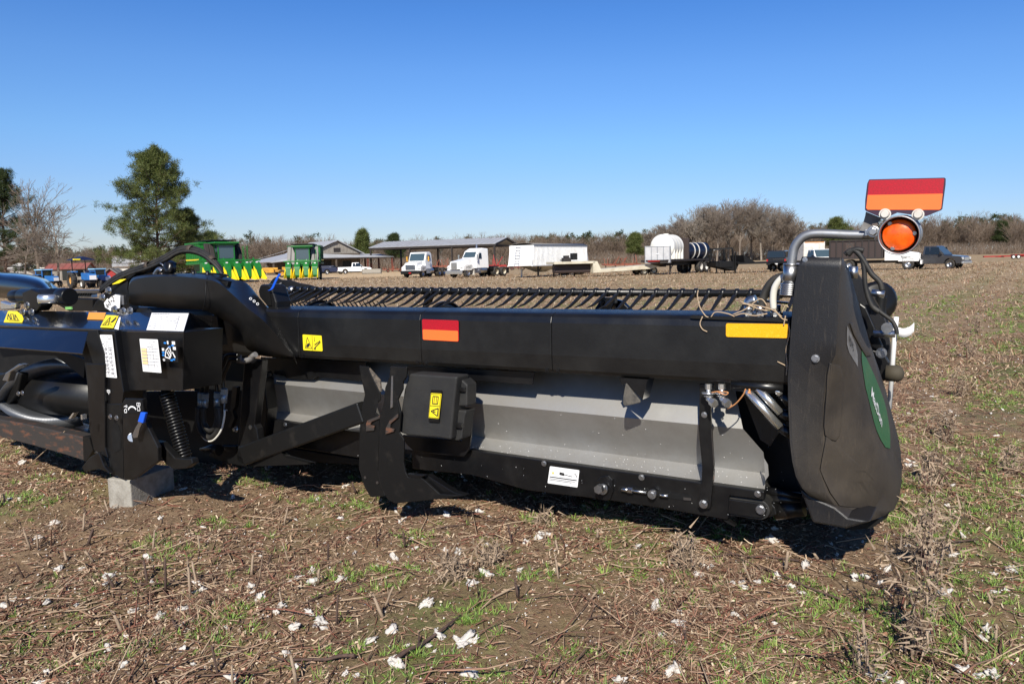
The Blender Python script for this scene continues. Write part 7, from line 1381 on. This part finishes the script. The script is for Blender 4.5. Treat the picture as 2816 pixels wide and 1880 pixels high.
for k in range(190):
    xx, yy = sample(1, 2.7, 16, 1.2); r_ = rowpos(xx, yy)[0]; sh = (round(r_ / .97) * .97 - r_) + NR.normal(0, .10); ST.append((Vector((float(xx[0] + sh * math.cos(ROW)), float(yy[0] - sh * math.sin(ROW)), 0)), NR.uniform(.04, .12)))
for i, (p, h) in enumerate(ST):
    q = gpt(p.x, p.y)
    o = bpy.data.objects.new('stubble_stalk', stub0[i % 6]); COL.objects.link(o); o.location = q; w = NR.uniform(.09, .19); o.scale = (w, w, h * 1.1); o.rotation_euler = (NR.normal(0, .18), NR.normal(0, .18), NR.uniform(0, 6.28)); tag(o, 'short broken brown crop stalk standing in the field', 'crop stalk', 'broken crop stalks standing in rows')
# shredded standing clumps
def clump(label, px, h, n, seed, m='stick_tan', spread=.4, lean=(0, 0), frill=60):
    rr = np.random.RandomState(seed); p = gp(px); p = gpt(p.x, p.y); frill = int(frill * 1.3); t = thing('dead_plant', label, 'dead plant', p, 0, 'dead plants standing up', world=True); A = []; B = []; ra = []; rb = []; tips = []
    for k in range(n):
        q = np.array([p.x, p.y, p.z - .02]) + rr.normal(0, .018, 3) * [1, 1, 0]; d = np.array([lean[0] + rr.normal(0, spread * .4), lean[1] + rr.normal(0, spread * .4), 1]); Lq = h * rr.uniform(.5, 1.05)
        for j in range(4): nq = q + d / np.linalg.norm(d) * Lq / 4; A.append(q); B.append(nq); r = rr.uniform(.003, .0062); ra.append(r * (1 - .15 * j)); rb.append(r * (1 - .15 * (j + 1))); q = nq; d = d + rr.normal(0, .12, 3); tips.append(q)
    v, f = seg_mesh(np.array(A), np.array(B), np.array(ra), np.array(rb)); npmesh('stem', v, f, m, t).location = (-p.x, -p.y, -p.z)
    tp = np.array(tips)[rr.randint(len(tips), size=frill)]; v, f = tufts(tp, 4, .065, rr, up=.1, w=.075); sh_ = npmesh('shreds', v, f, 'stick_tan', t); sh_.location = (-p.x, -p.y, -p.z); sh_['kind'] = 'stuff'
clump('tall dead plant with shredded pale top at the right foreground', (2508, 1800), .62, 5, 1, lean=(.22, .20), spread=.22, frill=90, m='stick_dark')
clump('thin tall dead stem right of the end shield', (2560, 1450), .50, 3, 2, m='stick_red', lean=(0, .1), spread=.2, frill=30)
clump('thin leaning dead stem far right beside the green weeds', (2560, 1360), .55, 2, 3, m='stick_red', lean=(-.25, .1), spread=.2, frill=10)
clump('frayed pale stubble clump in front of the draper roller', (1885, 1560), .20, 11, 4, spread=.6, frill=90)
clump('frayed stubble clump right of the stand foot', (1345, 1560), .13, 9, 5, spread=.5, frill=60)
clump('small frayed stubble clump below the beam decal', (1490, 1440), .10, 7, 6, spread=.7, frill=30)
clump('short frayed clump in the middle of the foreground', (1250, 1600), .16, 6, 7, spread=.5, frill=70)
clump('slim dark dead stem at the bottom right', (2380, 1850), .28, 3, 8, m='stick_dark', spread=.3, frill=12)
for i_, (px_, h_) in enumerate((((2545, 1560), .34), ((2575, 1330), .40), ((2600, 1200), .34), ((2640, 1080), .36), ((2665, 980), .34), ((2690, 915), .36))): clump(['first', 'second', 'third', 'fourth', 'fifth', 'sixth'][i_] + ' dry weed stalk, counted from the camera, in the row right of the end shield', px_, h_, 8, 20 + i_, spread=.5, frill=80, m='stick_red')
clump('dead weed cluster beyond the tag on the white rod', (2780, 1300), .2, 6, 9, m='stick_dark', spread=.8, frill=40)
# green grass and weeds in patches
cent = [(gp(p), r) for p, r in (((600, 1430), .16), ((500, 1520), .14), ((650, 1700), .26), ((590, 1740), .2), ((990, 1590), .18), ((1070, 1560), .12), ((880, 1580), .12), ((940, 1790), .10), ((1150, 1810), .16), ((1170, 1880), .2), ((1330, 1700), .14), ((1300, 1740), .1), ((1820, 1570), .16), ((1790, 1800), .14), ((2130, 1770), .16), ((2350, 1680), .2), ((2300, 1640), .16), ((2320, 1850), .14), ((2700, 1700), .34), ((2750, 1620), .3), ((2640, 1760), .2), ((2700, 1500), .3), ((2560, 1330), .3), ((2650, 1420), .3), ((2540, 1210), .3), ((2580, 1460), .2), ((100, 1380), .2), ((160, 1320), .2), ((60, 1740), .16), ((860, 1360), .12), ((1100, 1340), .10), ((950, 1380), .14), ((700, 1330), .12), ((1430, 1600), .12), ((1950, 1830), .12), ((1150, 1470), .12), ((2200, 1600), .10), ((2000, 1480), .12), ((1450, 1430), .1), ((400, 1480), .1), ((2760, 1850), .2), ((2480, 1420), .14), ((300, 1800), .16), ((1600, 1800), .12), ((1500, 1860), .14))]
GX = []; GY = []
for c, r in cent: n = int(95 * r * (1 + r) + 4); a = NR.normal(0, r * .5, (n, 2)); GX.append(c.x + a[:, 0] * 1.5); GY.append(c.y + a[:, 1] * .9)
x, y = sample(46000, 2.4, 28, 1.45); rr_w = .5 + .5 * np.cos(rowpos(x, y) * 2 * PI / 1.94 + 1.0); right = 1 / (1 + np.exp(-(x / y - .26) * 9)); pr = patch(x, y, 1.6, 1) ** 1.4 * (.07 + .60 * right * (.15 + rr_w)) * .8; k = NR.rand(len(x)) < pr * 1.2; GX.append(x[k]); GY.append(y[k])
cx = np.concatenate(GX); cy = np.concatenate(GY); nb_ = 17; sz = NR.uniform(.4, 1.15, len(cx)) * (1 + .03 * cy); x = np.repeat(cx, nb_); y = np.repeat(cy, nb_); s_ = np.repeat(sz, nb_); n = len(x); az = NR.uniform(0, 6.28, n); off = NR.uniform(0, .022, n) * s_
v, f = place_strips(x + np.cos(az) * off, y + np.sin(az) * off, NR.uniform(.018, .055, n) * s_, NR.uniform(.0022, .0044, n) * (1 + .10 * y), NR.uniform(.25, 1.15, n), az + NR.normal(0, .4, n), np.full(n, -.003), NR.uniform(.02, .16, n), nseg=2, taper=.25); o = npmesh('green_grass', v, f, 'grass'); tag(o, 'patches of short green grass and weeds in the stubble', 'grass', kind='stuff')
# brown heaps of shredded stems left along the rows
x, y = sample(5200, 2.8, 40, 1.35); q = rowpos(x, y); sh = (np.round(q / 1.94 - .35) + .35) * 1.94 - q + NR.normal(0, .13, len(x)); x = x + sh * math.cos(ROW); y = y - sh * math.sin(ROW); k = (NR.rand(len(x)) < .5 + .5 / (1 + np.exp(-(x / y - .22) * 9))) & (patch(x, y, 2.2, 2) > .35) & (y > 2.7); x, y = x[k], y[k]
C_ = np.stack([x, y, gz(x, y) + .008], 1); v, f = tufts(C_, 26, .085, NR, up=.25, w=.022); o = npmesh('row_residue', v, f, 'sticks'); tag(o, 'low brown heaps of shredded stems lying along the crop rows', 'crop residue', kind='stuff')
# lint: 150 nearest tufts one by one, the rest together
def blob(seed):
    rr = np.random.RandomState(seed); import bmesh
    bm = bmesh.new(); bmesh.ops.create_icosphere(bm, subdivisions=3, radius=1); s = rr.uniform(.6, 1.2, 3) * [1.3, .9, .6]; q = [(rr.normal(0, 1, 3), rr.uniform(0, 6.28)) for _ in range(7)]
    for vtx in bm.verts:
        c = np.array(vtx.co); r = 1 + sum(.26 * math.sin(3.6 * a.dot(c) + b) for a, b in q) / 1.5 + rr.normal(0, .13); vtx.co = Vector(c * r * s)
    me = bpy.data.meshes.new('cotton_tuft'); bm.to_mesh(me); bm.free(); me.polygons.foreach_set('use_smooth', [True] * len(me.polygons)); me.materials.append(M['lint']); return me
blobs = [blob(s) for s in range(8)]
tf = [(12, 1670), (105, 1475), (160, 1540), (225, 1545), (300, 1590), (365, 1660), (438, 1670), (505, 1660), (500, 1720), (515, 1735), (440, 1680), (560, 1445), (300, 1780), (410, 1530), (545, 1585), (690, 1605), (710, 1640), (695, 1625), (860, 1600), (855, 1565), (820, 1580), (775, 1670), (760, 1685), (715, 1650), (850, 1680), (880, 1700), (890, 1710), (810, 1715), (785, 1780), (640, 1840), (500, 1790), (815, 1815), (1020, 1770), (1080, 1745), (1170, 1685), (1185, 1690), (1090, 1850), (1080, 1838), (1210, 1775), (1260, 1785), (1270, 1795), (1290, 1780), (1295, 1860), (1345, 1420), (1230, 1430), (1320, 1410), (1100, 1425), (960, 1450), (975, 1505), (1130, 1480), (1085, 1530), (1335, 1590), (1300, 1620), (1260, 1510), (1550, 1350), (1505, 1480), (1480, 1495), (1920, 1580), (1950, 1560), (1880, 1500), (1815, 1590), (1870, 1700), (1800, 1680), (2040, 1610), (2045, 1620), (2015, 1610), (2140, 1590), (2175, 1610), (2215, 1555), (2300, 1530), (2380, 1580), (2350, 1585), (2440, 1560), (2495, 1490), (2560, 1480), (2550, 1530), (2570, 1545), (2620, 1525), (2600, 1645), (2710, 1740), (2660, 1850), (2690, 1865), (2640, 1845), (2730, 1865), (2480, 1860), (2395, 1830), (2430, 1840), (2300, 1870), (1860, 1860), (1845, 1870), (1820, 1765), (1870, 1740), (2650, 1480), (2780, 1570), (2740, 1200), (2690, 1050), (2560, 1095), (2600, 1150), (2500, 1280), (2620, 1340), (2530, 1010), (1990, 1470), (2120, 1500), (2130, 1475), (150, 1420), (60, 1290), (110, 1310)]
k_ = 0
def addtuft(p, s):
    q = gpt(p.x, p.y); o = bpy.data.objects.new('cotton_tuft', blobs[NR.randint(8)]); COL.objects.link(o); o.location = q + Vector((0, 0, s * .45)); o.scale = (s, s, s); o.rotation_euler = (NR.normal(0, .4), NR.normal(0, .4), NR.uniform(0, 6.28)); tag(o, 'small white tuft of cotton lint lying on the ground', 'cotton tuft', 'white cotton tufts dropped on the field')
for a, b in tf: addtuft(gp((a, b)), NR.uniform(.012, .026))
x, y = sample(190, 2.6, 8, 1.6)
for a, b in zip(x, y): addtuft(Vector((a, b, 0)), NR.uniform(.007, .018))
def many(n, d0, d1, pw, s0, s1, grow):
    x, y = sample(n, d0, d1, pw); r_ = .5 + .5 * np.cos(rowpos(x, y) * 2 * PI / .97); k = NR.rand(n) < .35 + .65 * r_; x, y = x[k], y[k]; n = len(x); b = np.array([[1, 0, 0], [-.5, .87, 0], [-.5, -.87, 0], [0, 0, .8], [.3, .2, -.5]]); s = NR.uniform(s0, s1, n) * (1 + grow * y)
    V_ = b[None] * NR.uniform(.5, 1.3, (n, 5, 3)) * s[:, None, None] + np.stack([x, y, gz(x, y) + s * .4], 1)[:, None]; F_ = np.arange(n)[:, None, None] * 5 + np.array([[0, 1, 3], [1, 2, 3], [2, 0, 3], [1, 0, 4], [2, 1, 4], [0, 2, 4]])[None]; return V_.reshape(-1, 3), F_.reshape(-1, 3)
v1, f1 = many(5200, 2.4, 10, 1.5, .002, .0075, .05); v2, f2 = many(6500, 7, 90, 1.35, .007, .016, .03); o = npmesh('lint_specks', np.concatenate([v1, v2]), np.concatenate([f1, f2 + len(v1)]), 'lint'); tag(o, 'tiny white lint specks sprinkled over the whole field', 'lint', kind='stuff')
